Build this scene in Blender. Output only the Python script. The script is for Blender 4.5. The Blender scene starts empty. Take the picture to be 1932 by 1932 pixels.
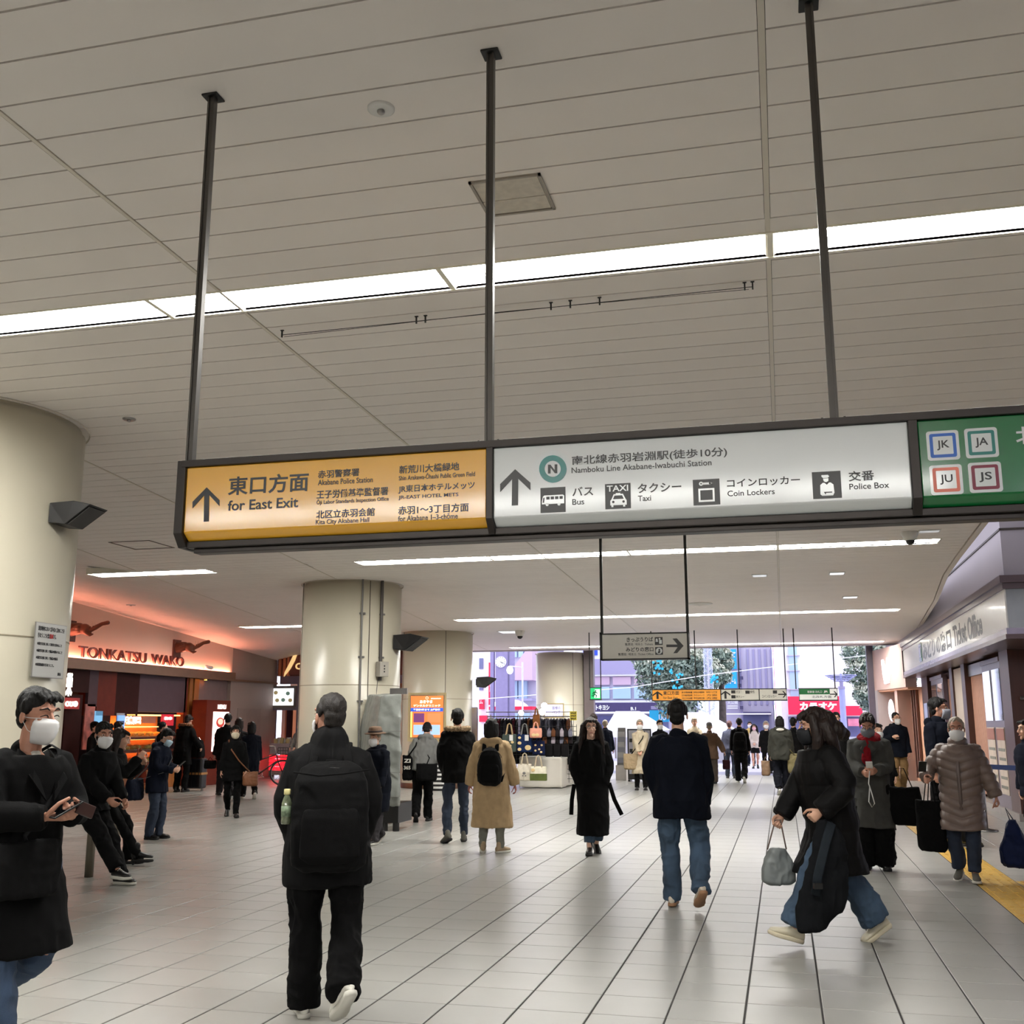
import bpy, bmesh, math, random
import numpy as np
from mathutils import Vector, Matrix
random.seed(7)
PI = math.pi
SC = bpy.context.scene
COL = SC.collection
# ------------------------------------------------------------------ camera, sky, exposure
HC, FPX = 1.56, 2000.0
PITCH = math.atan(400 / 2000.0)
YAW = math.atan(512 / math.hypot(400, 2000.0))
cam = bpy.data.cameras.new('camera'); camo = bpy.data.objects.new('camera', cam); COL.objects.link(camo)
camo.location = (0, 0, HC); camo.rotation_euler = (PI / 2 + PITCH, 0, YAW)
cam.sensor_width = 36; cam.lens = FPX / 1932 * 36; cam.clip_end = 500; cam.clip_start = .05
SC.camera = camo
SC.view_settings.view_transform = 'Standard'; SC.view_settings.look = 'None'
SC.view_settings.exposure = 0.1; SC.view_settings.gamma = 1.0; SC.view_settings.use_curve_mapping = False
SC.cycles.use_denoising = True
SC.cycles.max_bounces = 8; SC.cycles.diffuse_bounces = 5; SC.cycles.caustics_reflective = False; SC.cycles.caustics_refractive = False
SC.cycles.sample_clamp_indirect = 6
w = bpy.data.worlds.new('world'); SC.world = w; w.use_nodes = True
bg = w.node_tree.nodes['Background']
bg.inputs[0].default_value = (.84, .85, 1.0, 1); bg.inputs[1].default_value = 2.4    # bright overcast sky
LAMP = 47.0          # strength of the ceiling diffusers
H = 3.87             # ceiling height

# ------------------------------------------------------------------ geometry helpers
_cp, _sp, _cy, _sy = math.cos(PITCH), math.sin(PITCH), math.cos(YAW), math.sin(YAW)
_F = np.array([-_sy * _cp, _cy * _cp, _sp]); _R = np.array([_cy, _sy, 0.]); _U = np.cross(_R, _F)
def ray(x, y):
    d = _F * FPX + _R * (x - 966) + _U * (966 - y); return d / np.linalg.norm(d)
_C = np.array([0, 0, HC])
def fz(x, y, z=0.):      # photo pixel -> point at height z
    d = ray(x, y); return _C + d * ((z - HC) / d[2])
def fy(x, y, Y):         # photo pixel -> point at depth Y
    d = ray(x, y); return _C + d * (Y / d[1])
def fx(x, y, X):
    d = ray(x, y); return _C + d * (X / d[0])

class MB:
    def __init__(s): s.v = []; s.f = []; s.m = []; s.mi = 0
    def add(s, vs, fs):
        b = len(s.v); s.v += [tuple(map(float, p)) for p in vs]; s.f += [tuple(i + b for i in f) for f in fs]; s.m += [s.mi] * len(fs); return s
    def box(s, x0, x1, y0, y1, z0, z1):
        if x0 > x1: x0, x1 = x1, x0
        if y0 > y1: y0, y1 = y1, y0
        if z0 > z1: z0, z1 = z1, z0
        return s.add([(x0,y0,z0),(x1,y0,z0),(x1,y1,z0),(x0,y1,z0),(x0,y0,z1),(x1,y0,z1),(x1,y1,z1),(x0,y1,z1)],
              [(0,3,2,1),(4,5,6,7),(0,1,5,4),(1,2,6,5),(2,3,7,6),(3,0,4,7)])
    def prism(s, pts, d0, d1, ax='y'):      # polygon of (a,b) extruded along an axis
        n = len(pts)
        def P(a, b, d): return {'y': (a, d, b), 'x': (d, a, b), 'z': (a, b, d)}[ax]
        vs = [P(a, b, d0) for a, b in pts] + [P(a, b, d1) for a, b in pts]
        fs = [tuple(range(n))[::-1], tuple(range(n, 2 * n))] + [(i, (i + 1) % n, (i + 1) % n + n, i + n) for i in range(n)]
        return s.add(vs, fs)
    def tube(s, pts, rad, n=8, cap=True, flat=None):    # round tube along points; rad number, list or list of (a,b)
        pts = [np.array(p, float) for p in pts]; m = len(pts)
        if not hasattr(rad, '__len__'): rad = [rad] * m
        rad = [(r, r) if not hasattr(r, '__len__') else r for r in rad]
        ref = None; rings = []
        for i in range(m):
            t = pts[min(i + 1, m - 1)] - pts[max(i - 1, 0)]; t = t / (np.linalg.norm(t) + 1e-9)
            if ref is None:
                ref = np.array(flat if flat is not None else ((1, 0, 0) if abs(t[0]) < .9 else (0, 1, 0)), float)
            a = ref - t * (ref @ t); a /= np.linalg.norm(a) + 1e-9; b = np.cross(t, a); ref = a
            rings.append([pts[i] + a * rad[i][0] * math.cos(q) + b * rad[i][1] * math.sin(q) for q in np.linspace(0, 2 * PI, n, endpoint=False)])
        vs = [p for r in rings for p in r]
        fs = [(i * n + j, i * n + (j + 1) % n, (i + 1) * n + (j + 1) % n, (i + 1) * n + j) for i in range(m - 1) for j in range(n)]
        if cap: fs += [tuple(range(n))[::-1], tuple(range((m - 1) * n, m * n))]
        return s.add(vs, fs)
    def limb(s, pts, rad, n=12, flat=None):      # tube with rounded ends
        pts = [np.array(p, float) for p in pts]
        rad = [(r, r) if not hasattr(r, '__len__') else r for r in (rad if hasattr(rad, '__len__') else [rad] * len(pts))]
        P, Q = [], []
        def end(p, d, r, rev):
            o = []
            for k in (80, 60, 40, 20):
                c, q = math.cos(math.radians(k)), math.sin(math.radians(k))
                o.append((p + d * q * min(r), (r[0] * c, r[1] * c)))
            return o if not rev else o[::-1]
        d0 = pts[0] - pts[1]; d0 /= np.linalg.norm(d0) + 1e-9
        d1 = pts[-1] - pts[-2]; d1 /= np.linalg.norm(d1) + 1e-9
        for p, r in end(pts[0], d0, rad[0], False): P.append(p); Q.append(r)
        for p, r in zip(pts, rad): P.append(p); Q.append(r)
        for p, r in end(pts[-1], d1, rad[-1], True): P.append(p); Q.append(r)
        return s.tube(P, Q, n, True, flat)
    def ell(s, c, r, n=12, m=8, rot=None):
        vs, fs = [], []
        R = rot if rot is not None else np.eye(3)
        for i in range(1, m):
            a = PI * i / m
            for j in range(n):
                b = 2 * PI * j / n
                vs.append(np.array(c) + R @ np.array([r[0] * math.sin(a) * math.cos(b), r[1] * math.sin(a) * math.sin(b), r[2] * math.cos(a)]))
        vs.append(np.array(c) + R @ np.array([0, 0, r[2]])); vs.append(np.array(c) - R @ np.array([0, 0, r[2]]))
        T, B = len(vs) - 2, len(vs) - 1
        for i in range(m - 2):
            for j in range(n): fs.append((i * n + j, (i + 1) * n + j, (i + 1) * n + (j + 1) % n, i * n + (j + 1) % n))
        for j in range(n): fs.append((T, j, (j + 1) % n)); fs.append((B, (m - 2) * n + (j + 1) % n, (m - 2) * n + j))
        return s.add(vs, fs)
    def lathe(s, c, prof, n=32, a0=0, a1=2 * PI):
        full = abs(a1 - a0 - 2 * PI) < 1e-6; k = n if full else n + 1
        vs = [(c[0] + r * math.cos(a0 + (a1 - a0) * j / n), c[1] + r * math.sin(a0 + (a1 - a0) * j / n), z) for r, z in prof for j in range(k)]
        fs = [(i * k + j, i * k + (j + 1) % k, (i + 1) * k + (j + 1) % k, (i + 1) * k + j) for i in range(len(prof) - 1) for j in range(n if full else n)]
        return s.add(vs, fs)
    def loft(s, rings, cap=True):
        n = len(rings[0]); m = len(rings); vs = [p for r in rings for p in r]
        fs = [(i * n + j, i * n + (j + 1) % n, (i + 1) * n + (j + 1) % n, (i + 1) * n + j) for i in range(m - 1) for j in range(n)]
        if cap: fs += [tuple(range(n))[::-1], tuple(range((m - 1) * n, m * n))]
        return s.add(vs, fs)
    def xf(s, M):
        s.v = [tuple(M @ Vector(p)) for p in s.v]; return s
    def mesh(s, name, mats, smooth=False, fix=False):
        me = bpy.data.meshes.new(name); me.from_pydata(s.v, [], s.f)
        for q in (mats if isinstance(mats, (list, tuple)) else [mats]): me.materials.append(q)
        if any(s.m): me.polygons.foreach_set('material_index', s.m)
        if fix:
            b = bmesh.new(); b.from_mesh(me); bmesh.ops.recalc_face_normals(b, faces=b.faces[:]); b.to_mesh(me); b.free()
        if smooth: me.polygons.foreach_set('use_smooth', [True] * len(me.polygons))
        me.update(); return me
    def build(s, name, mats, parent=None, smooth=False, local=False, fix=True, bevel=0):
        me = s.mesh(name, mats, smooth, fix)
        o = bpy.data.objects.new(name, me); COL.objects.link(o)
        if parent is not None:
            o.parent = parent
            if not local:
                r = parent
                while r.parent: r = r.parent
                me.transform(Matrix.Rotation(-r.rotation_euler.z, 4, 'Z') @ Matrix.Translation(-r.location))
        if bevel:
            b = o.modifiers.new('bevel', 'BEVEL'); b.width = bevel; b.segments = 2; b.limit_method = 'ANGLE'
            if smooth: o.modifiers.new('wn', 'WEIGHTED_NORMAL')
        return o

def tag(o, label=None, cat=None, group=None, kind=None):
    for k, v in (('label', label), ('category', cat), ('group', group), ('kind', kind)):
        if v: o[k] = v
    return o
def thing(name, label, cat, loc=(0, 0, 0), rz=0, group=None):
    o = bpy.data.objects.new(name, None); COL.objects.link(o); o.empty_display_size = .1
    o.location = tuple(map(float, loc)); o.rotation_euler = (0, 0, rz)
    return tag(o, label, cat, group)
def copy_tree(o, parent=None):
    c = o.copy(); COL.objects.link(c); c.parent = parent
    for ch in list(o.children): copy_tree(ch, c)
    return c
def part(name, me, parent, loc=(0, 0, 0)):
    o = bpy.data.objects.new(name, me); COL.objects.link(o); o.parent = parent; o.location = loc; return o

# ------------------------------------------------------------------ materials
_M = {}
def srgb(c):
    if isinstance(c, str): c = [int(c[i:i + 2], 16) / 255 for i in (0, 2, 4)]
    return tuple((x / 12.92 if x <= .04045 else ((x + .055) / 1.055) ** 2.4) for x in c)
def mat(name, col, rough=.6, metal=0., spec=.5, var=.06, nscale=6., bump=0., bscale=60., rnd=0., alpha=None, trans=0., coat=0., stretch=None):
    if name in _M: return _M[name]
    m = bpy.data.materials.new(name); _M[name] = m; m.use_nodes = True
    nt = m.node_tree; N = nt.nodes; L = nt.links; b = N['Principled BSDF']; c = srgb(col)
    b.inputs['Roughness'].default_value = rough; b.inputs['Metallic'].default_value = metal
    b.inputs['Specular IOR Level'].default_value = spec
    if coat: b.inputs['Coat Weight'].default_value = coat; b.inputs['Coat Roughness'].default_value = .08
    if trans: b.inputs['Transmission Weight'].default_value = trans
    if alpha is not None: b.inputs['Alpha'].default_value = alpha
    tc = N.new('ShaderNodeTexCoord'); n = N.new('ShaderNodeTexNoise'); n.inputs['Scale'].default_value = nscale; n.inputs['Detail'].default_value = 5
    src = tc.outputs['Object']
    if stretch:
        mp = N.new('ShaderNodeMapping'); mp.inputs['Scale'].default_value = stretch; L.new(src, mp.inputs[0]); src = mp.outputs[0]
    L.new(src, n.inputs['Vector'])
    r = N.new('ShaderNodeValToRGB'); L.new(n.outputs['Fac'], r.inputs[0])
    r.color_ramp.elements[0].position = .3; r.color_ramp.elements[1].position = .7
    r.color_ramp.elements[0].color = (*[x * (1 - var) for x in c], 1); r.color_ramp.elements[1].color = (*[min(1, x * (1 + var)) for x in c], 1)
    out = r.outputs[0]
    if rnd:
        oi = N.new('ShaderNodeObjectInfo'); mr = N.new('ShaderNodeMapRange'); L.new(oi.outputs['Random'], mr.inputs[0])
        mr.inputs[3].default_value = 1 - rnd; mr.inputs[4].default_value = 1 + rnd
        mx = N.new('ShaderNodeVectorMath'); mx.operation = 'SCALE'; L.new(out, mx.inputs[0]); L.new(mr.outputs[0], mx.inputs['Scale']); out = mx.outputs[0]
    L.new(out, b.inputs['Base Color'])
    if bump:
        n2 = N.new('ShaderNodeTexNoise'); n2.inputs['Scale'].default_value = bscale; n2.inputs['Detail'].default_value = 4; L.new(src, n2.inputs['Vector'])
        bp = N.new('ShaderNodeBump'); bp.inputs['Strength'].default_value = bump; bp.inputs['Distance'].default_value = .01
        L.new(n2.outputs['Fac'], bp.inputs['Height']); L.new(bp.outputs[0], b.inputs['Normal'])
    return m
def emit(name, col, st, base=None):
    if name in _M: return _M[name]
    m = bpy.data.materials.new(name); _M[name] = m; m.use_nodes = True
    b = m.node_tree.nodes['Principled BSDF']; c = srgb(col)
    b.inputs['Base Color'].default_value = (*c, 1); b.inputs['Emission Color'].default_value = (*c, 1); b.inputs['Emission Strength'].default_value = st
    b.inputs['Roughness'].default_value = .4
    return m
def glass(name, col='DDEEF0', rough=.03, alpha=.22):
    if name in _M: return _M[name]
    m = bpy.data.materials.new(name); _M[name] = m; m.use_nodes = True
    nt = m.node_tree; N = nt.nodes; L = nt.links; N.clear()
    o = N.new('ShaderNodeOutputMaterial'); mx = N.new('ShaderNodeMixShader'); t = N.new('ShaderNodeBsdfTransparent'); g = N.new('ShaderNodeBsdfGlossy')
    fr0 = N.new('ShaderNodeLayerWeight'); fr = N.new('ShaderNodeMath'); fr.operation = 'POWER'; fr.inputs[1].default_value = 4.5; L.new(fr0.outputs['Facing'], fr.inputs[0])
    ad = N.new('ShaderNodeMath'); ad.operation = 'ADD'; ad.use_clamp = True; ad.inputs[1].default_value = alpha * .3; L.new(fr.outputs[0], ad.inputs[0])
    t.inputs[0].default_value = (*srgb(col), 1); g.inputs[0].default_value = (1, 1, 1, 1); g.inputs['Roughness'].default_value = rough
    L.new(ad.outputs[0], mx.inputs[0]); L.new(t.outputs[0], mx.inputs[1]); L.new(g.outputs[0], mx.inputs[2]); L.new(mx.outputs[0], o.inputs[0])
    return m

# ------------------------------------------------------------------ lettering
def text_mesh(txt, mats, bold=0., depth=.002, name='lettering', align='LEFT', spacing=1.0, res=3):
    cu = bpy.data.curves.new('t', 'FONT'); cu.body = txt; cu.size = 1; cu.offset = bold; cu.extrude = .5; cu.resolution_u = res; cu.space_character = spacing
    o = bpy.data.objects.new('t', cu); COL.objects.link(o)
    dg = bpy.context.evaluated_depsgraph_get(); dg.update()
    me = bpy.data.meshes.new_from_object(o.evaluated_get(dg)); COL.objects.unlink(o); bpy.data.objects.remove(o); bpy.data.curves.remove(cu)
    me.name = name; me.materials.clear(); me.materials.append(mats)
    n = len(me.vertices); a = np.zeros(n * 3); me.vertices.foreach_get('co', a); a = a.reshape(-1, 3)
    return me, a
def lettering(txt, x0, x1, z0, z1, Y, m, parent, bold=0., depth=.002, M=None, spacing=1.0, name='lettering', label=None):
    """text filling the rectangle x0..x1, z0..z1 on the plane y=Y (facing -Y), or on the plane given by M (local x right, z up, -y out)"""
    me, a = text_mesh(txt, m, bold, name=name, spacing=spacing)
    lo, hi = a.min(0), a.max(0); s = np.array([x1 - x0, z1 - z0]) / np.maximum(hi[:2] - lo[:2], 1e-6)
    b = np.zeros_like(a); b[:, 0] = x0 + (a[:, 0] - lo[0]) * s[0]; b[:, 2] = z0 + (a[:, 1] - lo[1]) * s[1]; b[:, 1] = Y - (a[:, 2] + .5) * depth
    me.vertices.foreach_set('co', b.ravel()); me.update()
    if M is not None: me.transform(M)
    o = bpy.data.objects.new(name, me); COL.objects.link(o)
    if parent is not None:
        o.parent = parent; r = parent
        while r.parent: r = r.parent
        me.transform(Matrix.Rotation(-r.rotation_euler.z, 4, 'Z') @ Matrix.Translation(-r.location))
    if label: o['label'] = label
    return o
def frame(p0, p1):
    """matrix of a vertical plane: local x runs from p0 to p1 on the ground, z up, local -y points to the viewer's side"""
    u = Vector((p1[0] - p0[0], p1[1] - p0[1], 0)).normalized(); n = Vector((0, 0, 1)).cross(u)
    return Matrix(((u.x, n.x, 0, p0[0]), (u.y, n.y, 0, p0[1]), (0, 0, 1, 0), (0, 0, 0, 1)))
def onplane(x, y, M):       # photo pixel -> (s, z) on the plane of frame M
    Mi = M.inverted(); o = Mi @ Vector(_C); d = Mi.to_3x3() @ Vector(ray(x, y)); t = -o.y / d.y; p = o + d * t; return p.x, p.z
# ------------------------------------------------------------------ main materials
M_ceil = mat('ceiling_plank_paint', (.93, .905, .885), .55, var=.015, nscale=2, rnd=.012)
M_gap = mat('ceiling_gap', (.20, .18, .165), .9)
M_seam = mat('ceiling_seam_metal', (.85, .82, .77), .4, var=.02)
M_tile = mat('floor_tile', (.58, .575, .555), .30, spec=.32, var=.03, nscale=3, rnd=.025, bump=.02, bscale=25)
M_tile2 = mat('floor_tile_far', (.58, .575, .555), .30, spec=.32, var=.04, nscale=3)
M_tiled = mat('floor_tile_dark', (.555, .545, .525), .28, var=.03, nscale=3)
M_grout = mat('grout', (.17, .16, .155), .8)
M_col = mat('column_enamel', (.76, .735, .66), .28, var=.012, nscale=1.2, spec=.5)
M_coldark = mat('column_seam', (.25, .22, .19), .6)
M_dark = mat('dark_bronze_metal', (.20, .18, .165), .4, metal=.6, var=.05)
M_black = mat('black_paint', (.07, .07, .07), .45)
M_steel = mat('brushed_steel', (.62, .61, .60), .3, metal=.9)
M_grey = mat('grey_paint', (.45, .44, .43), .5)
M_white = mat('white_paint', (.86, .86, .85), .5)
M_lilac = mat('pale_plaster', (.66, .63, .64), .7, var=.02, nscale=1)
M_brown = mat('dark_brown_panel', (.27, .17, .14), .35, var=.1, nscale=5)
M_cream = mat('cream_plaster', (.80, .74, .68), .7, var=.03, nscale=1)
M_lamp = emit('lamp_diffuser', (1., .995, .975), LAMP)
M_refl = mat('lamp_reflector', (.93, .91, .84), .35)

# ------------------------------------------------------------------ floor
FX0, FY0, TX, TY = -.28, 6.17, .413, .4275
floor = MB().box(-19, 12, -12, 35, -.25, -.006).build('floor', M_grout); tag(floor, kind='structure')
def tilebox(mb, cx, cy, z1=0., hx=(TX - .011) / 2, hy=(TY - .006) / 2):
    e = .003
    mb.add([(cx-hx,cy-hy,z1-.006),(cx+hx,cy-hy,z1-.006),(cx+hx,cy+hy,z1-.006),(cx-hx,cy+hy,z1-.006),(cx-hx,cy-hy,z1-.002),(cx+hx,cy-hy,z1-.002),(cx+hx,cy+hy,z1-.002),(cx-hx,cy+hy,z1-.002),
            (cx-hx+e,cy-hy+e,z1),(cx+hx-e,cy-hy+e,z1),(cx+hx-e,cy+hy-e,z1),(cx-hx+e,cy+hy-e,z1)],
           [(0,1,5,4),(1,2,6,5),(2,3,7,6),(3,0,4,7),(4,5,9,8),(5,6,10,9),(6,7,11,10),(7,4,8,11),(8,9,10,11)])
def inview(X, Y, Z=0, mg=.25):
    v = np.array([X, Y, Z]) - _C; z = v @ _F
    return z > .3 and abs(v @ _R / z) < .483 + mg * .5 / z * 1.0 and abs(v @ _U / z) < .483 + mg * .5 / z
cells = []
TAC0, TAC1 = 1.785, 2.20      # tactile strip
for i in range(-45, 16):
    for j in range(-22, 68):
        cx, cy = FX0 + (i + .5) * TX, FY0 + (j + .5) * TY
        if cy > 34.8: continue
        if TAC0 - .02 < cx < TAC1 + .02 and cy > 4: continue
        cells.append((cx, cy, i, j))
vis = sorted([c for c in cells if inview(c[0], c[1])], key=lambda c: math.hypot(c[0], c[1]))[:300]
visset = {(c[2], c[3]) for c in vis}
tm = MB(); tilebox(tm, 0, 0); tmesh = tm.mesh('tile', M_tile)
tmd = MB(); tilebox(tmd, 0, 0); tmeshd = tmd.mesh('tile', M_tiled)
def darkt(i, j): return i == 0 and j % 7 in (1, 4) and j < 30
rest = MB()
for cx, cy, i, j in cells:
    d = darkt(i, j)
    if (i, j) in visset: part('tile', tmeshd if d else tmesh, floor, (cx, cy, 0))
    else:
        rest.mi = 1 if d else 0; tilebox(rest, cx, cy)
o = rest.build('distant_tiles', [M_tile2, M_tiled], floor, fix=False); tag(o, kind='stuff')
# tactile strip: yellow plates with raised bars
M_tac = mat('tactile_yellow', (.78, .62, .26), .45, var=.12, nscale=14)
tac = thing('tactile_paving', 'worn yellow tactile guide strip running along the ticket office side', 'tactile paving', ((TAC0 + TAC1) / 2, 18, 0))
tmb = MB(); tilebox(tmb, 0, 0, .001)
for k in range(4): tmb.box(-.16 + k * .1 - .0, -.16 + k * .1 + .035, -.195, .195, .001, .007)
tpl = tmb.mesh('tactile_plate', M_tac)
j = -8
while FY0 + (j + .5) * TY < 34.5:
    cy = FY0 + (j + .5) * TY; part('tactile_plate', tpl, tac, (0.0, cy - 18, 0)); j += 1
# branch to the right of the strip near the frame's edge
for k in range(1, 5): part('tactile_plate', tpl, tac, (k * TX, FY0 + 13.5 * TY - 18, 0.0005))

# ------------------------------------------------------------------ ceiling: planks between seams
def edgeR(Y):
    P = [(-12, 2.3), (8, 2.3), (12.67, 2.34), (15.9, 2.47), (17.8, 2.57), (21.4, 2.89), (25, 3.13), (30.8, 3.5), (34, 3.5)]
    return float(np.interp(Y, [p[0] for p in P], [p[1] for p in P]))
_e = [(edgeR(y_), y_) for y_ in (-12, 8, 12.67, 15.9, 17.8, 21.4, 25, 30.8, 33.3)]
slab = MB().prism([(-9.5, -12)] + _e + [(-9.5, 33.3)], H + .1, H + .4, 'z').prism([(-19, H + .75), (-9.5, H + .75), (-9.5, H + 1.2), (-19, H + 1.2)], -12, 33.3).box(-9.6, -9.4, -12, 33.3, H + .1, H + 1.2).build('ceiling', M_gap); tag(slab, kind='structure')
seams = [lambda Y: -6.46 - .216 * Y, lambda Y: -4.95 - .125 * Y, lambda Y: -2.72 - .03 * Y, lambda Y: .04]
def wakoX(Y): return -13.2 - (Y - 17.75) * (3.56 / 12.7) if Y < 33 else -17.5
ROWS = [(5.015, -5.05, 5.0, [-5.0 - 1.69, -5.0, -3.32, -1.62, .05, 1.72, 3.4]),
        (14.37, 0, 0, [-5.94, -3.93, -1.95, .04, 2.06]),
        (23.1, 0, 0, [-7.13, -4.72, -2.35, .04, 2.44]),
        (32.0, 0, 0, [-8.1, -5.4, -2.66, .04, 2.9]),
        (-4.4, 0, 0, [-6.7, -5.0, -3.32, -1.62, .05, 1.72])]
def xr(a, b, Y): return (fz(a, 1083, H), fz(b, 1077, H))
la, lb = fz(173, 1085, H), fz(402, 1078, H); lc, ld = fz(458, 1184, H), fz(610, 1180, H)
ROWS += [((la[1] + lb[1]) / 2, 0, 0, [la[0], lb[0]]), ((lc[1] + ld[1]) / 2, 0, 0, [lc[0], ld[0]])]
ROWS += [(ROWS[5][0] - 9.3, 0, 0, [la[0] - .2 + 1.8, lb[0] + 1.2]), (-8.6, 0, 0, [-6.7, -5.0, -3.32, -1.62, .05, 1.72])]  # last row is added behind the viewer to brighten the big sign
LWS = [.27, .36, .40, .42, .6, .36, .4, .4, .6]  # rows behind the viewer made wider for more light on the sign
RECT = [(r[3][0], min(r[3][-1], edgeR(r[0]) - .05), r[0] - w_ / 2, r[0] + w_ / 2) for r, w_ in zip(ROWS, LWS)]
def zleft(X, Y):        # beyond the leftmost seam the ceiling tilts towards the shop wall
    s0 = seams[0](Y)
    if X >= s0 - .02 or s0 < -14.9: return 0.
    return (4.19 - .072 * (Y - 20.2) - H) * min(1., (s0 - X) / (s0 + 15.0))
def plank(x00, x01, x10, x11, y0, y1):      # x at y0 / at y1
    m = MB(); a, b, c, d = [H + zleft(*q) for q in ((x00, y0), (x01, y0), (x11, y1), (x10, y1))]; t = .03
    m.add([(x00,y0,a),(x01,y0,b),(x11,y1,c),(x10,y1,d),(x00,y0,a+t),(x01,y0,b+t),(x11,y1,c+t),(x10,y1,d+t)],
          [(0,3,2,1),(4,5,6,7),(0,1,5,4),(1,2,6,5),(2,3,7,6),(3,0,4,7)])
    return m
PK = []
y = 3.316 - .235 * 60
while y < 33.2:
    a, b = y + .005, y + .235 - .005; y += .235
    lim = [lambda Y: -15.02] + seams + [edgeR]
    for k in range(5):
        def seg(Y0, Y1):
            if Y1 - Y0 < .02: return
            xl0, xl1 = lim[k](Y0) + .014, lim[k](Y1) + .014; xr0, xr1 = lim[k + 1](Y0) - .014, lim[k + 1](Y1) - .014
            xl0, xl1 = max(xl0, -18.9), max(xl1, -18.9)
            if xr0 - xl0 < .05 or xr1 - xl1 < .05: return
            PK.append((xl0, xr0, xl1, xr1, Y0, Y1))
        # cut away the light slots
        hit = [r for r in RECT if r[2] < b and r[3] > a and r[0] < lim[k + 1](a) and r[1] > lim[k](a)]
        if not hit: seg(a, b)
        else:
            for r in hit[:1]:
                L0, R0 = lim[k](a) + .012, lim[k + 1](a) - .012
                if r[0] > L0 + .05: PK.append((L0, r[0] - .01, L0, r[0] - .01, a, b))
                if r[1] < R0 - .05: PK.append((r[1] + .01, R0, r[1] + .01, R0, a, b))
                xl, xx = max(L0, r[0] - .01), min(R0, r[1] + .01)
                for ya, yb in ((a, min(b, r[2])), (max(a, r[3]), b)):
                    if yb - ya > .015 and xx - xl > .02: PK.append((xl, xx, xl, xx, ya, yb))
def pkey(p):
    cx, cy = (p[0] + p[1]) / 2, (p[4] + p[5]) / 2
    return math.hypot(min(max(0, p[0]), p[1]), cy)
def pvis(p):
    return p[4] > 2.2 and any(inview(x, (p[4] + p[5]) / 2, H, .3) for x in np.linspace(p[0], p[1], 9))
pv = sorted([p for p in PK if pvis(p)], key=pkey)[:300]; pset = set(map(id, pv))
rest = MB(); slabp = slab
for p in PK:
    if id(p) in pset:
        plank(*p).build('ceiling_plank', M_ceil, slab, fix=False)
    else:
        q = plank(*p); rest.add(q.v, q.f)
tag(rest.build('distant_ceiling_planks', M_ceil, slab, fix=False), kind='stuff')
# the seam strips
for k, s in enumerate(seams):
    m = MB(); ys = np.linspace(-11, 33.2, 12)
    for ya, yb in zip(ys[:-1], ys[1:]):
        for off in (0,):
            hw = .012 if k == 3 else .009; z0 = H - .003 if k != 3 else H + .001
            m.add([(s(ya)+off-hw,ya,z0),(s(ya)+off+hw,ya,z0),(s(yb)+off+hw,yb,z0),(s(yb)+off-hw,yb,z0),(s(ya)+off-hw,ya,H+.02),(s(ya)+off+hw,ya,H+.02),(s(yb)+off+hw,yb,H+.02),(s(yb)+off-hw,yb,H+.02)],
                  [(0,3,2,1),(4,5,6,7),(0,1,5,4),(1,2,6,5),(2,3,7,6),(3,0,4,7)])
    m.build('seam_strip', M_seam, slab, fix=False)
# recessed strip lights
names = {0: 'nearest row of recessed strip lights above the big sign', 1: 'second row of strip lights, just under the big sign', 2: 'third row of strip lights behind the ticket sign',
         3: 'last row of strip lights by the exit', 4: 'strip lights behind the viewer', 8: 'strip lights farthest behind the viewer', 5: 'single short strip light nearest the shop with the big letters', 6: 'short strip light left of the pillar with the conduits', 7: 'short strip light'}
for ri, (Yc, _, _, xs) in enumerate(ROWS):
    LW = LWS[ri]; xs = [x for x in xs if x < edgeR(Yc)] + ([min(max(xs), edgeR(Yc) - .05)] if max(xs) > edgeR(Yc) else [])
    for k in range(len(xs) - 1):
        x0, x1 = xs[k], xs[k + 1]; y0, y1 = Yc - LW / 2, Yc + LW / 2
        if x1 - x0 < .2: continue
        n = len(xs) - 1
        if n == 1: lab = names[ri].replace('strip light', 'strip light, recessed white',1) if False else 'lone recessed ' + names[ri].replace('single ', '')
        else:
            side = ['first', 'second', 'third', 'fourth', 'fifth', 'sixth', 'seventh'][k]
            lab = side + ' diffuser from the left in the ' + names[ri].replace('recessed ', '')
        t = thing('ceiling_light', ' '.join(lab.split()[:16]), 'ceiling light', ((x0 + x1) / 2, Yc, H), 0, names[ri]); zt = zleft((x0 + x1) / 2, Yc) * .97
        hs = MB()       # housing: walls of the slot
        hs.box(x0, x1, y0 - .012, y0, H - .006, H + .09); hs.box(x0, x1, y1, y1 + .012, H - .006, H + .09)
        hs.box(x0 - .0, x0 + .014, y0, y1, H - .004, H + .09); hs.box(x1 - .014, x1, y0, y1, H - .004, H + .09)
        hs.box(x0 + .014, x1 - .014, Yc - .002, Yc + .002, H + .004, H + .012)
        hs.build('housing', M_refl, t, fix=False)
        d = MB().box(x0 + .03, x1 - .03, y0 + .006, Yc - .002, H + .012, H + .02)
        d.build('diffuser', M_lamp, t, fix=False); MB().box(x0 + .03, x1 - .03, Yc + .002, y1 - .006, H + .012, H + .02).build('diffuser', M_lamp, t, fix=False)
        for xx, sg in ((x0 + .014, 1), (x1 - .014, -1)): MB().prism([(xx, H + .0), (xx + sg * .016, H + .014), (xx, H + .02)], y0 + .004, y1 - .004, 'y').build('end_reflector', M_refl, t)
        MB().box(x0 + .014, x1 - .014, y0, y1, H + .06, H + .07).build('reflector', M_refl, t, fix=False)
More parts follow.
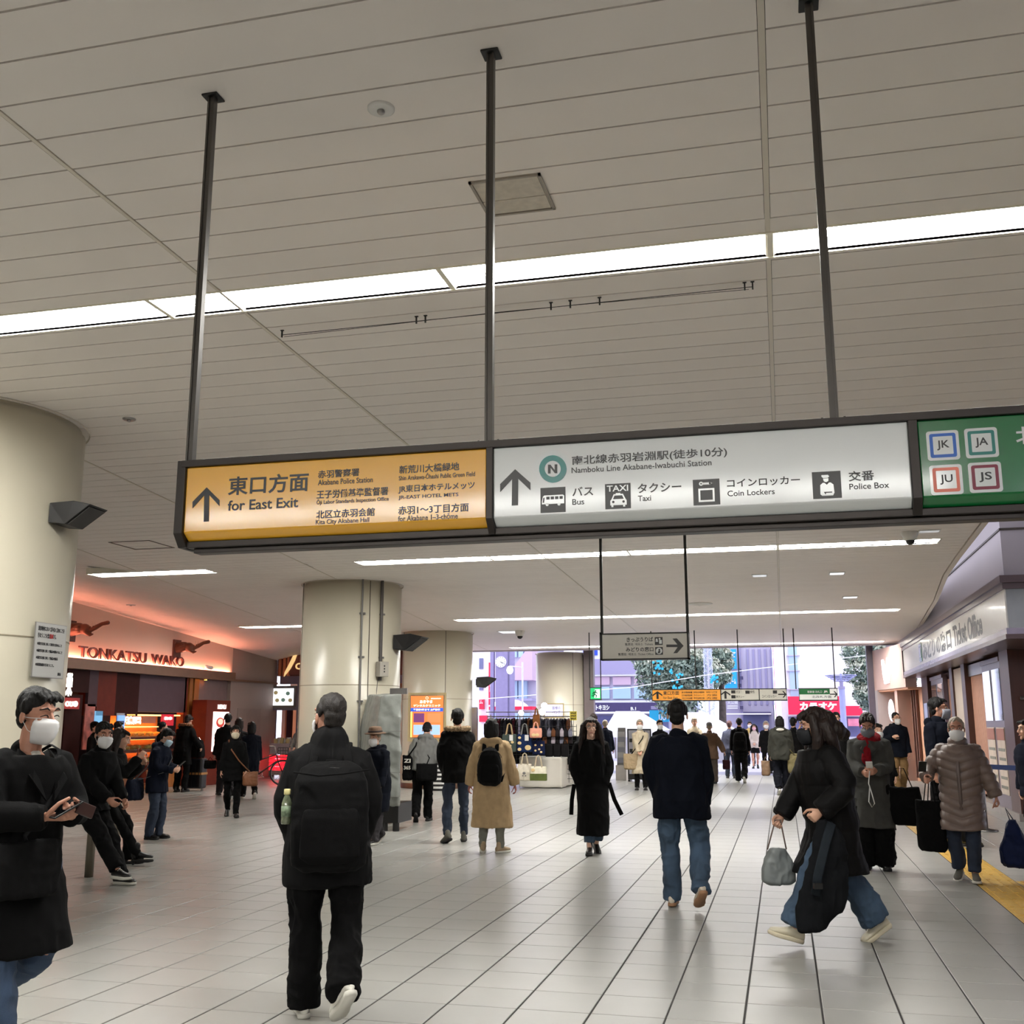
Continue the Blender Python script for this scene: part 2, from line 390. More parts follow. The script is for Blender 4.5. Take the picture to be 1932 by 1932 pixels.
# walls: back, left behind, lintel above the exit, right behind
tag(MB().box(-19, 12, -12.2, -12, 0, H + .3).build('wall_back', M_cream), kind='structure')
tag(MB().prism([(-15.2, 33.0), (3.45, 33.0), (3.45, 33.4), (-15.2, 33.4)], H - .02, H + .9, 'z').build('trim_1', M_lilac), kind='structure')
tag(MB().box(-15.4, -15.2, -12, 18.6, 0, H + 1.2).build('wall_left', M_cream), kind='structure')

# ------------------------------------------------------------------ columns
def column(cx, cy, r, label, seamang=(), collar=True, base=True):
    t = thing('column', label, 'column', (cx, cy, 0))
    MB().lathe((cx, cy), [(r, .13), (r, H - .05), (r - .03, H - .03), (r - .03, H + .02)], 72).build('shaft', M_col, t, smooth=True, fix=False)
    if base: MB().lathe((cx, cy), [(r + .012, 0), (r + .012, .12), (r, .13)], 72).build('base_band', mat('base_steel_brown', (.42, .33, .28), .3, metal=.7), t, smooth=True, fix=False)
    MB().lathe((cx, cy), [(r + .002, 2.17), (r + .003, 2.173), (r + .003, 2.179), (r + .002, 2.182)], 72).build('ring_joint', mat('ring_joint_tan', (.58, .54, .46), .5), t, fix=False)
    MB().lathe((cx, cy), [(r + .03, H - .015), (r + .034, H - .002), (r + .0, H + .004)], 72).build('ceiling_collar', M_seam, t, smooth=True, fix=False)
    for a in seamang:
        x, y = cx + r * math.cos(a), cy + r * math.sin(a)
        MB().tube([(x, y, .13), (x, y, H)], .007, 6).build('vertical_joint', M_coldark, t)
    return t
def angto(cx, cy, off): return math.atan2(-cy, -cx) + off
C1 = (-6.16, 6.72, .93); C2 = (-7.0, 16.75, .83); C3 = (-8.58, 26.3, .90); C4 = (-7.15, 35.2, .83)
c1 = column(*C1, 'big round cream column at the left edge behind the masked man in black', [angto(C1[0], C1[1], -.35)])
c2 = column(*C2, 'round cream column with conduits and a tarp-covered box at its foot', [angto(C2[0], C2[1], -1.35), angto(C2[0], C2[1], .35)])
c3 = column(*C3, 'round cream column with the orange backlit poster', [angto(C3[0], C3[1], -1.3), angto(C3[0], C3[1], .22)])
c4 = column(*C4, 'far cream column at the exit behind the bag stall', [angto(C4[0], C4[1], .5)])
# ------------------------------------------------------------------ people
_rng = np.random.RandomState(3); _G = _rng.rand(32, 32, 32)
def vnoise(p):
    i = np.floor(p).astype(int); f = p - i; f = f * f * (3 - 2 * f); r = 0
    for dx in (0, 1):
        for dy in (0, 1):
            for dz in (0, 1):
                wgt = (f[:, 0] if dx else 1 - f[:, 0]) * (f[:, 1] if dy else 1 - f[:, 1]) * (f[:, 2] if dz else 1 - f[:, 2])
                r = r + wgt * _G[(i[:, 0] + dx) % 32, (i[:, 1] + dy) % 32, (i[:, 2] + dz) % 32]
    return r * 2 - 1
def skinmesh(mb, name, mats, vox, it=4, disp=None):
    """one continuous surface from overlapping closed pieces: voxel remesh, smoothing, then an optional displacement"""
    o = bpy.data.objects.new('t', mb.mesh('t', mats[:1] if isinstance(mats, list) else mats, fix=True)); COL.objects.link(o)
    r = o.modifiers.new('r', 'REMESH'); r.mode = 'VOXEL'; r.voxel_size = vox; r.use_smooth_shade = True
    if it: s = o.modifiers.new('s', 'SMOOTH'); s.factor = .5; s.iterations = it
    dg = bpy.context.evaluated_depsgraph_get(); dg.update()
    me = bpy.data.meshes.new_from_object(o.evaluated_get(dg)); t = o.data
    COL.objects.unlink(o); bpy.data.objects.remove(o); bpy.data.meshes.remove(t)
    me.name = name; me.materials.clear(); me.materials.append(mats)
    if disp is not None:
        n = len(me.vertices); a = np.zeros(n * 3, np.float32); me.vertices.foreach_get('co', a); a = a.reshape(-1, 3).astype(float)
        nn = np.zeros(n * 3, np.float32); me.vertex_normals.foreach_get('vector', nn); nn = nn.reshape(-1, 3)
        a = a + nn * disp(a)[:, None]; me.vertices.foreach_set('co', a.ravel().astype(np.float32)); me.update()
    return me
def bput(name, me, parent, smooth=True):
    o = bpy.data.objects.new(name, me); COL.objects.link(o); o.parent = parent
    me.polygons.foreach_set('use_smooth', [True] * len(me.polygons)); return o
V = lambda *a: np.array(a, float)
def nrm(v): return v / (np.linalg.norm(v) + 1e-9)
def ik(a, t, l1, l2, pole):
    d = t - a; L = np.linalg.norm(d); L2 = min(L, (l1 + l2) * .999); u = d / (L + 1e-9)
    if L > L2: t = a + u * L2
    c = (l1 * l1 + L2 * L2 - l2 * l2) / (2 * l1 * L2); c = max(-1, min(1, c)); q = nrm(pole - u * (pole @ u))
    return a + u * l1 * c + q * l1 * math.sqrt(1 - c * c), t
def rotm(pitch=0, yaw=0, roll=0):        # degrees; yaw positive turns left
    return np.array(Matrix.Rotation(math.radians(yaw), 3, 'Z') @ Matrix.Rotation(math.radians(-pitch), 3, 'X') @ Matrix.Rotation(math.radians(roll), 3, 'Y'))

def folds(A=.006, sc=9., seed=0., vert=.45, quilt=0, qa=.012, slant=0.):
    def f(a):
        p = a.copy(); p[:, 2] *= vert
        wv = vnoise(p * sc * .5 + seed); d = A * vnoise(p * sc + seed * 3 + wv[:, None] * 1.2) + A * .5 * (1 - 2 * np.abs(vnoise(p * sc * 2.1 + seed + wv[:, None])))
        if quilt:
            q = np.abs(np.sin((a[:, 2] + slant * np.abs(a[:, 0]) + .01 * wv) * PI / quilt)); d = d * .5 + qa * (q ** .55 - .6)
        return d
    return f

SKIN = mat('skin', (.80, .62, .52), .5, var=.04, nscale=30)
SKINB = mat('skin_warm', (.72, .52, .43), .5, var=.05, nscale=30)
M_eye = mat('eye_white', (.85, .83, .80), .2); M_iris = mat('iris', (.08, .05, .04), .15)
M_lip = mat('lips', (.66, .38, .35), .4)
HAIRB = mat('black_hair', (.045, .038, .036), .55, spec=.25, var=.35, nscale=60, bump=.5, bscale=90, stretch=(1, 1, .12))
HAIRBR = mat('dark_brown_hair', (.125, .085, .07), .5, spec=.3, var=.3, nscale=60, bump=.5, bscale=90, stretch=(1, 1, .1))
HAIRG = mat('grey_hair', (.55, .50, .43), .5, var=.2, nscale=60, bump=.4, bscale=90)
MASKW = mat('mask_white', (.86, .86, .86), .7, var=.03)
MASKG = mat('mask_grey', (.42, .43, .46), .7, var=.03); MASKK = mat('mask_navy', (.05, .06, .09), .7)
def cloth(name, c, rough=.85, var=.12, b=.25): return mat(name, c, rough, var=var, nscale=10, bump=b, bscale=260, spec=.12)
CBLK = cloth('black_cloth', (.038, .037, .040)); CBLK2 = cloth('soft_black_cloth', (.058, .057, .060)); CNAVY = cloth('navy_cloth', (.06, .075, .125))
CDNAVY = cloth('dark_navy_cloth', (.04, .055, .095)); CGREEN = cloth('olive_grey_cloth', (.30, .30, .26)); CGREY = cloth('grey_jersey', (.46, .46, .45))
CTAN = cloth('tan_cloth', (.70, .60, .46)); CBEIGE = cloth('beige_cloth', (.70, .65, .56)); CBROWN = cloth('brown_cloth', (.37, .29, .23))
CTWEED = cloth('grey_tweed', (.27, .27, .26), b=.5); CPUFF = mat('taupe_nylon', (.44, .375, .345), .42, var=.06); CRED = cloth('dark_red_wool', (.50, .08, .12))
JEAN = mat('blue_denim', (.22, .29, .39), .85, var=.28, nscale=5, bump=.25, bscale=300); JEAND = mat('dark_denim', (.13, .17, .24), .85, var=.25, nscale=5, bump=.25, bscale=300)
JEANM = mat('mid_denim', (.215, .29, .37), .85, var=.3, nscale=5, bump=.25, bscale=300)
CKHAKI = cloth('khaki_cloth', (.50, .40, .27)); CWHITE = cloth('off_white_cloth', (.78, .76, .72)); FUR = mat('fur_trim', (.45, .38, .30), .95, var=.35, nscale=60, bump=1., bscale=80)
SHW = mat('white_leather', (.84, .83, .79), .5, var=.03); SHB = mat('black_leather', (.06, .055, .055), .35); SHG = mat('grey_suede', (.38, .37, .34), .9); SOLE = mat('white_rubber', (.80, .79, .75), .6); SOLEB = mat('dark_rubber', (.08, .07, .07), .7)
SOLEG = mat('gum_rubber', (.60, .45, .33), .6)

def person(label, loc, rz, h=1.70, lean=0., side=0., twist=0., head=(0, 0), hl=None, hr=None, fl=(-.1, 0, 0), fr=(.1, 0, 0), footp=(0, 0), footy=(-8, 8), hipz=None,
           wide=1., coat=None, legs=None, shoes=None, hair=None, mask=None, glasses=None, skin=None, q=.012, curl=(35, 35), elbow=(None, None), face=True, pelvis=(0, 0), group=None, knee=(None, None), palm=(None, None)):
    s = h / 1.79; skin = skin or SKIN
    t = thing('person', label, 'person', (loc[0], loc[1], 0), math.radians(rz), group)
    J = {}; wd = wide
    # --- skeleton (metres of a 1.72 m figure, scaled by s)
    fl, fr = V(*fl), V(*fr)
    ank = [V(f[0], f[1], f[2]) + V(0, 0, .085) for f in (fl, fr)]
    pz = hipz if hipz is not None else min(.945, .08 + min(math.sqrt(max(.01, .845 ** 2 - (a[0] * .8) ** 2 - (a[1] - pelvis[1]) ** 2)) + a[2] for a in ank) - .0)
    P = V(pelvis[0], pelvis[1], pz)
    R = rotm(lean, twist, side); up = R @ V(0, 0, 1); rt = R @ V(1, 0, 0); fw = R @ V(0, 1, 0)
    chest = P + up * .30 + fw * .01; neck = P + up * .52 - fw * .015
    sh = [neck - rt * .155 * (1 + (wd - 1) * .5) - up * .045, neck + rt * .155 * (1 + (wd - 1) * .5) - up * .045]
    hips = [P + V(-.088 * wd, 0, -.02), P + V(.088 * wd, 0, -.02)]
    kn = []
    for i in (0, 1):
        k, a = ik(hips[i], ank[i], .425, .425, V(*(knee[i] or ((-.12 if i == 0 else .12), 1, 0)))); kn.append(k); ank[i] = a
    hd = [V(*(hl or (-.26, .03, .80))), V(*(hr or (.26, .03, .80)))]
    el, wr = [], []
    for i in (0, 1):
        e, w_ = ik(sh[i], hd[i], .28, .255, V(*(elbow[i] or ((-.5 if i == 0 else .5), -1, -.3)))); el.append(e); wr.append(w_)
    HR = rotm(head[0], head[1] + twist); hc = neck + up * .060 + HR @ V(0, .02, .125)
    hcx = lambda x, y, z: hc + HR @ V(x, y, z) * 1.15
    # --- body
    b = MB()
    def el_ring(c, a, d, n=16, R_=R): return [c + R_ @ V(a * math.cos(u), d * math.sin(u), 0) for u in np.linspace(0, 2 * PI, n, endpoint=False)]
    b.loft([el_ring(P - up * .09, .10 * wd, .07), el_ring(P - up * .03, .145 * wd, .095), el_ring(P + up * .1, .135 * wd, .09), el_ring(P + up * .2, .125 * wd, .085 * wd), el_ring(chest, .14 * wd, .095 * wd), el_ring(chest + up * .12, .15, .09), el_ring(neck - up * .03, .10, .07), el_ring(neck + up * .0, .062, .06)])
    b.limb([neck - up * .06, neck + up * .03, hcx(0, -.015, -.05)], [(.06, .06), (.056, .056), (.052, .055)])
    for i in (0, 1):
        b.limb([sh[i] + rt * (.02 if i == 0 else -.02), el[i], wr[i]], [.038, .032, .026], 10)
        b.limb([hips[i], kn[i], ank[i]], [.078, .052, .034] if (legs or {}).get('skirt') else [.056, .040, .030], 12)
    # head
    b.ell(hcx(0, -.012, .035), (.073, .092, .085), 18, 12, HR); b.ell(hcx(0, .026, -.035), (.056, .062, .078), 14, 10, HR)
    b.ell(hcx(0, .062, -.094), (.026, .022, .02), 10, 6, HR)
    for sx in (-1, 1):
        b.ell(hcx(sx * .036, .058, -.022), (.022, .022, .022), 8, 6, HR); b.ell(hcx(sx * .075, -.008, -.008), (.010, .020, .032), 8, 6, HR)
    b.limb([hcx(0, .082, .018), hcx(0, .1, -.012), hcx(0, .104, -.026)], [.008, .0105, .013], 8)
    b.ell(hcx(-.013, .09, -.03), (.01, .012, .009), 8, 5, HR); b.ell(hcx(.013, .09, -.03), (.01, .012, .009), 8, 5, HR)
    b.limb([hcx(-.045, .066, .038), hcx(0, .078, .036), hcx(.045, .066, .038)], [.010, .011, .010], 8)
    # hands
    J['tips'] = []
    for i in (0, 1):
        sx = -1 if i == 0 else 1
        d = nrm(wr[i] - el[i]); cu = math.radians(curl[i])
        pn = V(*palm[i]) if palm[i] else (-rt * sx)          # palm normal: faces the body
        pn = nrm(pn - d * (pn @ d)); ac = np.cross(d, pn) * sx     # towards the thumb side
        if ac @ fw < 0 and not palm[i]: ac = -ac
        pc = wr[i] + d * .05
        b.limb([wr[i], wr[i] + d * .035, wr[i] + d * .085], [(.026, .018), (.036, .016), (.040, .014)], 10, flat=ac)
        for k, (off, ln) in enumerate(((.030, .075), (.010, .084), (-.010, .078), (-.029, .060))):
            p0 = wr[i] + d * .088 + ac * off; a0 = cu * .5; pts = [p0 - d * .012, p0]
            for sg in range(3):
                a0 += cu * (.25 if sg == 0 else .9) * (1 + .08 * k); p0 = p0 + (d * math.cos(a0) + pn * math.sin(a0)) * ln * (.46, .30, .24)[sg]; pts.append(p0)
            b.limb(pts, [.0095, .0092, .0088, .0080, .0070], 8)
            J['tips'].append(p0)
        th = wr[i] + d * .028 + ac * .022
        b.limb([th, th + (d * .6 + ac * .6 + pn * .35) * .04, th + (d * .75 + ac * .5 + pn * .6) * .072, th + (d * .9 + ac * .25 + pn * .75) * .098], [.014, .0125, .0105, .0085], 8)
    b.xf(Matrix.Scale(s, 4))
    bput('body', skinmesh(b, 'body', skin, q * .6 if q < .009 else q, 3 if q < .009 else 2), t)
    S = Matrix.Scale(s, 4)
    # --- face
    if face:
        for sx in (-1, 1):
            if face == 'smile':
                MB().limb([hcx(sx * .014, .0800, .006), hcx(sx * .024, .0835, .0125), hcx(sx * .034, .0825, .013), hcx(sx * .050, .0735, .005)], [.0018, .0030, .0030, .0018], 8).xf(S).build('eyelid', HAIRB, t, True, True)
                MB().limb([hcx(sx * .012, .081, .034), hcx(sx * .028, .083, .043), hcx(sx * .054, .067, .034)], [.003, .0048, .0028], 6).xf(S).build('eyebrow', HAIRB, t, True, True); continue
            ey = MB().ell(hcx(sx * .031, .0735, .012), (.0155, .009, .0072), 10, 8, HR).xf(S).build('eye', M_eye, t, True, True)
            MB().ell(hcx(sx * .031, .0785, .012), (.0062, .0045, .0064), 10, 8, HR).xf(S).build('iris', M_iris, ey, True, True)
            MB().limb([hcx(sx * .013, .080, .034), hcx(sx * .032, .080, .040), hcx(sx * .050, .067, .035)], [.003, .0042, .0025], 6).xf(S).build('eyebrow', HAIRB, t, True, True)
            MB().limb([hcx(sx * .015, .0795, .0165), hcx(sx * .031, .0825, .020), hcx(sx * .048, .073, .0155)], [.0016, .0028, .0018], 6).xf(S).build('eyelid', skin if mask else HAIRB, t, True, True)
        if not mask:
            MB().limb([hcx(-.022, .083, -.060), hcx(0, .0905, -.058), hcx(.022, .083, -.060)], [.003, .0065, .003], 8).xf(S).build('lips', M_lip, t, True, True)
    if mask:
        m = MB(); rings = []
        for z, a, y in ((-.002, .030, .103), (-.010, .046, .113), (-.018, .058, .119), (-.024, .060, .1175), (-.034, .063, .1205), (-.043, .0625, .1165), (-.054, .063, .1185), (-.064, .061, .1145), (-.080, .056, .112), (-.100, .045, .102), (-.116, .030, .088)):
            ring = []
            for u in np.linspace(-1, 1, 13): ring.append(hcx(a * 1.12 * u, y - .064 * abs(u) ** 1.9, z + .0 * u))
            for u in np.linspace(1, -1, 13): ring.append(hcx(a * .98 * u, y - .012 - .064 * abs(u) ** 1.9, z))
            rings.append(ring)
        m.loft(rings); mm = m.xf(S).build('face_mask', mask, t, True, True)
        for sx in (-1, 1):
            for z0 in (-.002, -.09):
                MB().tube([hcx(sx * .045, .075, z0 * .9), hcx(sx * .068, .03, z0 * .6 - .004), hcx(sx * .081, -.012, -.004)], .0016, 5).xf(S).build('ear_loop', mask, mm, True, True)
    if glasses:
        g = MB()
        for sx in (-1, 1):
            g.tube([hcx(sx * .033 + .023 * math.cos(a), .098 - .012 * abs(math.cos(a) * .5 + .5), .006 + .020 * math.sin(a)) for a in np.linspace(0, 2 * PI, 17)], .0018, 5)
            g.tube([hcx(sx * .055, .088, .012), hcx(sx * .078, .02, .014), hcx(sx * .079, -.015, .006)], .0016, 5)
        g.tube([hcx(-.011, .098, .01), hcx(.011, .098, .01)], .0018, 5); g.xf(S).build('glasses', glasses, t, True, True)
    # --- hair
    if hair:
        st, hm = hair[0], hair[1]; m = MB(); E_ = lambda c, r, rr=None: m.ell(hcx(*c), r, 16, 10, HR)
        if st in ('short', 'crop', 'bob', 'long', 'tail', 'bun', 'longfront'):
            k = 1.0 if st == 'crop' else 1.06
            E_((0, -.026, .052), (.079 * k, .096 * k, .082 * k)); E_((0, -.062, .01), (.067, .045 * k, .062))
            for sx in (-1, 1): E_((sx * .066, -.012, .035), (.014 * k, .035, .042))
        if st == 'short':
            for x0 in (-.045, -.02, .008, .035): m.limb([hcx(x0, .03, .095), hcx(x0 * 1.1, .070, .083), hcx(x0 * 1.1 + .006, .080, .072)], [.02, .015, .006], 8)
            m.ell(hcx(0, -.052, -.028), (.066, .046, .052), 14, 8, HR)
        if st == 'crop': m.ell(hcx(0, -.050, -.022), (.062, .044, .048), 14, 8, HR)
        if st == 'bob':
            m.loft([[hcx(.088 * kk * math.cos(u), -.028 + (.082 if math.sin(u) < 0 else .045) * kk * math.sin(u), z) for u in np.linspace(0, 2 * PI, 20, endpoint=False)] for z, kk in ((.06, 1), (.0, 1.04), (-.06, 1.06), (-.115, .92), (-.125, .7))])
            for x0 in (-.045, -.022, .0, .022, .045): m.limb([hcx(x0, .03, .095), hcx(x0 * 1.1, .076, .080), hcx(x0 * 1.1, .084, .052)], [.02, .014, .006], 8)
        if st in ('long', 'longfront', 'tail'):
            for x0 in (-.05, -.025, 0., .025, .05): m.limb([hcx(x0, .02, .092), hcx(x0 * 1.15, .070, .080), hcx(x0 * 1.15, .083, .056)], [.02, .013, .006], 8)
        if st == 'long' or st == 'longfront':
            L_ = hair[2] if len(hair) > 2 else .42; dn = HR @ V(0, 0, -1) * .35 + V(0, 0, -1) * .65
            for x0, y0 in ((-.08, -.02), (-.06, -.07), (-.02, -.09), (.02, -.09), (.06, -.07), (.08, -.02)) + (((-.098, .005), (.098, .005)) if st == 'longfront' else ()):
                p0 = hcx(x0, y0, .02); q_ = fw * (.09 if y0 >= 0 else -.03) + rt * (x0 * .5)
                if y0 <= -.02 and y0 > -.05 and st == 'longfront': q_ = fw * .07 + rt * x0 * .7
                m.limb([hcx(x0 * .7, y0 * .7, .06), p0, p0 + dn * L_ * .45 + q_ * .55, p0 + dn * L_ + q_], [(.028, .028), (.032, .032), (.034, .026), (.014, .012)], 10)
        if st == 'tail': m.limb([hcx(0, -.095, .06), hcx(0, -.13, .02), hcx(0, -.125, -.10)], [.02, .028, .012], 10)
        if st == 'bun': E_((0, -.10, .09), (.04, .035, .038))
        if st == 'blown':         # long hair blown back while walking
            E_((0, -.030, .055), (.092, .112, .090)); E_((0, -.085, .015), (.098, .10, .10)); E_((0, -.14, -.05), (.10, .09, .085)); E_((.02, -.19, -.08), (.07, .07, .05))
            for x0 in (-.088, .088):
                m.limb([hcx(x0 * .8, .01, .06), hcx(x0, .005, -.03), hcx(x0 * 1.05, .010, -.10), hcx(x0 * 1.0, .03, -.18), hcx(x0 * .9, .02, -.26)], [.035, .045, .05, .04, .015], 12)
                m.limb([hcx(x0 * .9, -.06, .0), hcx(x0 * 1.1, -.08, -.10), hcx(x0 * 1.1, -.10, -.2)], [.05, .055, .03], 12)
            for x0 in (-.04, 0, .04): m.limb([hcx(x0, .03, .098), hcx(x0, .076, .080), hcx(x0, .088, .05)], [.02, .014, .006], 8)
        m.xf(S)
        bput('hair', skinmesh(m, 'hair', hm, min(.009, max(.005, q * .6)), 3, folds(.004, 42, 2., .25)), t)
        if st in ('cap',): pass
    # --- coat / top
    J.update(P=P, neck=neck, sh=sh, el=el, wr=wr, kn=kn, ank=ank, hips=hips, chest=chest, fw=fw, rt=rt, up=up, hc=hc, HR=HR, hcx=hcx, s=s, root=t, q=q)
    def legat(z):       # the two leg centres at height z
        o = []
        for i in (0, 1):
            a_, b_ = (hips[i], kn[i]) if z > kn[i][2] else (kn[i], ank[i]); f = 0 if abs(b_[2] - a_[2]) < .05 else (z - a_[2]) / (b_[2] - a_[2]); f = min(1, max(0, f)); o.append(a_ + (b_ - a_) * f)
        return o
    if coat:
        c = dict(hem=.62, t=.025, m=CBLK, flare=0., sl=.064, collar='stand', fold=.013, quilt=0, cuff=.85, bulk=1.); c.update(coat); m = MB(); T = c['t']; bk = c['bulk']
        def ring(cn, a, d, R_=R): return [cn + R_ @ V(a * math.copysign(abs(math.cos(u)) ** .85, math.cos(u)), d * math.copysign(abs(math.sin(u)) ** .85, math.sin(u)), 0) for u in np.linspace(0, 2 * PI, 24, endpoint=False)]
        rings = []; zb = P[2]; nb = 7
        for k in range(nb):
            z = c['hem'] + (zb - .02 - c['hem']) * k / (nb - 1)
            if c['hem'] >= zb - .02: continue
            lg = legat(z); cn = (lg[0] + lg[1]) / 2; f = (zb - z)
            ax = max(.150 * wd + T, abs(lg[0][0] - lg[1][0]) / 2 + .12 * min(wd, 1.15)) + c['flare'] * f; ay = max(.115 * wd + T, abs(lg[0][1] - lg[1][1]) / 2 + .135) + c['flare'] * f * .7
            rings.append(ring(V(cn[0], cn[1] - .01, z), ax, ay, np.eye(3)))
        for z, a, d in ((.04, .155, .115), (.16, .150, .112), (.28, .165, .120), (.38, .172, .118), (.45, .155, .105), (.505, .10, .085)) + (() if c['collar'] == 'lapel' else ((.535, .07, .075),)):
            rings.append(ring(P + up * z, a * wd * bk + T, d * wd * bk + T))
        if c['hem'] >= zb - .02: rings.insert(0, ring(P + up * (c['hem'] - zb), .15 * wd * bk + T, .112 * wd * bk + T))
        m.loft(rings)
        for i in (0, 1):
            sgn = (1 if i == 0 else -1); r = c['sl']; cw = el[i] + (wr[i] - el[i]) * (c.get('slen', .98))
            m.tube([sh[i] + rt * .09 * sgn - up * .0, sh[i] + rt * .05 * sgn - up * .005, sh[i] + rt * .0 * sgn - up * .02, sh[i] * .55 + el[i] * .45, el[i] * .85 + sh[i] * .15, el[i] * .85 + cw * .15, (el[i] + cw) / 2, cw, cw + nrm(cw - el[i]) * .015], [r * .6, r * 1.0, r * 1.13, r * 1.04, r * .99, r * .97, r * .92, r * c['cuff'], r * c['cuff'] * .95], 14)
        col = c['collar']
        if col == 'stand': m.limb([neck - up * .04 + fw * .0, neck + up * .03 + fw * .012], [(.085, .085), (.078, .08)], 16)
        if col == 'lapel': m.limb([neck - up * .07 - fw * .02, neck + up * .012 - fw * .035], [(.10, .075), (.078, .05)], 16)
        if col == 'crew': m.limb([neck - up * .05, neck + up * .0], [(.09, .08), (.068, .068)], 16)
        if col in ('hood', 'furhood'):
            for a in np.linspace(-1.0, 1.0, 7):
                m.ell(neck + R @ V(.115 * math.sin(a), -.045 - .055 * math.cos(a), .015), (.05, .05, .052), 12, 8, R)
            m.ell(neck + R @ V(0, -.095, -.05), (.105, .055, .085), 14, 8, R)
            m.limb([neck - up * .05, neck + up * .02], [(.10, .095), (.09, .085)], 16)
        if col == 'highhood':
            m.limb([neck - up * .07 - fw * .03, neck + up * .035 - fw * .02], [(.13, .12), (.105, .105)], 16)
            m.ell(neck + R @ V(0, -.09, -.07), (.14, .065, .09), 14, 8, R)
        m.xf(S)
        seed = (abs(loc[0]) * 3.1 + loc[1]) % 17
        bput('coat' if c['hem'] < .8 else 'jacket', skinmesh(m, 'coat', c['m'], max(q, .008), 5, folds(c['fold'], 7.5, seed, .6, c['quilt'], c.get('qa', .012), c.get('slant', 0))), t)
        if col == 'furhood':
            f = MB()
            for a in np.linspace(-1.9, 1.9, 13): f.ell(neck + R @ V(.15 * math.sin(a), -.03 - .12 * math.cos(a), .05 + .0 * math.cos(a)), (.036, .038, .036), 8, 6, R)
            f.xf(S); bput('fur_trim', skinmesh(f, 'fur_trim', c.get('fur', FUR), .009, 2, folds(.010, 60, 4., 1.)), t)
        if c.get('zip'):
            zz = MB(); zt = [P + V(0, .115 * wd + T + .012, c['hem'] - P[2] + .02), P + up * .0 + fw * (.125 * wd + T), chest + fw * (.125 * wd * bk + T + .005), neck - up * .05 + fw * (.09 + T)]
            zz.tube(zt, [(.018, .006)] * 4, 6); zz.xf(S).build('zip_placket', c['zip'], t, True, True)
        if col == 'lapel':
            for sx in (-1, 1):
                q0 = [neck + rt * sx * .082 + fw * (.02) + up * .02, neck + rt * sx * .06 + fw * (.085 + T) - up * .03, chest + rt * sx * .02 + fw * (.130 * wd * bk + T) + up * .0, chest + rt * sx * .095 + fw * (.112 * wd * bk + T) + up * .10, neck + rt * sx * .115 + fw * (.05 + T * .6) - up * .035]
                g = MB(); g.add(q0 + [v + fw * .016 for v in q0], [(0,1,2,3,4), (9,8,7,6,5)] + [(i, (i + 1) % 5, (i + 1) % 5 + 5, i + 5) for i in range(5)]); g.xf(S).build('lapel', c['m'], t, False, True)
        if c.get('shirt'):
            MB().limb([chest + fw * .10 + up * .06, neck - up * .05 + fw * .075], [(.05, .03), (.045, .03)], 12).xf(S).build('shirt_front', c.get('under', CDNAVY), t, True, True)
            MB().limb([neck - up * .07 + fw * .05, neck - up * .012 + fw * .035], [(.046, .03), (.040, .032)], 12).xf(S).build('shirt', c['shirt'], t, True, True)
    # --- trousers
    if legs:
        l = dict(m=CBLK, r=(.092, .070, .062), hem=.055, fold=.015); l.update(legs)
        if l.get('skirt'):
            m = MB(); rr = []
            for k in range(6):
                z = l['skirt'] + (P[2] + .05 - l['skirt']) * k / 5; lg = legat(z); cn = (lg[0] + lg[1]) / 2
                a = max(.15 * wd + .05 * (1 - k / 5), abs(lg[0][0] - lg[1][0]) / 2 + .09); d = max(.11 + .05 * (1 - k / 5), abs(lg[0][1] - lg[1][1]) / 2 + .08)
                rr.append([V(cn[0] + a * math.cos(u), cn[1] + d * math.sin(u), z) for u in np.linspace(0, 2 * PI, 24, endpoint=False)])
            m.loft(rr).xf(S); bput('skirt', skinmesh(m, 'skirt', l.get('sm', l['m']), max(q, .009), 2, folds(.008, 14, 1., .15)), t)
        m = MB(); a, b_, c_ = l['r']
        if not l.get('skirt') or l.get('m'):
            m.ell(P + V(0, -.005, -.0), (.155 * wd, .12 * wd, .12), 16, 10)
            for i in (0, 1):
                d = nrm(ank[i] - kn[i]); e = ank[i] + d * (.085 - l['hem'])
                bk_ = V(0, -.012, 0)
                m.tube([hips[i] + V(0, 0, .06), hips[i] + V(0, 0, .0), hips[i] * .6 + kn[i] * .4, kn[i] * .88 + hips[i] * .12, kn[i] * .88 + e * .12, kn[i] * .5 + e * .5 + bk_, e * .94 + kn[i] * .06, e], [a * wd * .7, a * wd, (a * .5 + b_ * .5) * 1.06, b_ * 1.02, b_, (b_ * .45 + c_ * .55), c_, c_ * 1.0], 16)
            m.xf(S); bput('trousers' if not l.get('skirt') else 'leggings', skinmesh(m, 'trousers', l['m'], max(q, .008), 3, folds(l['fold'], 9, 5.3, .9)), t)
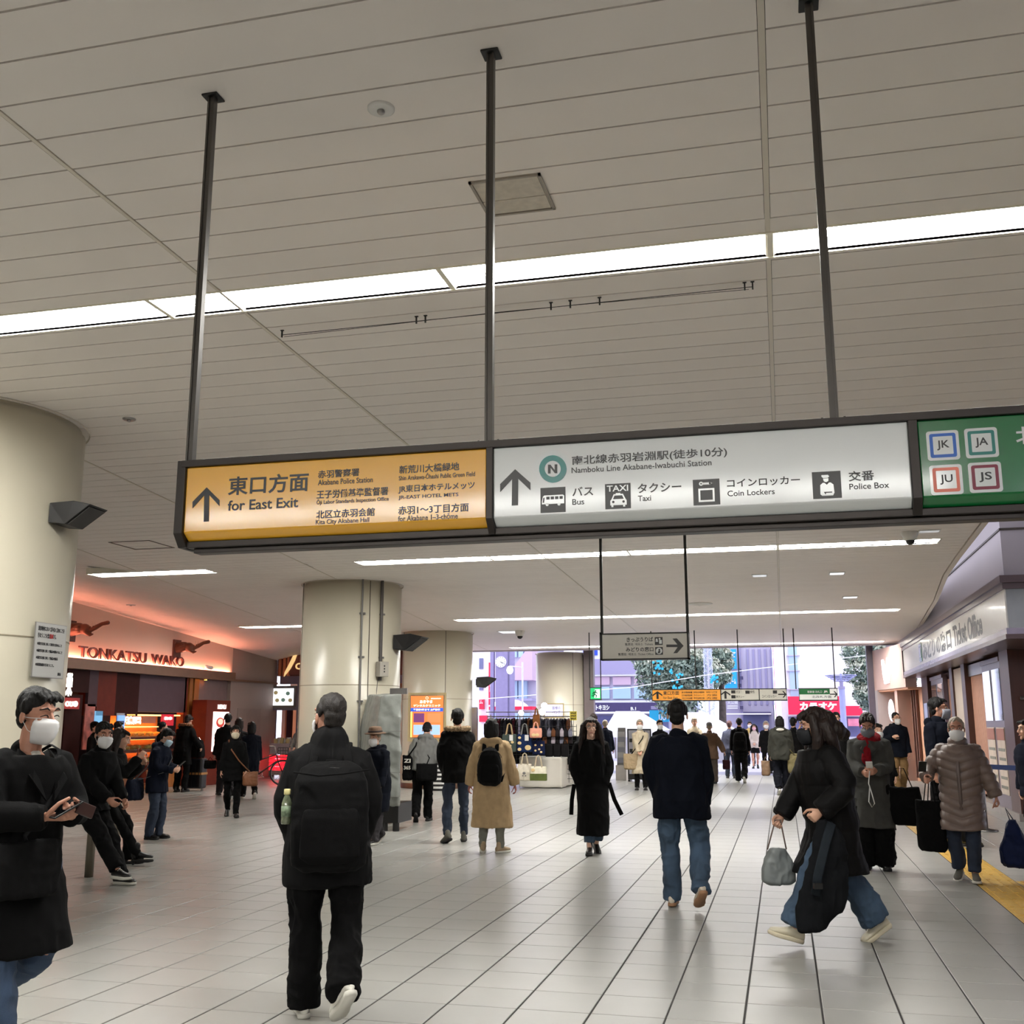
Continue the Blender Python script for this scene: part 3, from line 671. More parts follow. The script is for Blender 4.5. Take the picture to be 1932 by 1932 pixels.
    # --- shoes
    if shoes:
        sd = dict(m=SHB, sole=SOLEB, kind='shoe', L=.27); sd.update(shoes)
        for i in (0, 1):
            fy_ = footy[i]; RF = rotm(-footp[i] * -1, -fy_)
            piv = ank[i]; o = lambda x, y, z: piv + RF @ V(x, y, z - .085)
            u = MB(); K = sd['kind']; z0 = .022 if K != 'heel' else .05
            u.loft([[o(w_ * math.cos(v), y0_, z0 + hh * max(0, math.sin(v))) if False else o(w_ * math.cos(v), y0_, z0 + hh * (.5 + .5 * math.sin(v))) for v in np.linspace(0, 2 * PI, 14, endpoint=False)]
                    for y0_, w_, hh in ((-.085, .015, .03), (-.075, .03, .07), (-.03, .036, .085), (.02, .038, .080), (.07, .042, .062), (.12, .046, .05), (.155, .042, .043), (.18, .028, .034), (.19, .01, .02))])
            top = .12 if K in ('shoe', 'sneaker') else .20
            u.limb([o(0, -.035, .06), o(0, -.025, top)], [(.036, .045), (.038, .045)] if K != 'boot' else [(.04, .048), (.046, .05)], 12)
            u.xf(S); sho = bput('shoe', skinmesh(u, 'shoe', sd['m'], max(.006, min(q, .008)), 2), t)
            so = MB(); pr = [(-.085, .012), (-.07, .034), (-.02, .036), (.04, .036), (.10, .048), (.15, .045), (.185, .024), (.195, .006)]
            rr = []
            for zz, k in ((0, .94), (.006, 1.), (.022, 1.02), (.030, .96)):
                rr.append([o(x * k, y * k + .0, zz + (.004 if y > .15 else 0)) for y, x in pr] + [o(-x * k, y * k, zz + (.004 if y > .15 else 0)) for y, x in pr[::-1]])
            so.loft(rr)
            if K == 'heel': so.limb([o(0, -.06, .04), o(0, -.06, -.02)], [.022, .018], 8)
            so.xf(S).build('sole', sd['sole'], sho, True, True)
            if K == 'sneaker':
                la_ = MB()
                for yy, zz in ((.03, .1), (.05, .092), (.07, .083), (.09, .076)): la_.tube([o(-.028, yy, zz - .016), o(0, yy, zz + .002), o(.028, yy, zz - .016)], .0035, 5)
                la_.xf(S).build('laces', sd.get('lace', SHW), sho, True, True)
    return J

def carried(name, label, cat, J, base, group=None):
    """a thing worn or held: its Empty stands at `base` (figure coordinates) turned with the figure"""
    r = J['root']; s = J['s']; b = V(*base) * s; a = r.rotation_euler.z
    t = thing(name, label, cat, (r.location.x + b[0] * math.cos(a) - b[1] * math.sin(a), r.location.y + b[0] * math.sin(a) + b[1] * math.cos(a), b[2]), a, group)
    return t, Matrix.Translation(Vector(-b)) @ Matrix.Scale(s, 4)
def backpack(J, label, m, size=(.30, .46, .17), strap=None, top=None, dz=0., front=False, out=0., round_=False, vox=.009):
    s = J['s']; up, rt, fw, neck = J['up'], J['rt'], J['fw'], J['neck']; w_, h_, d_ = size
    T = .155 + out
    c = neck - up * (.07 + h_ / 2 - dz) - fw * (T + d_ / 2)
    t, X = carried('backpack', label, 'backpack', J, c - up * h_ / 2); R = np.column_stack([rt, fw, up])
    g = lambda x, y, z: c + R @ V(x, y, z)
    b = MB(); n = 20
    prof = ((-.5, .72, .8), (-.44, .95, .98), (-.2, 1, 1.05), (.1, 1, 1.), (.32, .93, .85), (.44, .78, .6), (.5, .5, .35)) if not round_ else ((-.5, .5, .6), (-.42, .86, .95), (-.2, 1, 1.05), (.05, .98, 1.), (.3, .80, .8), (.44, .55, .55), (.5, .3, .3))
    def rr(z, a, d): return [g(w_ / 2 * a * math.copysign(abs(math.cos(u)) ** .55, math.cos(u)), d_ / 2 * (1 - d) + d_ / 2 * d * math.copysign(abs(math.sin(u)) ** .6, math.sin(u)), z * h_) for u in np.linspace(0, 2 * PI, n, endpoint=False)]
    b.loft([rr(*p) for p in prof]); b.xf(X); bput('bag_body', skinmesh(b, 'bag_body', m, vox, 3, folds(.005, 12, 2.2, .8)), t)
    pk = MB(); pk.loft([[g(w_ * .36 * a * math.copysign(abs(math.cos(u)) ** .6, math.cos(u)), -d_ * .5 - .012 * e, z * h_) for u in np.linspace(0, 2 * PI, n, endpoint=False)] if False else
        [g(w_ * .38 * a * math.copysign(abs(math.cos(u)) ** .5, math.cos(u)), -d_ * .44 + d_ * .16 * e * math.copysign(abs(math.sin(u)) ** .6, math.sin(u)), z * h_) for u in np.linspace(0, 2 * PI, n, endpoint=False)] for z, a, e in ((-.42, .7, .5), (-.36, 1, 1), (-.02, 1, 1), (.06, .9, .6), (.09, .6, .3))])
    pk.xf(X); bput('front_pocket', skinmesh(pk, 'front_pocket', m, vox, 2, folds(.003, 14, 1.2, .8)), t)
    zp = MB().tube([g(w_ * .46 * math.cos(a), -d_ * .10 - .0 * a, h_ * (.24 + .20 * math.sin(a))) for a in np.linspace(PI * 1.0, 0, 13)], .004, 5); zp.xf(X).build('zip', top or SOLEB, t, True, True)
    for sx in (-1, 1):
        st = MB(); S_ = J['sh'][0 if sx < 0 else 1]
        pts = [g(sx * w_ * .26, d_ * .45, h_ * .42), neck + rt * sx * .085 - fw * (.105) + up * .0, neck + rt * sx * .10 + fw * .0 + up * .035, neck + rt * sx * .115 + fw * .13 - up * .07, J['chest'] + rt * sx * .14 + fw * .16 - up * .02, J['chest'] + rt * sx * .19 + fw * .02 - up * .10, g(sx * w_ * .42, d_ * .40, -h_ * .40)]
        st.tube(pts, [(.028, .006)] * 7, 8, flat=rt); st.xf(X).build('strap', strap or m, t, True, True)
    MB().tube([g(-.03, d_ * .35, h_ * .45), g(-.025, d_ * .35, h_ * .45 + .035), g(.025, d_ * .35, h_ * .45 + .035), g(.03, d_ * .35, h_ * .45)], .006, 6).xf(X).build('grab_handle', strap or m, t, True, True)
    return t, g, X
def handbag(J, label, m, c, size, cat='bag', handles=(), yaw=0, soft=.008, taper=1., name='handbag', hm=None, hr=.006, vox=.008, sag=.1, pitch=0):
    """soft bag centred at c (figure coordinates); handles: lists of points"""
    c = V(*c); w_, d_, h_ = size; t, X = carried(name, label, cat, J, c - V(0, 0, h_ / 2)); R = rotm(pitch, yaw)
    g = lambda x, y, z: c + R @ V(x, y, z)
    b = MB(); pr = ((-.5, .78, .7), (-.42, .96, .98), (-.1, 1, 1.), (.2, (1 + taper) / 2, .85), (.5, taper, .45))
    b.loft([[g(w_ / 2 * a * math.copysign(abs(math.cos(u)) ** .6, math.cos(u)), d_ / 2 * e * math.copysign(abs(math.sin(u)) ** .7, math.sin(u)), z * h_ - sag * h_ * (1 - abs(math.cos(u))) * (.0 if z < 0 else .3)) for u in np.linspace(0, 2 * PI, 20, endpoint=False)] for z, a, e in pr])
    b.xf(X); bput('bag_body', skinmesh(b, 'bag_body', m, vox, 2, folds(soft, 13, 3.7, .7)), t)
    for hp in handles: MB().tube(hp if hasattr(hp[0], '__len__') else [hp], hr, 6).xf(X).build('handle', hm or m, t, True, True)
    return t, g, X
def smartphone(J, label, c, yaw=0, pitch=50, m=None, size=(.074, .009, .15)):
    t, X = carried('smartphone', label, 'phone', J, c); R = Matrix(rotm(pitch, yaw).tolist()).to_4x4()
    a, d, h_ = size
    mm = MB().box(-a / 2, a / 2, -d / 2, d / 2, -h_ / 2, h_ / 2); mm.xf(Matrix.Translation(Vector(c)) @ R); mm.xf(X); o = mm.build('phone_case', m or M_black, t, False, True, bevel=.003)
    mm = MB().box(-a / 2 + .004, a / 2 - .004, -d / 2 - .0008, -d / 2, -h_ / 2 + .005, h_ / 2 - .005); mm.xf(Matrix.Translation(Vector(c)) @ R); mm.xf(X); mm.build('screen', mat('dark_glass', (.03, .03, .04), .08), t, False, True)
    return t
# ------------------------------------------------------------------ signs
S_yel = mat('sign_yellow', (.98, .73, .20), .22, var=.01, coat=.5); S_whi = mat('sign_white', (.90, .92, .92), .2, var=.01, coat=.5)
S_grn = mat('sign_green', (.07, .46, .23), .22, var=.01, coat=.5); S_ink = mat('sign_ink', (.085, .085, .095), .3, var=0); S_teal = mat('sign_teal', (.10, .55, .54), .25, var=0)
S_frame = mat('sign_frame', (.22, .20, .19), .38, metal=.5); S_bl = mat('badge_blue', (.10, .40, .80), .3, var=0); S_pk = mat('badge_salmon', (.97, .52, .43), .3, var=0); S_mar = mat('badge_maroon', (.52, .08, .22), .3, var=0); S_dt = mat('badge_teal', (.09, .50, .47), .3, var=0)
SY = 3.17
def cr(ox, oy, k): return lambda x, y: (ox + x * k, oy + y * k)
A2, A3, A4, A5 = cr(320, 800, .35197), cr(900, 780, .26915), cr(1400, 760, .27536), cr(1290, 870, .21222)
def rect(A, x0, x1, yt, yb, Y):      # left x, right x, top and bottom measured at the left end
    a = fy(*A(x0, yt), Y); b = fy(*A(x0, yb), Y); c = fy(*A(x1, (yt + yb) / 2 - (x1 - x0) * .075), Y); return a[0], c[0], b[2], a[2]
main = thing('hanging_sign', 'long hanging direction sign with yellow, white and green panels on three posts', 'sign', (-.6, 3.24, 2.16))
X0, X1, X2, X3 = -1.965, -.868, .405, 2.6
zt, zb, zv = 2.437, 2.158, 2.197
prof = [(SY, zt - .012), (SY, zv), (SY + .035, zb + .014), (SY + .12, zb + .014), (SY + .12, zt - .012)]
for nm, a, b, m in (('yellow_panel', X0 + .016, X1 - .011, S_yel), ('white_panel', X1 + .011, X2 - .013, S_whi), ('green_panel', X2 + .013, X3, S_grn)):
    MB().prism(prof, a, b, 'x').build(nm, m, main, bevel=.004)
fr = MB()
fr.box(X0, X3, SY - .012, SY + .125, zt - .012, zt + .012)
fr.box(X0, X3, SY + .028, SY + .125, zb - .008, zb + .013); fr.box(X0 + .03, X3, SY + .05, SY + .10, zb - .024, zb - .008)
big = [(SY - .010, zt + .012), (SY - .010, zv - .003), (SY + .026, zb - .008), (SY + .13, zb - .008), (SY + .13, zt + .012)]
for a, b in ((X0 - .016, X0 + .016), (X1 - .011, X1 + .011), (X2 - .013, X2 + .013)): fr.prism(big, a, b, 'x')
fr.build('frame', S_frame, main, bevel=.002)
for px_ in (402, 927, 1527):
    p = {402: (-1.965, 0), 927: (-.883, 0), 1527: (.192, 0)}[px_]
    MB().box(p[0] - .012, p[0] + .012, SY + .036, SY + .060, zt, H).box(p[0] - .013, p[0] - .006, SY + .032, SY + .036, zt, H).box(p[0] + .006, p[0] + .013, SY + .032, SY + .036, zt, H).build('post', mat('post_metal', (.34, .325, .31), .4, metal=.4), main)
    MB().box(p[0] - .032, p[0] + .032, SY + .016, SY + .080, H - .008, H).build('ceiling_plate', M_black, main, bevel=.003)
    for dx in (-.035, .03):
        if px_ != 402: MB().box(p[0] + dx - .003, p[0] + dx + .003, SY + .04, SY + .05, zt + .01, zt + .028).build('bolt', M_black, main)
def LT(txt, A, x0, x1, yt, yb, bold=.012, m=None, par=None, Y=None):
    a, b, c, d = rect(A, x0, x1, yt, yb, Y or SY); return lettering(txt, a, b, c, d, (Y or SY) - .0005, m or S_ink, par or main, bold, .0012)
def polyp(pts, A, Y=None, m=None, name='pictogram', par=None, d=.0015, off=0.0004):
    Y = Y or SY; q = [fy(*A(*p), Y) for p in pts]; q = [(p[0], p[2]) for p in q]
    return MB().prism(q, Y - off - d, Y - off, 'y').build(name, m or S_ink, par or main)
def arrow_up(A, xc, yt, wl, wr, yw0, yw1, sh, yb, par=None, Y=None):
    sl = .072
    pts = [(xc, yt), (xc + wr, yw0 - 4), (xc + wr, yw1 - 6), (xc + sh, yt + (yw1 - yw0) * 1.18), (xc + sh - 2, yb - 1), (xc - sh - 3, yb + 1), (xc - sh, yt + (yw1 - yw0) * 1.22), (xc - wl, yw1 + 6), (xc - wl, yw0 + 6)]
    return polyp(pts, A, Y, name='arrow', par=par)
arrow_up(A2, 200, 340, 76, 68, 412, 446, 13, 523)
arrow_up(A3, 268, 392, 105, 107, 490, 546, 21, 645)
LT('東口方面', A2, 318, 745, 284, 384, .016); LT('for East Exit', A2, 315, 690, 411, 466)
LT('赤羽警察署', A2, 797, 1017, 250, 292); LT('Akabane Police Station', A2, 797, 1090, 300, 329, .004)
LT('王子労働基準監督署', A2, 790, 1172, 357, 402); LT('Ōji Labor Standards Inspection Office', A2, 790, 1175, 405, 437, .004)
LT('北区立赤羽会館', A2, 788, 1100, 464, 508); LT('Kita City Akabane Hall', A2, 785, 1070, 514, 546, .004)
LT('新荒川大橋緑地', A2, 1232, 1553, 224, 268); LT('Shin Arakawa-Ōhashi Public Green Field', A2, 1230, 1637, 272, 303, .004)
LT('JR東日本ホテルメッツ', A2, 1228, 1635, 330, 374); LT('JR-EAST HOTEL METS', A2, 1228, 1548, 385, 409, .004)
LT('赤羽1〜3丁目方面', A2, 1226, 1603, 442, 487); LT('for Akabane 1–3-chōme', A2, 1226, 1545, 493, 522, .004)
LT('南北線赤羽岩淵駅(徒歩10分)', A3, 665, 1752, 300, 372, .012); LT('Namboku Line Akabane-Iwabuchi Station', A3, 663, 1643, 380, 420, .006)
LT('バス', A3, 668, 815, 518, 582, .014); LT('Bus', A3, 668, 752, 602, 642, .008)
LT('タクシー', A3, 1125, 1432, 494, 560, .014); LT('Taxi', A3, 1128, 1220, 578, 617, .008)
LT('コインロッカー', A5, 383, 1033, 165, 237, .014); LT('Coin Lockers', A5, 388, 808, 265, 315, .008)
LT('交番', A5, 1462, 1692, 92, 182, .014); LT('Police Box', A5, 1470, 1825, 203, 255, .008)
def disc(A, x, y, r, m, name, par=None, Y=None, off=.0004, d=.0012, n=36, ry=None):
    return polyp([(x + r * math.cos(a), y + (ry or r) * math.sin(a)) for a in np.linspace(0, 2 * PI, n, endpoint=False)], A, Y, m, name, par, d, off)
disc(A3, 532, 390, 96, S_teal, 'line_ring'); disc(A3, 532, 390, 56, S_whi, 'ring_centre', off=.0018); polyp([(498, 422), (498, 360), (516, 360), (545, 398), (545, 358), (563, 358), (563, 420), (546, 420), (516, 381), (516, 422)], A3, SY - .0032, name='line_letter')
def quad(A, x0, y0, x1, y1, sk=.045):      # skewed square
    w_ = x1 - x0; return [(x0, y0 + w_ * sk), (x1, y0 - w_ * .0), (x1 + 2, y1 - w_ * sk), (x0 + 2, y1)]
def ic(A, x0, y0, x1, y1, shapes, par=None, Y=None):
    """pictogram square at the crop box; shapes in unit coordinates (x right, y down); (polygon, dark?)"""
    a = fy(*A(x0, y0), Y or SY); b = fy(*A(x1, y1 ), Y or SY); YY = Y or SY
    xs, zs = a[0], a[2]; W_ = b[0] - a[0]; Hh = W_ * 1.0; zs -= .0
    MB().box(xs, xs + W_, YY - .0014, YY - .0002, zs - Hh, zs).build('pictogram', S_ink, par or main)
    for i, (pg, dk) in enumerate(shapes):
        MB().prism([(xs + x * W_, zs - y * Hh) for x, y in pg], YY - .0026 - .0008 * dk, YY - .0012, 'y').build('pictogram', S_ink if dk else S_whi, par or main)
box = lambda a, b, c, d: [(a, b), (c, b), (c, d), (a, d)]
def circ(x, y, r, n=14): return [(x + r * math.cos(t), y + r * math.sin(t)) for t in np.linspace(0, 2 * PI, n, endpoint=False)]
ic(A3, 445, 524, 622, 700, [([(.10,.36),(.16,.31),(.90,.31),(.95,.35),(.95,.66),(.06,.66),(.06,.55)], 0), (circ(.27,.68,.06), 0), (circ(.74,.68,.06), 0), ([(.12,.40),(.17,.40),(.15,.60),(.09,.60)], 1)] + [(box(.24 + k * .175, .37, .37 + k * .175, .48), 1) for k in range(4)])
ic(A3, 897, 497, 1080, 680, [([(.34,.42),(.42,.42),(.42,.38),(.60,.38),(.60,.42),(.70,.42),(.80,.62),(.84,.68),(.84,.86),(.78,.86),(.78,.93),(.70,.93),(.70,.86),(.32,.86),(.32,.93),(.24,.93),(.24,.86),(.20,.86),(.20,.68),(.25,.62)], 0), ([(.37,.48),(.67,.48),(.73,.62),(.31,.62)], 1), (circ(.32,.73,.05), 1), (circ(.72,.73,.05), 1)])
LT('TAXI', A3, 910, 1060, 508, 550, .016, S_whi, Y=SY - .002)
ic(A5, 80, 168, 326, 394, [(circ(.31,.17,.08), 0), (box(.36,.13,.68,.21), 0), ([(.60,.12),(.74,.17),(.60,.22)], 0), (box(.20,.36,.80,.88), 0), (box(.27,.43,.73,.81), 1), (box(.33,.51,.67,.75), 0), (box(.31,.47,.69,.52), 0), (box(.44,.44,.56,.49), 0), (circ(.31,.17,.03), 1)])
ic(A5, 1138, 100, 1408, 340, [([(.33,.13),(.56,.13),(.60,.19),(.55,.24),(.38,.24),(.33,.19)], 0), ([(.38,.26),(.57,.26),(.56,.36),(.48,.40),(.40,.36)], 0), ([(.27,.50),(.36,.42),(.42,.42),(.50,.50),(.58,.42),(.64,.42),(.73,.50),(.75,.80),(.70,.90),(.32,.90),(.26,.84)], 0), ([(.40,.76),(.67,.76),(.67,.80),(.46,.80),(.44,.86),(.38,.76)], 1)])
for tx, m_, q in (('JK', S_bl, (1265, 200, 1488, 385)), ('JA', S_dt, (1528, 178, 1752, 370)), ('JU', S_pk, (1290, 430, 1508, 625)), ('JS', S_mar, (1555, 412, 1778, 608))):
    cx_, cy_ = (q[0] + q[2]) / 2, (q[1] + q[3]) / 2; P_ = fy(*A4(cx_, cy_), SY); r_ = .0405
    def rr(r0, c0): return [(P_[0] + (r0 - c0) * sx + c0 * math.cos(t), P_[2] + (r0 - c0) * sz + c0 * math.sin(t)) for sx, sz, t0 in ((1, 1, 0), (-1, 1, PI / 2), (-1, -1, PI), (1, -1, 1.5 * PI)) for t in np.linspace(t0, t0 + PI / 2, 5)]
    MB().prism(rr(r_ * 1.08, .008), SY - .0014, SY - .0002, 'y').build('line_badge', S_whi, main)
    MB().prism(rr(r_ * .88, .006), SY - .0022, SY - .0012, 'y').build('badge_ring', m_, main)
    MB().prism(rr(r_ * .66, .002), SY - .0030, SY - .002, 'y').build('badge_face', S_whi, main)
    lettering(tx, P_[0] - r_ * .42, P_[0] + r_ * .42, P_[2] - r_ * .36, P_[2] + r_ * .36, SY - .003, S_ink, main, .014, .001)
z_ = rect(A4, 1868, 2000, 165, 290, SY); hh = z_[3] - z_[2]
lettering('北改札口', z_[0], z_[0] + hh * 4.3, z_[2], z_[3], SY - .0005, S_whi, main, .02, .0012)
MB().box(X3, X3 + .03, SY - .01, SY + .13, zb - .008, zt + .012).build('end_cap', S_frame, main)

# ticket sign on two rods
Y2 = 12.0
a = fy(1132.5, 1195.5, Y2); b = fy(1301, 1243.5, Y2); tx0, tx1, tz0, tz1 = a[0], b[0], b[2], a[2]
tk = thing('hanging_sign', 'grey ticket sign with black arrow pointing right, on two dark posts', 'sign', ((tx0 + tx1) / 2, Y2, tz0))
S_gry = mat('sign_grey', (.84, .83, .79), .2, var=.02, coat=.4)
MB().box(tx0 + .02, tx1 - .02, Y2, Y2 + .12, tz0 + .012, tz1 - .012).build('panel', S_gry, tk)
MB().box(tx0, tx1, Y2 - .01, Y2 + .13, tz1 - .014, tz1).box(tx0, tx1, Y2 - .01, Y2 + .13, tz0, tz0 + .016).box(tx0, tx0 + .022, Y2 - .01, Y2 + .13, tz0, tz1).box(tx1 - .022, tx1, Y2 - .01, Y2 + .13, tz0, tz1).build('frame', M_black, tk)
for xx in (tx0 + .012, tx1 - .014):
    MB().box(xx - .015, xx + .015, Y2 + .04, Y2 + .07, tz1, H).build('post', M_black, tk); MB().box(xx - .05, xx + .05, Y2, Y2 + .11, H - .012, H).build('ceiling_plate', M_black, tk)
A6 = cr(1090, 1180, .16046)
def L6(t, x0, x1, yt, yb, b=.02):
    p = fy(*A6(x0, yt), Y2); q = fy(*A6(x1, yt), Y2); r = fy(*A6(x0, yb), Y2); lettering(t, p[0], q[0], r[2], p[2], Y2 - .001, S_ink, tk, b, .002)
L6('きっぷうりば', 575, 885, 140, 195); L6('售票处  매표소  Tickets', 555, 885, 208, 240, .0); L6('みどりの窓口', 567, 890, 258, 310); L6('售票处  매표소  Ticket Office', 475, 890, 325, 358, .0)
polyp([(1042, 225), (1172, 225), (1115, 155), (1165, 152), (1245, 240), (1170, 325), (1125, 328), (1175, 255), (1042, 255)], A6, Y2, name='arrow', par=tk, d=.004)
for (x0, y0, x1, y1), sh in (((905, 138, 1000, 230), [(circ(.25,.3,.13), 0), (box(.1,.42,.42,.6), 0), (circ(.62,.22,.12), 0), (box(.55,.36,.9,.85), 0)]), ((910, 255, 1003, 345), [(circ(.5,.5,.42), 0), (circ(.55,.35,.12), 1), ([(.3,.8),(.45,.45),(.7,.5),(.6,.8)], 1)])):
    ic(A6, x0, y0, x1, y1, sh, tk, Y2)

# far row of signs at the exit
Y3 = 27.0
def bar(px0, px1, py0, py1, Y, label, segs, rods, dep=.15):
    a = fy(px0, py0, Y); b = fy(px1, py1, Y); t = thing('hanging_sign', label, 'sign', ((a[0] + b[0]) / 2, Y, b[2]))
    x0, x1, z1, z0 = a[0], b[0], a[2], b[2]
    MB().box(x0, x1, Y + .01, Y + dep, z0, z1).box(x0 - .01, x1 + .01, Y - .01, Y + dep, z1, z1 + .02).box(x0 - .01, x1 + .01, Y - .01, Y + dep, z0 - .025, z0).build('frame', M_black, t)
    for f0, f1, m in segs:
        MB().box(x0 + (x1 - x0) * f0 + .012, x0 + (x1 - x0) * f1 - .012, Y, Y + .02, z0, z1).build('panel', m, t)
    for r in rods:
        rx = fy(r, py0, Y)[0]; MB().tube([(rx, Y + .06, z1), (rx, Y + .06, H)], .014, 6).build('hanging_rod', M_black, t)
    return t, x0, x1, z0, z1
t3, x0, x1, z0, z1 = bar(1230, 1485, 1302, 1320, Y3, 'orange, white and grey direction sign above the exit crowd', [(0, .518, mat('sign_orange', (1.0, .66, .22), .35, var=.01)), (.518, .80, S_gry), (.80, 1, S_gry)], (1230, 1313, 1395, 1483))
W3 = x1 - x0; h3 = z1 - z0
def up3(xc, s_): MB().prism([(xc, z0 + h3 * .88), (xc + s_, z0 + h3 * .55), (xc + s_, z0 + h3 * .40), (xc + s_ * .22, z0 + h3 * .66), (xc + s_ * .22, z0 + h3 * .12), (xc - s_ * .22, z0 + h3 * .12), (xc - s_ * .22, z0 + h3 * .66), (xc - s_, z0 + h3 * .40), (xc - s_, z0 + h3 * .55)], Y3 - .006, Y3 - .001, 'y').build('arrow', S_ink, t3)
up3(x0 + W3 * .042, .12); up3(x0 + W3 * .552, .12)
L3 = lambda s, f0, f1, g0, g1, b=.01, m=None: lettering(s, x0 + W3 * f0, x0 + W3 * f1, z0 + h3 * g0, z0 + h3 * g1, Y3 - .002, m or S_ink, t3, b, .003)
L3('東口方面', .085, .205, .50, .90); L3('for East Exit', .085, .195, .12, .36, 0)
for f, s1, s2, s3 in ((.225, '赤羽警察署', '王子労働基準監督署', '北区立赤羽会館'), (.315, '新荒川大橋緑地', 'ホテルメッツ', '赤羽会館方面'), (.41, '赤羽1〜3丁目', '方面', '方面')):
    for i, s_ in enumerate((s1, s2, s3)): L3(s_, f, f + .08, .66 - .28 * i, .84 - .28 * i, 0)
for f, g in ((.595, .62), (.595, .15)): MB().box(x0 + W3 * f, x0 + W3 * f + .10, Y3 - .005, Y3 - .001, z0 + h3 * g, z0 + h3 * (g + .3)).build('pictogram', S_ink, t3)
L3('バス', .63, .66, .62, .88); L3('タクシー', .63, .69, .18, .42); L3('交番', .735, .77, .62, .88)
MB().box(x0 + W3 * .70, x0 + W3 * .70 + .10, Y3 - .005, Y3 - .001, z0 + h3 * .58, z0 + h3 * .88).build('pictogram', S_ink, t3)
MB().box(x0 + W3 * .90, x0 + W3 * .90 + .10, Y3 - .005, Y3 - .001, z0 + h3 * .58, z0 + h3 * .88).build('pictogram', S_ink, t3)
L3('コインロッカー', .82, .925, .18, .46)
def right3(t, xc, zc, s_, Y): MB().prism([(xc + s_, zc), (xc + s_ * .3, zc + s_ * .8), (xc, zc + s_ * .8), (xc + s_ * .5, zc + s_ * .14), (xc - s_, zc + s_ * .14), (xc - s_, zc - s_ * .14), (xc + s_ * .5, zc - s_ * .14), (xc, zc - s_ * .8), (xc + s_ * .3, zc - s_ * .8)], Y - .006, Y - .001, 'y').build('arrow', S_ink, t)
right3(t3, x0 + W3 * .968, (z0 + z1) / 2, .10, Y3)
t4, x0, x1, z0, z1 = bar(1507, 1581, 1300, 1320, Y3, 'green and white sign hanging in front of the red shop board', [(0, 1, emit('sign_white_lit', (.86, .86, .84), .35))], (1502, 1576))
MB().box(x0 + .01, x0 + (x1 - x0) * .80, Y3 - .008, Y3 - .001, (z0 + z1) / 2, z1).build('green_band', S_grn, t4)
lettering('新幹線 改札口', x0 + .2, x0 + (x1 - x0) * .6, (z0 + z1) / 2 + .03, z1 - .04, Y3 - .009, S_whi, t4, .01, .002); lettering('JR', x0 + (x1 - x0) * .64, x0 + (x1 - x0) * .76, (z0 + z1) / 2 + .03, z1 - .04, Y3 - .009, S_whi, t4, .05, .002)
lettering('北改札方面', x0 + .3, x0 + .75, z0 + .04, z0 + .1, Y3 - .002, S_ink, t4, 0, .002); right3(t4, x0 + (x1 - x0) * .9, (z0 + z1) / 2, .09, Y3)
# emergency exit sign
t5, x0, x1, z0, z1 = bar(1113, 1134, 1298, 1319, Y3, 'green running-man exit sign on two thin rods near the far column', [(0, 1, emit('exit_green', (.10, .72, .42), .7))], (1112, 1133), .1)
xc, zc, q = (x0 + x1) / 2, (z0 + z1) / 2, (z1 - z0) / 2
wm = emit('exit_white', (.85, 1, .9), .9)
MB().prism([(xc - q * .1, zc + q * .75), (xc + q * .8, zc + q * .75), (xc + q * .8, zc - q * .8), (xc - q * .2, zc - q * .8)], Y3 - .006, Y3 - .001, 'y').build('doorway_mark', wm, t5)
man = MB(); man.ell((xc + q * .05, Y3 - .01, zc + q * .5), (q * .13, .004, q * .13), 10, 6)
for p in (((0, .3), (-.15, -.15)), ((-.15, -.15), (.2, -.35)), ((.2, -.35), (.1, -.7)), ((-.15, -.15), (-.4, -.45)), ((-.4, -.45), (-.65, -.4)), ((0, .3), (.35, .05)), ((0, .3), (-.35, .2)), ((-.35, .2), (-.45, -.1))):
    man.limb([(xc + q * p[0][0], Y3 - .01, zc + q * p[0][1]), (xc + q * p[1][0], Y3 - .01, zc + q * p[1][1])], [q * .09, q * .075], 8)
man.build('running_figure', mat('exit_dark', (.02, .35, .2), .5), t5)
# ------------------------------------------------------------------ right side: ticket office, shop, upper wall
M_corn = mat('cornice_plum', (.36, .29, .29), .3, var=.04, metal=.2); M_plum = mat('plum_metal', (.44, .39, .43), .28, metal=.3)
M_signw = mat('office_sign_white', (.86, .85, .82), .3, var=.01, coat=.15); M_wood = mat('red_brown_wood', (.30, .17, .13), .35, var=.15, nscale=4, stretch=(3, 3, .3))
M_curt = mat('vertical_blind', (.70, .52, .44), .7, var=.05); M_glassr = glass('window_glass', alpha=.35)
XC, YC, YE = 3.28, 17.0, 31.1
# upper wall above the canopy: a tall light well open to the sky
tag(MB().box(XC + .02, XC + .30, YC + .02, 36, 3.72, 6.6).box(XC + .3, 12, YC + .02, YC + .3, 3.72, 6.6).build('wall_right', M_lilac), kind='structure')
tag(MB().box(XC + .005, XC + .03, YC + .0, YE + 3, 4.42, 4.45).box(XC + .02, 12, YC + .0, YC + .03, 4.42, 4.45).build('trim_2', M_coldark), kind='structure')
tag(MB().box(11.8, 12, -12, YC + .3, 0, 6.6).build('wall_far_right', M_lilac), kind='structure')
tag(MB().box(2.3, 12, -12, 20, 6.6, 6.75).build('shade_roof', M_lilac), kind='structure')  # unseen roof, its reach set to dim daylight on the upper wall
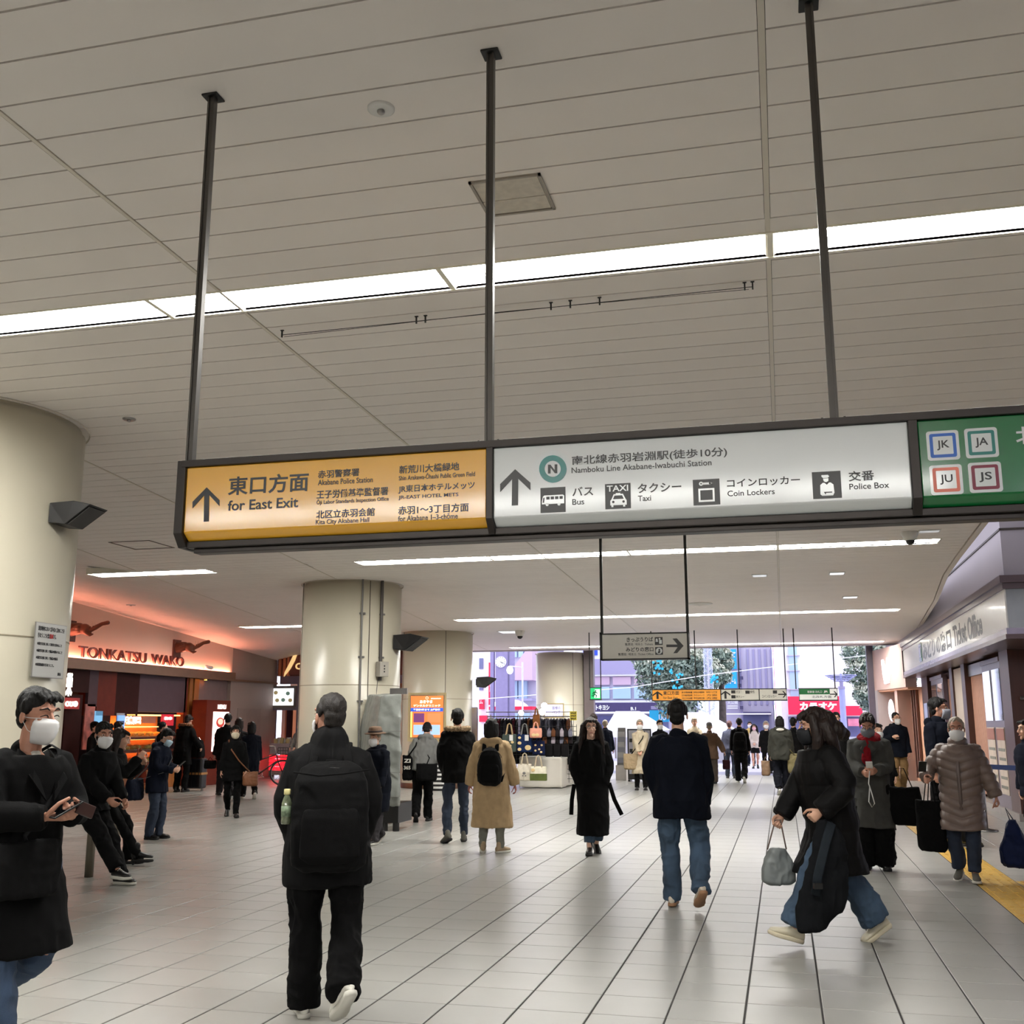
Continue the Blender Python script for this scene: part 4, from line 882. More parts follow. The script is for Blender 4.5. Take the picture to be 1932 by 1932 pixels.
# ceiling edge fascia following the curve
m = MB(); ys = [-12, 0, 8, 12.67, 14.2, 15.9, 17.8, 19.6, 21.4, 23.2, 25, 27, 29, 30.8, 33.3]
for a, b in zip(ys[:-1], ys[1:]):
    xa, xb = edgeR(a), edgeR(b); m.add([(xa-.0,a,H-.01),(xa+.07,a,H-.01),(xb+.07,b,H-.01),(xb,b,H-.01),(xa,a,H+.5),(xa+.07,a,H+.5),(xb+.07,b,H+.5),(xb,b,H+.5)], [(0,3,2,1),(4,5,6,7),(0,1,5,4),(1,2,6,5),(2,3,7,6),(3,0,4,7)])
tag(m.build('trim_3', M_seam, fix=False), kind='structure')
cano = thing('canopy_sign', 'long white lit-up sign canopy of the ticket office with plum metal edges', 'shop sign', (XC, YC, 2.8))
MB().box(XC - .06, XC + .5, YC - .06, YE, 3.62, 3.73).box(XC + .5, 9, YC - .06, YC + .5, 3.62, 3.73).build('cornice', M_corn, cano)
MB().box(XC - .025, XC + .5, YC - .025, YE, 3.53, 3.62).box(XC + .5, 9, YC - .025, YC + .5, 3.53, 3.62).build('cornice_step', M_corn, cano)
MB().box(XC, XC + .45, YC + .02, YE - .06, 2.95, 3.53).build('sign_face', M_signw, cano)
MB().box(XC + .02, 9, YC, YC + .4, 2.95, 3.53).build('side_face', mat('office_side_panel', (.44, .45, .43), .15, coat=.6), cano)
MB().box(XC - .02, XC + .45, YC - .02, YE, 2.86, 2.95).box(XC + .45, 9, YC - .02, YC + .45, 2.86, 2.95).build('lower_ledge', mat('pale_plum_metal', (.60, .56, .62), .25, metal=.3), cano)
MB().box(XC - .04, XC + 1.6, YC - .04, YE, 2.79, 2.86).box(XC + 1.6, 9, YC - .04, YC + 3, 2.79, 2.86).build('lower_frame', M_corn, cano)
MB().box(XC - .03, XC + .45, YE - .06, YE, 2.86, 3.73).build('end_cap', M_corn, cano)
MR = frame((XC - .001, 0), (XC - .001, -1))          # right wall: local x runs towards the viewer
def LR(txt, y0, y1, z0, z1, m, par, b=.01, M=MR, d=.002): return lettering(txt, -y1, -y0, z0, z1, 0, m, par, b, d, M)
LR('みどりの窓口', 22.4, 26.8, 3.02, 3.44, S_ink, cano, .035); LR('Ticket Office', 19.0, 22.1, 3.02, 3.42, S_ink, cano, .03)
# green seat emblem of the office before the words
MB().box(XC - .012, XC, 27.0, 27.5, 3.02, 3.46).build('seat_emblem', S_grn, cano); MB().box(XC - .02, XC - .012, 27.12, 27.38, 3.12, 3.36).build('seat_mark', S_whi, cano)
# office front under the canopy
XW = 3.72
tag(MB().box(XW + .25, XW + .4, 19.6, YE, 0, 2.8).box(XW + .25, 9, 19.6, 19.9, 0, 2.8).build('wall_office', mat('office_wall', (.66, .46, .38), .6)), kind='structure')
tag(MB().box(XW - .06, XW + .3, 19.38, YE, 0, .12).box(XW + .3, 9, 19.38, 19.7, 0, .12).build('baseboard_right', mat('stone_base', (.58, .55, .53), .5)), kind='structure')
off = thing('ticket_office_front', 'brown framed ticket office front with glass doors and vertical blinds', 'shopfront', (XW, 19.4, .12))
pil = [(19.4, 20.15), (23.9, 24.35), (25.6, 26.0), (29.9, YE)]
for a, b in pil: MB().box(XW - .02, XW + .28, a, b, .12, 2.8).build('pillar', M_brown if a > 20 else M_wood, off)
def dooru(y0, y1, nleaf, label_post=False, z1=2.72):
    df = MB().box(XW, XW + .10, y0, y1, .12, z1).box(XW - .03, XW, y0, y1, z1 - .08, z1).build('door_frame', M_plum, off)
    w_ = (y1 - y0) / nleaf
    for k in range(nleaf):
        a, b = y0 + w_ * k + .10, y0 + w_ * (k + 1) - .10
        gm = mat('mirror_glass', (.62, .66, .74), .04, metal=.85, var=.05)
        MB().box(XW - .012, XW, a, b, 1.62, 2.52).build('glass_pane', gm, df)
        MB().box(XW - .012, XW, a, b, .35, 1.5).build('poster_pane', mat('poster_paper', (.78, .72, .66), .5, var=.1, nscale=3), df)
        MB().box(XW - .018, XW - .012, a, b, 1.28, 1.48).build('poster_band', mat('poster_brown', (.62, .40, .33), .5), df)
        for q in range(5): MB().box(XW - .018, XW - .012, a + .06, b - .08 - .03 * (q % 2), .45 + q * .16, .50 + q * .16).build('printed_block', mat('poster_ink', (.50, .50, .46), .6), df)
dooru(20.2, 22.0, 2); dooru(27.2, 29.3, 2)
for k in range(14):      # blinds
    y_ = 22.2 + k * .125; MB().box(XW + .10, XW + .13 + .03 * (k % 2), y_, y_ + .10, .2, 2.55).build('blind_slat', M_curt, off)
MB().box(XW + .05, XW + .1, 22.05, 23.9, 2.52, 2.75).build('door_header', M_steel, off)
for k in range(9):
    y_ = 26.05 + k * .125; MB().box(XW + .10, XW + .14, y_, y_ + .1, .2, 2.6).build('blind_slat', M_curt, off)
MB().box(XW + .02, XW + .06, 24.4, 25.6, .12, 2.75).build('wall_panel', M_cream, off)
for k in range(10):      # blinds on the near face
    x_ = XW + .35 + k * .14; MB().box(x_, x_ + .11, 19.44, 19.48, .5, 2.6).build('blind_slat', M_curt, off)
MB().box(XW + .28, 7, 19.36, 19.46, 1.75, 2.05).build('grab_bar_panel', mat('olive_panel', (.42, .40, .36), .4), off)
MB().tube([(XW + .1, 19.3, 1.98), (XW + .5, 19.3, 1.98)], .03, 8).build('bar_end', M_steel, off)
# belt barrier in front
bb = thing('belt_barrier', 'blue retractable belt barrier by the posters of the ticket office', 'barrier', (2.95, 17.2, 0))
for x_, y_ in ((2.85, 17.6), (4.3, 15.6)):
    MB().lathe((x_, y_), [(.0, .0), (.17, 0), (.17, .02), (.03, .04), (.03, .92), (.04, .93), (.04, 1.0), (0, 1.0)], 16).build('post', M_steel, bb, smooth=True)
MB().prism([(.90, 0), (.97, 0), (.97, 1), (.90, 1)], 0, .004, 'x')
q = MB(); q.add([(2.85,17.6,.90),(4.3,15.6,.90),(4.3,15.6,.97),(2.85,17.6,.97),(2.855,17.605,.90),(4.305,15.605,.90),(4.305,15.605,.97),(2.855,17.605,.97)], [(0,1,2,3),(7,6,5,4),(0,4,5,1),(3,2,6,7),(0,3,7,4),(1,5,6,2)]); q.build('belt', mat('belt_blue', (.10, .18, .36), .6), bb)
# small shop between office and exit
P0, P1 = (XC + .02, YE + .05), (2.72, 34.4)
sh = thing('corner_shop_front', 'pale pink shop front with glowing white plaque and oval lamp by the exit', 'shopfront', (P0[0], P0[1], 0))
MS = frame(P1, P0); LS = math.hypot(P0[0] - P1[0], P0[1] - P1[1])
M_pink = mat('shop_pink', (.74, .62, .58), .6, var=.02); M_warm = mat('shop_warm', (.82, .62, .50), .6, var=.02)
def sb(name, a, b, z0, z1, d0, d1, m, **k): return MB().box(a, b, d0, d1, z0, z1).xf(MS).build(name, m, sh, **k)
sb('fascia', 0, LS, 2.55, 3.75, 0, .3, M_pink); sb('back_panel', .35, LS, 0, 2.55, .5, .55, M_warm); sb('end_post', 0, .35, 0, 2.55, 0, .5, M_lilac)
sb('divider', LS * .55, LS * .63, 0, 2.55, .1, .5, M_pink); sb('recess_soffit', .35, LS, 2.5, 2.56, .05, .55, M_warm)
wg = emit('plaque_glow', (1., .97, 1.), 1.1)
pl_ = MB().prism([(LS * .36, 3.40), (LS * .40, 3.42), (LS * .44, 3.2), (LS * .50, 3.2), (LS * .54, 3.45), (LS * .58, 3.42), (LS * .60, 2.98), (LS * .54, 2.72), (LS * .42, 2.70), (LS * .38, 3.0)], -.05, -.005, 'y'); pl_.xf(MS); pl_.build('glowing_plaque', wg, sh)
MB().ell((LS * .42, .1, 1.95), (.12, .08, .32), 16, 10).xf(MS).build('oval_lamp', wg, sh, smooth=True)
for k in range(5): sb('curtain_fold', LS * .68 + k * .10, LS * .68 + k * .10 + .07, .1, 2.5, .42 - .03 * (k % 2), .48, mat('brown_curtain', (.42, .28, .24), .7))
po = thing('wall_poster', 'narrow blue and white poster on the wall strip beside the ticket office', 'poster', (XC + .3, YE - .6, 1.2))
MB().box(XW - .04, XW - .02, 30.1, 30.75, 1.15, 2.1).build('paper', mat('poster_blue', (.62, .66, .80), .4, var=.15, nscale=3), po)
MB().box(XW - .045, XW - .04, 30.2, 30.65, 1.2, 1.45).build('printed_block', mat('poster_pink', (.8, .6, .66), .4), po)
# exit frame post
tag(MB().box(2.56, 2.76, 34.3, 34.6, 0, H + .9).build('trim_4', mat('exit_frame_plum', (.36, .33, .38), .35)), kind='structure')
tag(MB().box(-6.32, -6.0, 34.9, 35.2, 0, H + .9).build('trim_5', mat('exit_frame_brown', (.42, .38, .38), .35)), kind='structure')
# ------------------------------------------------------------------ left side: shops
XL = -15.0
ML = frame((XL, 0), (XL, 1))           # wall plane, local x = Y, viewer side +X (local -y)
def wp(px, py, X=XL): p = fx(px, py, X); return p[1], p[2]
M_pinkw = mat('fascia_plaster', (.86, .78, .72), .7, var=.02, nscale=1); M_ledge = mat('ledge_bronze', (.50, .40, .33), .4, metal=.3, var=.05)
M_dbr = mat('espresso_panel', (.20, .075, .065), .6, spec=.15, var=.12); M_aub = mat('aubergine_panel', (.33, .26, .29), .55, spec=.2, var=.05); M_rbr = mat('red_brown_panel', (.42, .15, .09), .5, spec=.2, var=.1)
M_oak = mat('golden_oak', (.62, .38, .17), .4, var=.15, nscale=5, stretch=(2, 2, .3))
tag(MB().box(XL - .3, XL, 15, 27.35, 2.98, 4.9).build('wall_shop_fascia', M_pinkw), kind='structure')
tag(MB().box(XL - .3, XL - .02, 27.35, 30.2, 0, 4.9).build('wall_shop_end', mat('grey_plaster', (.62, .57, .55), .6, var=.03, nscale=1)), kind='structure')
tag(MB().box(XL - 1.7, XL - 1.5, 15, 27.4, 0, 3).build('wall_shop_back', M_dbr), kind='structure')
tag(MB().box(XL - 1.6, XL - .0, 18.6, 18.75, 0, 3).build('wall_shop_side', M_dbr), kind='structure')
tag(MB().box(XL - 1.6, XL - .05, 15, 27.4, 2.90, 2.98).build('ceiling_shop', M_dbr), kind='structure')
sf = thing('shop_sign_ledge', 'bronze ledge with cove light and raised latin letters over the fried food shop', 'shop sign', (XL, 20, 2.74))
MB().box(XL - .1, XL + .12, 15, 27.35, 2.745, 2.93).build('ledge', M_ledge, sf)
MB().box(XL + .095, XL + .12, 15, 27.35, 2.93, 2.975).build('ledge_lip', M_ledge, sf)
MB().box(XL - .02, XL + .06, 27.35, 30.1, 2.745, 2.80).build('ledge_end', M_ledge, sf)
MB().box(XL + .03, XL + .07, 15.2, 27.2, 2.935, 2.955).build('cove_light', emit('cove_glow', (1., .60, .48), 70), sf)
y0, z0 = wp(144, 1244); y1, z1 = wp(341, 1257)
lt = lettering('TONKATSU', wp(144, 1219)[0], wp(270, 1250)[0], 3.0, 3.25, -.05, mat('letter_red_metal', (.45, .24, .22), .35, metal=.4), sf, .004, .05, ML)
lt = lettering('WAKO', wp(280, 1250)[0], wp(341, 1255)[0], 3.0, 3.25, -.05, _M['letter_red_metal'], sf, .004, .05, ML)
# animal head trophies
def trophy(px, py, label):
    Y, Z = wp(px, py); t = thing('wall_trophy', label, 'sculpture', (XL, Y, Z - .2)); B = mat('bronze_brown', (.36, .22, .16), .4, metal=.3, var=.15)
    MB().box(XL, XL + .05, Y - .17, Y + .17, Z - .26, Z + .2).build('plaque', mat('plaque_dark', (.30, .16, .12), .5), t, bevel=.01)
    h = MB(); h.limb([(XL + .03, Y, Z), (XL + .22, Y + .03, Z + .02)], [(.14, .15), (.13, .13)], 12); h.ell((XL + .34, Y + .05, Z + .01), (.14, .11, .12), 14, 10)
    h.limb([(XL + .42, Y + .08, Z - .01), (XL + .56, Y + .12, Z + .04), (XL + .68, Y + .16, Z + .12), (XL + .80, Y + .2, Z + .15)], [.075, .055, .045, .05], 10)
    h.limb([(XL + .40, Y + .05, Z - .08), (XL + .46, Y + .08, Z - .12), (XL + .52, Y + .1, Z - .10)], [.05, .04, .02], 8)
    for s in (-1, 1): h.limb([(XL + .25, Y + s * .09, Z + .05), (XL + .20, Y + s * .17, Z + .02)], [.05, .02], 8)
    me = skinmesh(h, 'head', B, .014, 2); me.transform(Matrix.Translation(-t.location)); bput('head', me, t)
    for s in (-1, 1): MB().limb([(XL + .5, Y + .1 + s * .04, Z + .03), (XL + .53, Y + .11 + s * .05, Z + .12), (XL + .52, Y + .11 + s * .05, Z + .17)], [.014, .011, .004], 6).build('tusk', M_cream, t)
trophy(332, 1222, 'brown animal head trophy on the pink wall at the end of the big letters'); trophy(131, 1188, 'brown animal head trophy half hidden behind the big round column')
sp = thing('spotlight', 'small white spotlight at the lower right end of the pink fascia', 'spotlight', (XL, 23.9, 3.0)); Yp, Zp = wp(382, 1258)
sp.location = (XL + .1, Yp, Zp - .1)
MB().limb([(XL + .12, Yp, Zp), (XL + .2, Yp + .12, Zp - .02)], .05, 10).build('lamp_head', M_white, sp, smooth=True); MB().tube([(XL, Yp + .05, Zp - .08), (XL + .14, Yp + .05, Zp - .02)], .012, 6).build('bracket', M_white, sp)
# downlights below the ledge
for k in range(9):
    yy = 19.6 + k * .92; t = thing('downlight', 'small warm round downlight in the soffit over the fried food shop', 'downlight', (XL - .3, yy, 2.89), 0, 'downlights over the fried food shop')
    MB().lathe((XL - .22, yy), [(.0, 2.888), (.06, 2.888), (.06, 2.899)], 16).build('lens', emit('downlight_glow', (1., .72, .50), 130), t); MB().lathe((XL - .22, yy), [(.06, 2.899), (.06, 2.88), (.08, 2.88), (.08, 2.899)], 16).build('rim', M_steel, t)
store = thing('shop_counter_front', 'dark brown shop front with a glowing food counter and wood door frame', 'shopfront', (XL - .3, 23, 0))
XS = XL - .12
def pan(name, px0, px1, z0, z1, m, d=.06, X=XS, y=1400, par=None):
    a = fx(px0, y, X)[1]; b = fx(px1, y, X)[1]; return MB().box(X - d, X, a, b, z0, z1).build(name, m, par or store)
pan('dark_panel', 118, 160, 2.25, 2.9, M_dbr, .1); pan('aubergine_panel', 160, 177, 1.95, 2.9, M_aub, .08); pan('bulkhead', 177, 212, 1.75, 2.9, M_rbr, .5); pan('bulkhead', 212, 256, 1.75, 2.9, M_dbr, .3)
pan('aubergine_panel', 256, 346, 1.85, 2.9, M_aub, .08)
pan('wood_post', 352, 358, 0, 2.9, M_oak, .2); pan('wood_post', 361, 370, 0, 2.9, M_oak, .2); pan('wood_post', 343, 349, 0, 2.9, M_rbr, .2)
pan('wall_strip', 370, 436, 0, 2.9, mat('mauve_wall', (.50, .42, .42), .5), .3)
pan('side_panel', 118, 150, 0, 2.2, M_dbr, .1); pan('light_poster', 156, 175, 1.0, 2.0, mat('poster_meat', (.70, .40, .36), .4, var=.5, nscale=6), .03); pan('blue_screen', 174, 190, 1.55, 1.85, emit('screen_blue', (.45, .68, .85), .8), .03)
pan('doorway_dark', 190, 205, 0, 1.75, M_dbr, .3)
# counter showcase
ca, cb = fx(236, 1400, XS)[1], fx(345, 1400, XS)[1]
case = thing('food_display_case', 'glass counter case with three lit shelves of golden fried food', 'display case', (XS - .4, (ca + cb) / 2, 0))
MB().box(XS - .8, XS, ca, cb, 0, .45).build('counter_base', M_oak, case); MB().box(XS - .82, XS - .78, ca, cb, .45, 1.8).build('back_wall', mat('case_back', (.90, .55, .28), .6), case)
MB().box(XS - .5, XS - .06, ca + .1, cb - .1, 1.76, 1.79).build('case_lamp', emit('case_glow', (1., .66, .34), 9), case)
for k, z in enumerate((.62, .93, 1.24)):
    MB().box(XS - .75, XS - .05, ca, cb, z - .03, z).build('shelf', mat('shelf_orange', (.80, .42, .22), .4), case); MB().box(XS - .08, XS - .04, ca, cb, z - .05, z + .01).build('shelf_lip', mat('lip_red', (.62, .22, .14), .4), case)
    MB().box(XS - .7, XS - .66, ca + .1, cb - .1, z + .24, z + .26).build('shelf_lamp', _M['case_glow'], case)
fry = mat('fried_crumb', (.86, .58, .26), .7, var=.35, nscale=30, bump=.6, bscale=60); trm = mat('tray_white', (.88, .85, .78), .4)
rf = random.Random(4); fm = {}
for v in range(4):
    b = MB()
    if v % 2: b.limb([(-.1, 0, .045), (0, .03, .055), (.11, 0, .04)], [(.06, .035), (.08, .045), (.05, .03)], 12)
    else: b.ell((0, 0, .045), (.11, .075, .042), 14, 8)
    fm[v] = skinmesh(b, 'fried_cutlet', fry, .012, 1, folds(.008, 40, v, 1.)); fm[v].polygons.foreach_set('use_smooth', [True] * len(fm[v].polygons))
shelfn = {0: 'lowest', 1: 'middle', 2: 'top'}
for k, z in enumerate((.62, .93, 1.24)):
    n = 0; y_ = ca + .25
    while y_ < cb - .25:
        tr = thing('serving_tray', 'white tray of fried food on the %s shelf of the lit case' % shelfn[k], 'tray', (XS - .33, y_, z), 0, 'trays on the %s shelf' % shelfn[k])
        MB().loft([[(XS - .33 + sx * a, y_ + sy * b_, zz) for sx, sy in ((-1, -1), (1, -1), (1, 1), (-1, 1))] for a, b_, zz in ((.2, .2, z), (.23, .24, z + .025))]).build('tray_body', trm, tr)
        for q in range(4):
            o = bpy.data.objects.new('fried_cutlet', fm[rf.randrange(4)]); COL.objects.link(o); o.location = (XS - .42 + .18 * (q % 2) + rf.uniform(-.02, .02), y_ - .11 + .22 * (q // 2), z + .02); o.rotation_euler = (0, 0, rf.uniform(0, 3)); o.scale = (1, 1, 1.2)
            tag(o, 'golden fried cutlet on a tray on the %s shelf' % shelfn[k], 'food', 'fried food on the %s shelf' % shelfn[k])
        y_ += .52
MB().box(XS - .01, XS, ca, cb, .5, 1.80).build('glass_front', glass('case_glass', alpha=.1), case)
# signs inside the counter
bs = thing('illuminated_shop_board', 'white kanji board and red banner hanging over the food case', 'sign', (XS, ca + 1, 1.5))
a = fx(236, 1350, XS + .02)[1]; b = fx(266, 1350, XS + .02)[1]
lettering('特選', a, b, 1.55, 1.74, -(XS + .02 - XL) * 1.0, emit('board_white', (1, .97, .93), 2.0), bs, .05, .02, ML)
MB().box(XS + .0, XS + .02, fx(268, 1350, XS)[1], fx(293, 1350, XS)[1], 1.58, 1.74).build('price_board', mat('board_tan', (.70, .42, .32), .5), bs)
MB().box(XS + .0, XS + .02, fx(304, 1350, XS)[1], fx(327, 1350, XS)[1], 1.52, 1.80).build('red_banner', emit('banner_red', (.75, .12, .18), .5), bs)
lettering('和幸', fx(308, 1350, XS)[1], fx(323, 1350, XS)[1], 1.66, 1.74, -(XS + .03 - XL), _M['board_white'], bs, .02, .01, ML)
# left neighbour: vertical sign and red letter board
vs = thing('vertical_shop_sign', 'white kanji sign above a red letter board beside the round column', 'sign', (XL, 19.0, 2.0))
lettering('栄', fx(121, 1300, XL)[1], fx(133, 1300, XL)[1], 2.15, 2.65, -.03, emit('sign_kanji_white', (1, .98, .92), 2.5), vs, .04, .02, ML)
MB().box(XL - .02, XL + .01, 18.6, fx(150, 1320, XL)[1], 1.88, 2.12).build('red_board', emit('board_red', (.55, .10, .08), .35), vs)
lettering('OU●', fx(121, 1320, XL)[1], fx(144, 1320, XL)[1], 1.93, 2.05, -.03, _M['sign_kanji_white'], vs, .04, .02, ML)
# standing blue screen, easel, menu kiosk
def screen(px0, px1, zt, zb, X, name, label, cat, m, fm, stand=True):
    a = fx(px0, 1370, X)[1]; b = fx(px1, 1370, X)[1]; t = thing(name, label, cat, (X, (a + b) / 2, 0)); return t, a, b
X = -14.4; a, b = fx(222, 1370, X)[1], fx(235, 1370, X)[1]
t = thing('standing_screen', 'narrow upright lit blue display on a stand before the fried food case', 'display', (X, (a + b) / 2, 0))
MB().box(X - .03, X, a, b, .98, 1.75).build('lit_panel', emit('panel_blue', (.45, .62, .85), 1.1), t); MB().box(X - .04, X - .03, a - .02, b + .02, .96, 1.80).tube([(X - .03, (a + b) / 2, 0), (X - .03, (a + b) / 2, 1)], .02, 6).build('frame', M_steel, t); MB().lathe((X - .03, (a + b) / 2), [(0, 0), (.2, 0), (.2, .015), (0, .02)], 20).build('foot', M_steel, t)
for k in range(5): MB().box(X, X + .004, a + .03, b - .03, 1.05 + k * .13, 1.11 + k * .13).build('printed_block', mat('panel_print', (.25, .32, .5), .5), t)
X, Y = -14.45, 22.3
t = thing('menu_easel', 'wooden easel with a printed food picture and small plate on top', 'easel', (X, Y, 0))
for s in (-1, 1): MB().tube([(X + .12, Y + s * .28, 0), (X - .05, Y + s * .05, 1.02)], .018, 6).build('leg', mat('easel_wood', (.50, .24, .14), .5), t)
MB().tube([(X - .40, Y, 0), (X - .05, Y, 1.0)], .018, 6).build('leg', _M['easel_wood'], t)
MB().box(X - .06, X + .16, Y - .22, Y + .22, .66, .69).build('shelf', _M['easel_wood'], t); MB().box(X + .02, X + .05, Y - .20, Y + .20, .22, .62).build('board', M_rbr, t); MB().box(X + .10, X + .13, Y - .25, Y + .25, .18, .21).build('rail', _M['easel_wood'], t)
pt = tag(MB().lathe((X + .05, Y), [(0, .70), (.08, .70), (.15, .72), (.15, .728), (.08, .708), (0, .706)], 24).ell((X + .05, Y, .75), (.10, .10, .06), 12, 8).build('food_plate', mat('food_model', (.80, .42, .28), .5, var=.4, nscale=14)), 'plate of sample food on the wooden easel shelf', 'plate')
X = -14.55; a, b = fx(388, 1370, X)[1], fx(433, 1370, X)[1]
t = thing('menu_kiosk', 'tall dark brown menu pillar with a glowing white food screen', 'kiosk', (X, (a + b) / 2, 0))
MB().box(X - .42, X, a, b, 0, 2.18).build('cabinet', M_rbr, t, bevel=.01); MB().box(X, X + .01, a + (b - a) * .28, b - .08, .85, 1.88).build('screen', emit('kiosk_screen', (1., .88, .86), 1.6), t)
c = (a + b) / 2 + .1; MB().ell((X + .012, c, 1.6), (.006, .22, .13), 20, 10).build('printed_dish', emit('dish_red', (.75, .25, .22), .7), t); MB().ell((X + .016, c, 1.62), (.006, .14, .08), 20, 10).build('printed_dish', emit('dish_cream', (.95, .8, .7), .9), t)
lettering('MENU', a + (b - a) * .45, b - (b - a) * .2, 1.95, 2.07, -(X + .002 - XL), _M['kiosk_screen'], t, .03, .01, ML)
for k in range(4): MB().box(X + .01, X + .014, a + (b - a) * .36, b - .15, .95 + k * .11, 1.0 + k * .11).build('printed_block', _M['dish_cream'] if k % 2 else _M['dish_red'], t)
wl = thing('wall_uplight', 'amber wall washer glowing on the mauve wall beside the kiosk', 'wall lamp', (XS + .1, fx(380, 1290, XS)[1], 2.6))
yy = fx(380, 1290, XS)[1]; MB().tube([(XS + .12, yy, 2.72), (XS + .12, yy, 2.84)], .035, 12).build('lamp_can', M_steel, wl); MB().tube([(XS + .12, yy, 2.715), (XS + .12, yy, 2.72)], .03, 12).build('lens', emit('amber_lens', (1., .55, .12), 60), wl)
# grey end wall door
MB().box(XL + .0, XL + .012, 27.6, 29.0, .1, 2.05)
tag(MB().box(XL - .02, XL - .005, 27.8, 29.2, .1, 2.0).build('door_1', mat('grey_door', (.58, .53, .51), .5)), kind='structure')
# --- striped food shop facing the hall, behind the conduit pillar
YF = 30.0
ch = thing('striped_shop_front', 'shop front with ribbed copper fascia and purple band behind the conduit pillar', 'shopfront', (-13, YF, 0))
tag(MB().box(-15.2, -10.3, YF + 1.5, YF + 1.7, 0, 4).box(-10.5, -10.3, YF, 33.0, 0, 4).build('wall_shop_striped', M_warm), kind='structure')
def fp(px, py, Y=YF): p = fy(px, py, Y); return p[0], p[2]
xa = -14.95; z1 = fp(500, 1236)[1]; z0 = fp(500, 1276)[1]
M_cop = mat('copper_rib', (.80, .50, .36), .45, var=.05)
MB().box(xa, -10.3, YF + .06, YF + .3, z0, z1 + .4).build('fascia_board', mat('fascia_dark', (.40, .25, .22), .5), ch)
rb = MB(); x_ = xa + .06
while x_ < fp(546, 1250)[0]: rb.box(x_, x_ + .08, YF, YF + .08, z0, z1); x_ += .14
o = rb.build('copper_ribs', M_cop, ch); tag(o, kind='stuff')
MB().box(fp(546, 1250)[0], -10.3, YF - .01, YF + .08, z0 + .04, z1 - .04).build('logo_board', mat('logo_brown', (.45, .26, .24), .5), ch)
gl = emit('gold_logo', (.95, .80, .55), .8); gx, gz = fp(550, 1256)
MB().prism([(gx - .22, gz - .33), (gx - .02, gz - .1), (gx + .12, gz + .15), (gx + .2, gz + .38), (gx + .06, gz + .3), (gx - .08, gz + .02), (gx - .2, gz - .2)], YF - .05, YF - .012, 'y').build('leaf_emblem', gl, ch)
lettering('CHI', gx + .14, gx + .62, gz - .12, gz + .08, YF - .012, gl, ch, .03, .02)
MB().box(xa + .1, -10.3, YF + .05, YF + .2, fp(500, 1291)[1], z0).build('purple_band', mat('purple_band', (.48, .44, .52), .4), ch)
wb = mat('white_brick', (.78, .76, .76), .6); bx0, bx1 = fp(494, 1300)[0], fp(516, 1300)[0]; br = MB().box(0, (bx1 - bx0) / 2 - .015, 0, .05, 0, .075).mesh('white_brick', wb)
zz = fp(500, 1332)[1]; r_ = 0; zc_ = fp(500, 1291)[1]
MB().box(bx0, bx1, YF + .05, YF + .15, zz, zc_).build('mortar', M_grey, ch)
while zz < zc_ - .08:
    for s in range(2): part('white_brick', br, ch, (bx0 + s * (bx1 - bx0) / 2 + (.0 if r_ % 2 else .0) + 13, -.0, zz))
    zz += .095; r_ += 1
gx0, gx1 = bx0, bx1; MB().box(gx0, gx1, YF, YF + .3, .0, fp(500, 1332)[1]).build('photo_panel', mat('photo_grey', (.42, .45, .55), .3, var=.5, nscale=3), ch)
s0, s1 = fp(517, 1300)[0], fp(555, 1300)[0]
scr = thing('menu_screen', 'bright white menu screen with dish pictures above the shop doorway', 'screen', ((s0 + s1) / 2, YF, fp(520, 1331)[1]))
MB().box(s0 - .05, s1 + .05, YF - .02, YF + .1, fp(520, 1333)[1] - .04, fp(520, 1298)[1] + .06).build('casing', M_grey, scr); MB().box(s0, s1, YF - .03, YF - .02, fp(520, 1331)[1], fp(520, 1299)[1]).build('display', emit('menu_white', (.97, .98, 1), 1.3), scr)
for i, (f, g) in enumerate(((.2, .3), (.5, .32), (.85, .3), (.72, .7), (.12, .75))):
    cx_, cz_ = s0 + (s1 - s0) * f, fp(520, 1331)[1] + (fp(520, 1299)[1] - fp(520, 1331)[1]) * g
    MB().ell((cx_, YF - .032, cz_), (.07, .005, .06), 12, 6).build('printed_dish', emit('dish_mix%d' % (i % 2), ((.6, .55, .4), (.4, .5, .45))[i % 2], .6), scr)
MB().box(s1 + .1, s1 + .35, YF, YF + .15, 0, fp(520, 1291)[1]).build('grey_pier', mat('grey_pier', (.46, .46, .52), .5), ch); MB().box(s0 - .02, s1 + .1, YF - .0, YF + .15, fp(520, 1338)[1] - .03, fp(520, 1334)[1]).build('lintel', mat('grey_pier', ()), ch) if False else MB().box(s0 - .02, s1 + .1, YF, YF + .15, fp(520, 1340)[1], fp(520, 1333)[1]).build('lintel', _M['grey_pier'], ch)
for k, (f, w_) in enumerate(((.0, .12), (.25, .16), (.75, .10))): MB().box(s0 + (s1 - s0) * f, s0 + (s1 - s0) * f + w_, YF + .6, YF + .7, 0, 2.0).build('interior_post', (M_warm, M_dbr, M_dbr)[k], ch)
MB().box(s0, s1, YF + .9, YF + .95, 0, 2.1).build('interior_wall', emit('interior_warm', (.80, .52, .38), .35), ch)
ct = thing('promotion_cart', 'low cart with glowing red stripes and packets on top before the striped shop', 'cart', (-14.2, 29.4, 0))
c0, c1_ = fy(511, 1440, 29.3)[0], fy(549, 1440, 29.3)[0]
MB().box(c0, c1_, 29.2, 29.7, .10, .22).build('chassis', M_grey, ct)
for k in range(4): MB().box(c0, c1_, 29.18, 29.7, .24 + k * .11, .24 + k * .11 + .085).build('red_light_bar', emit('red_bar', (1., .12, .18), 1.6), ct)
MB().box(c0, c1_, 29.2, 29.7, .70, 1.0).build('bin', mat('bin_grey', (.60, .58, .60), .5), ct)
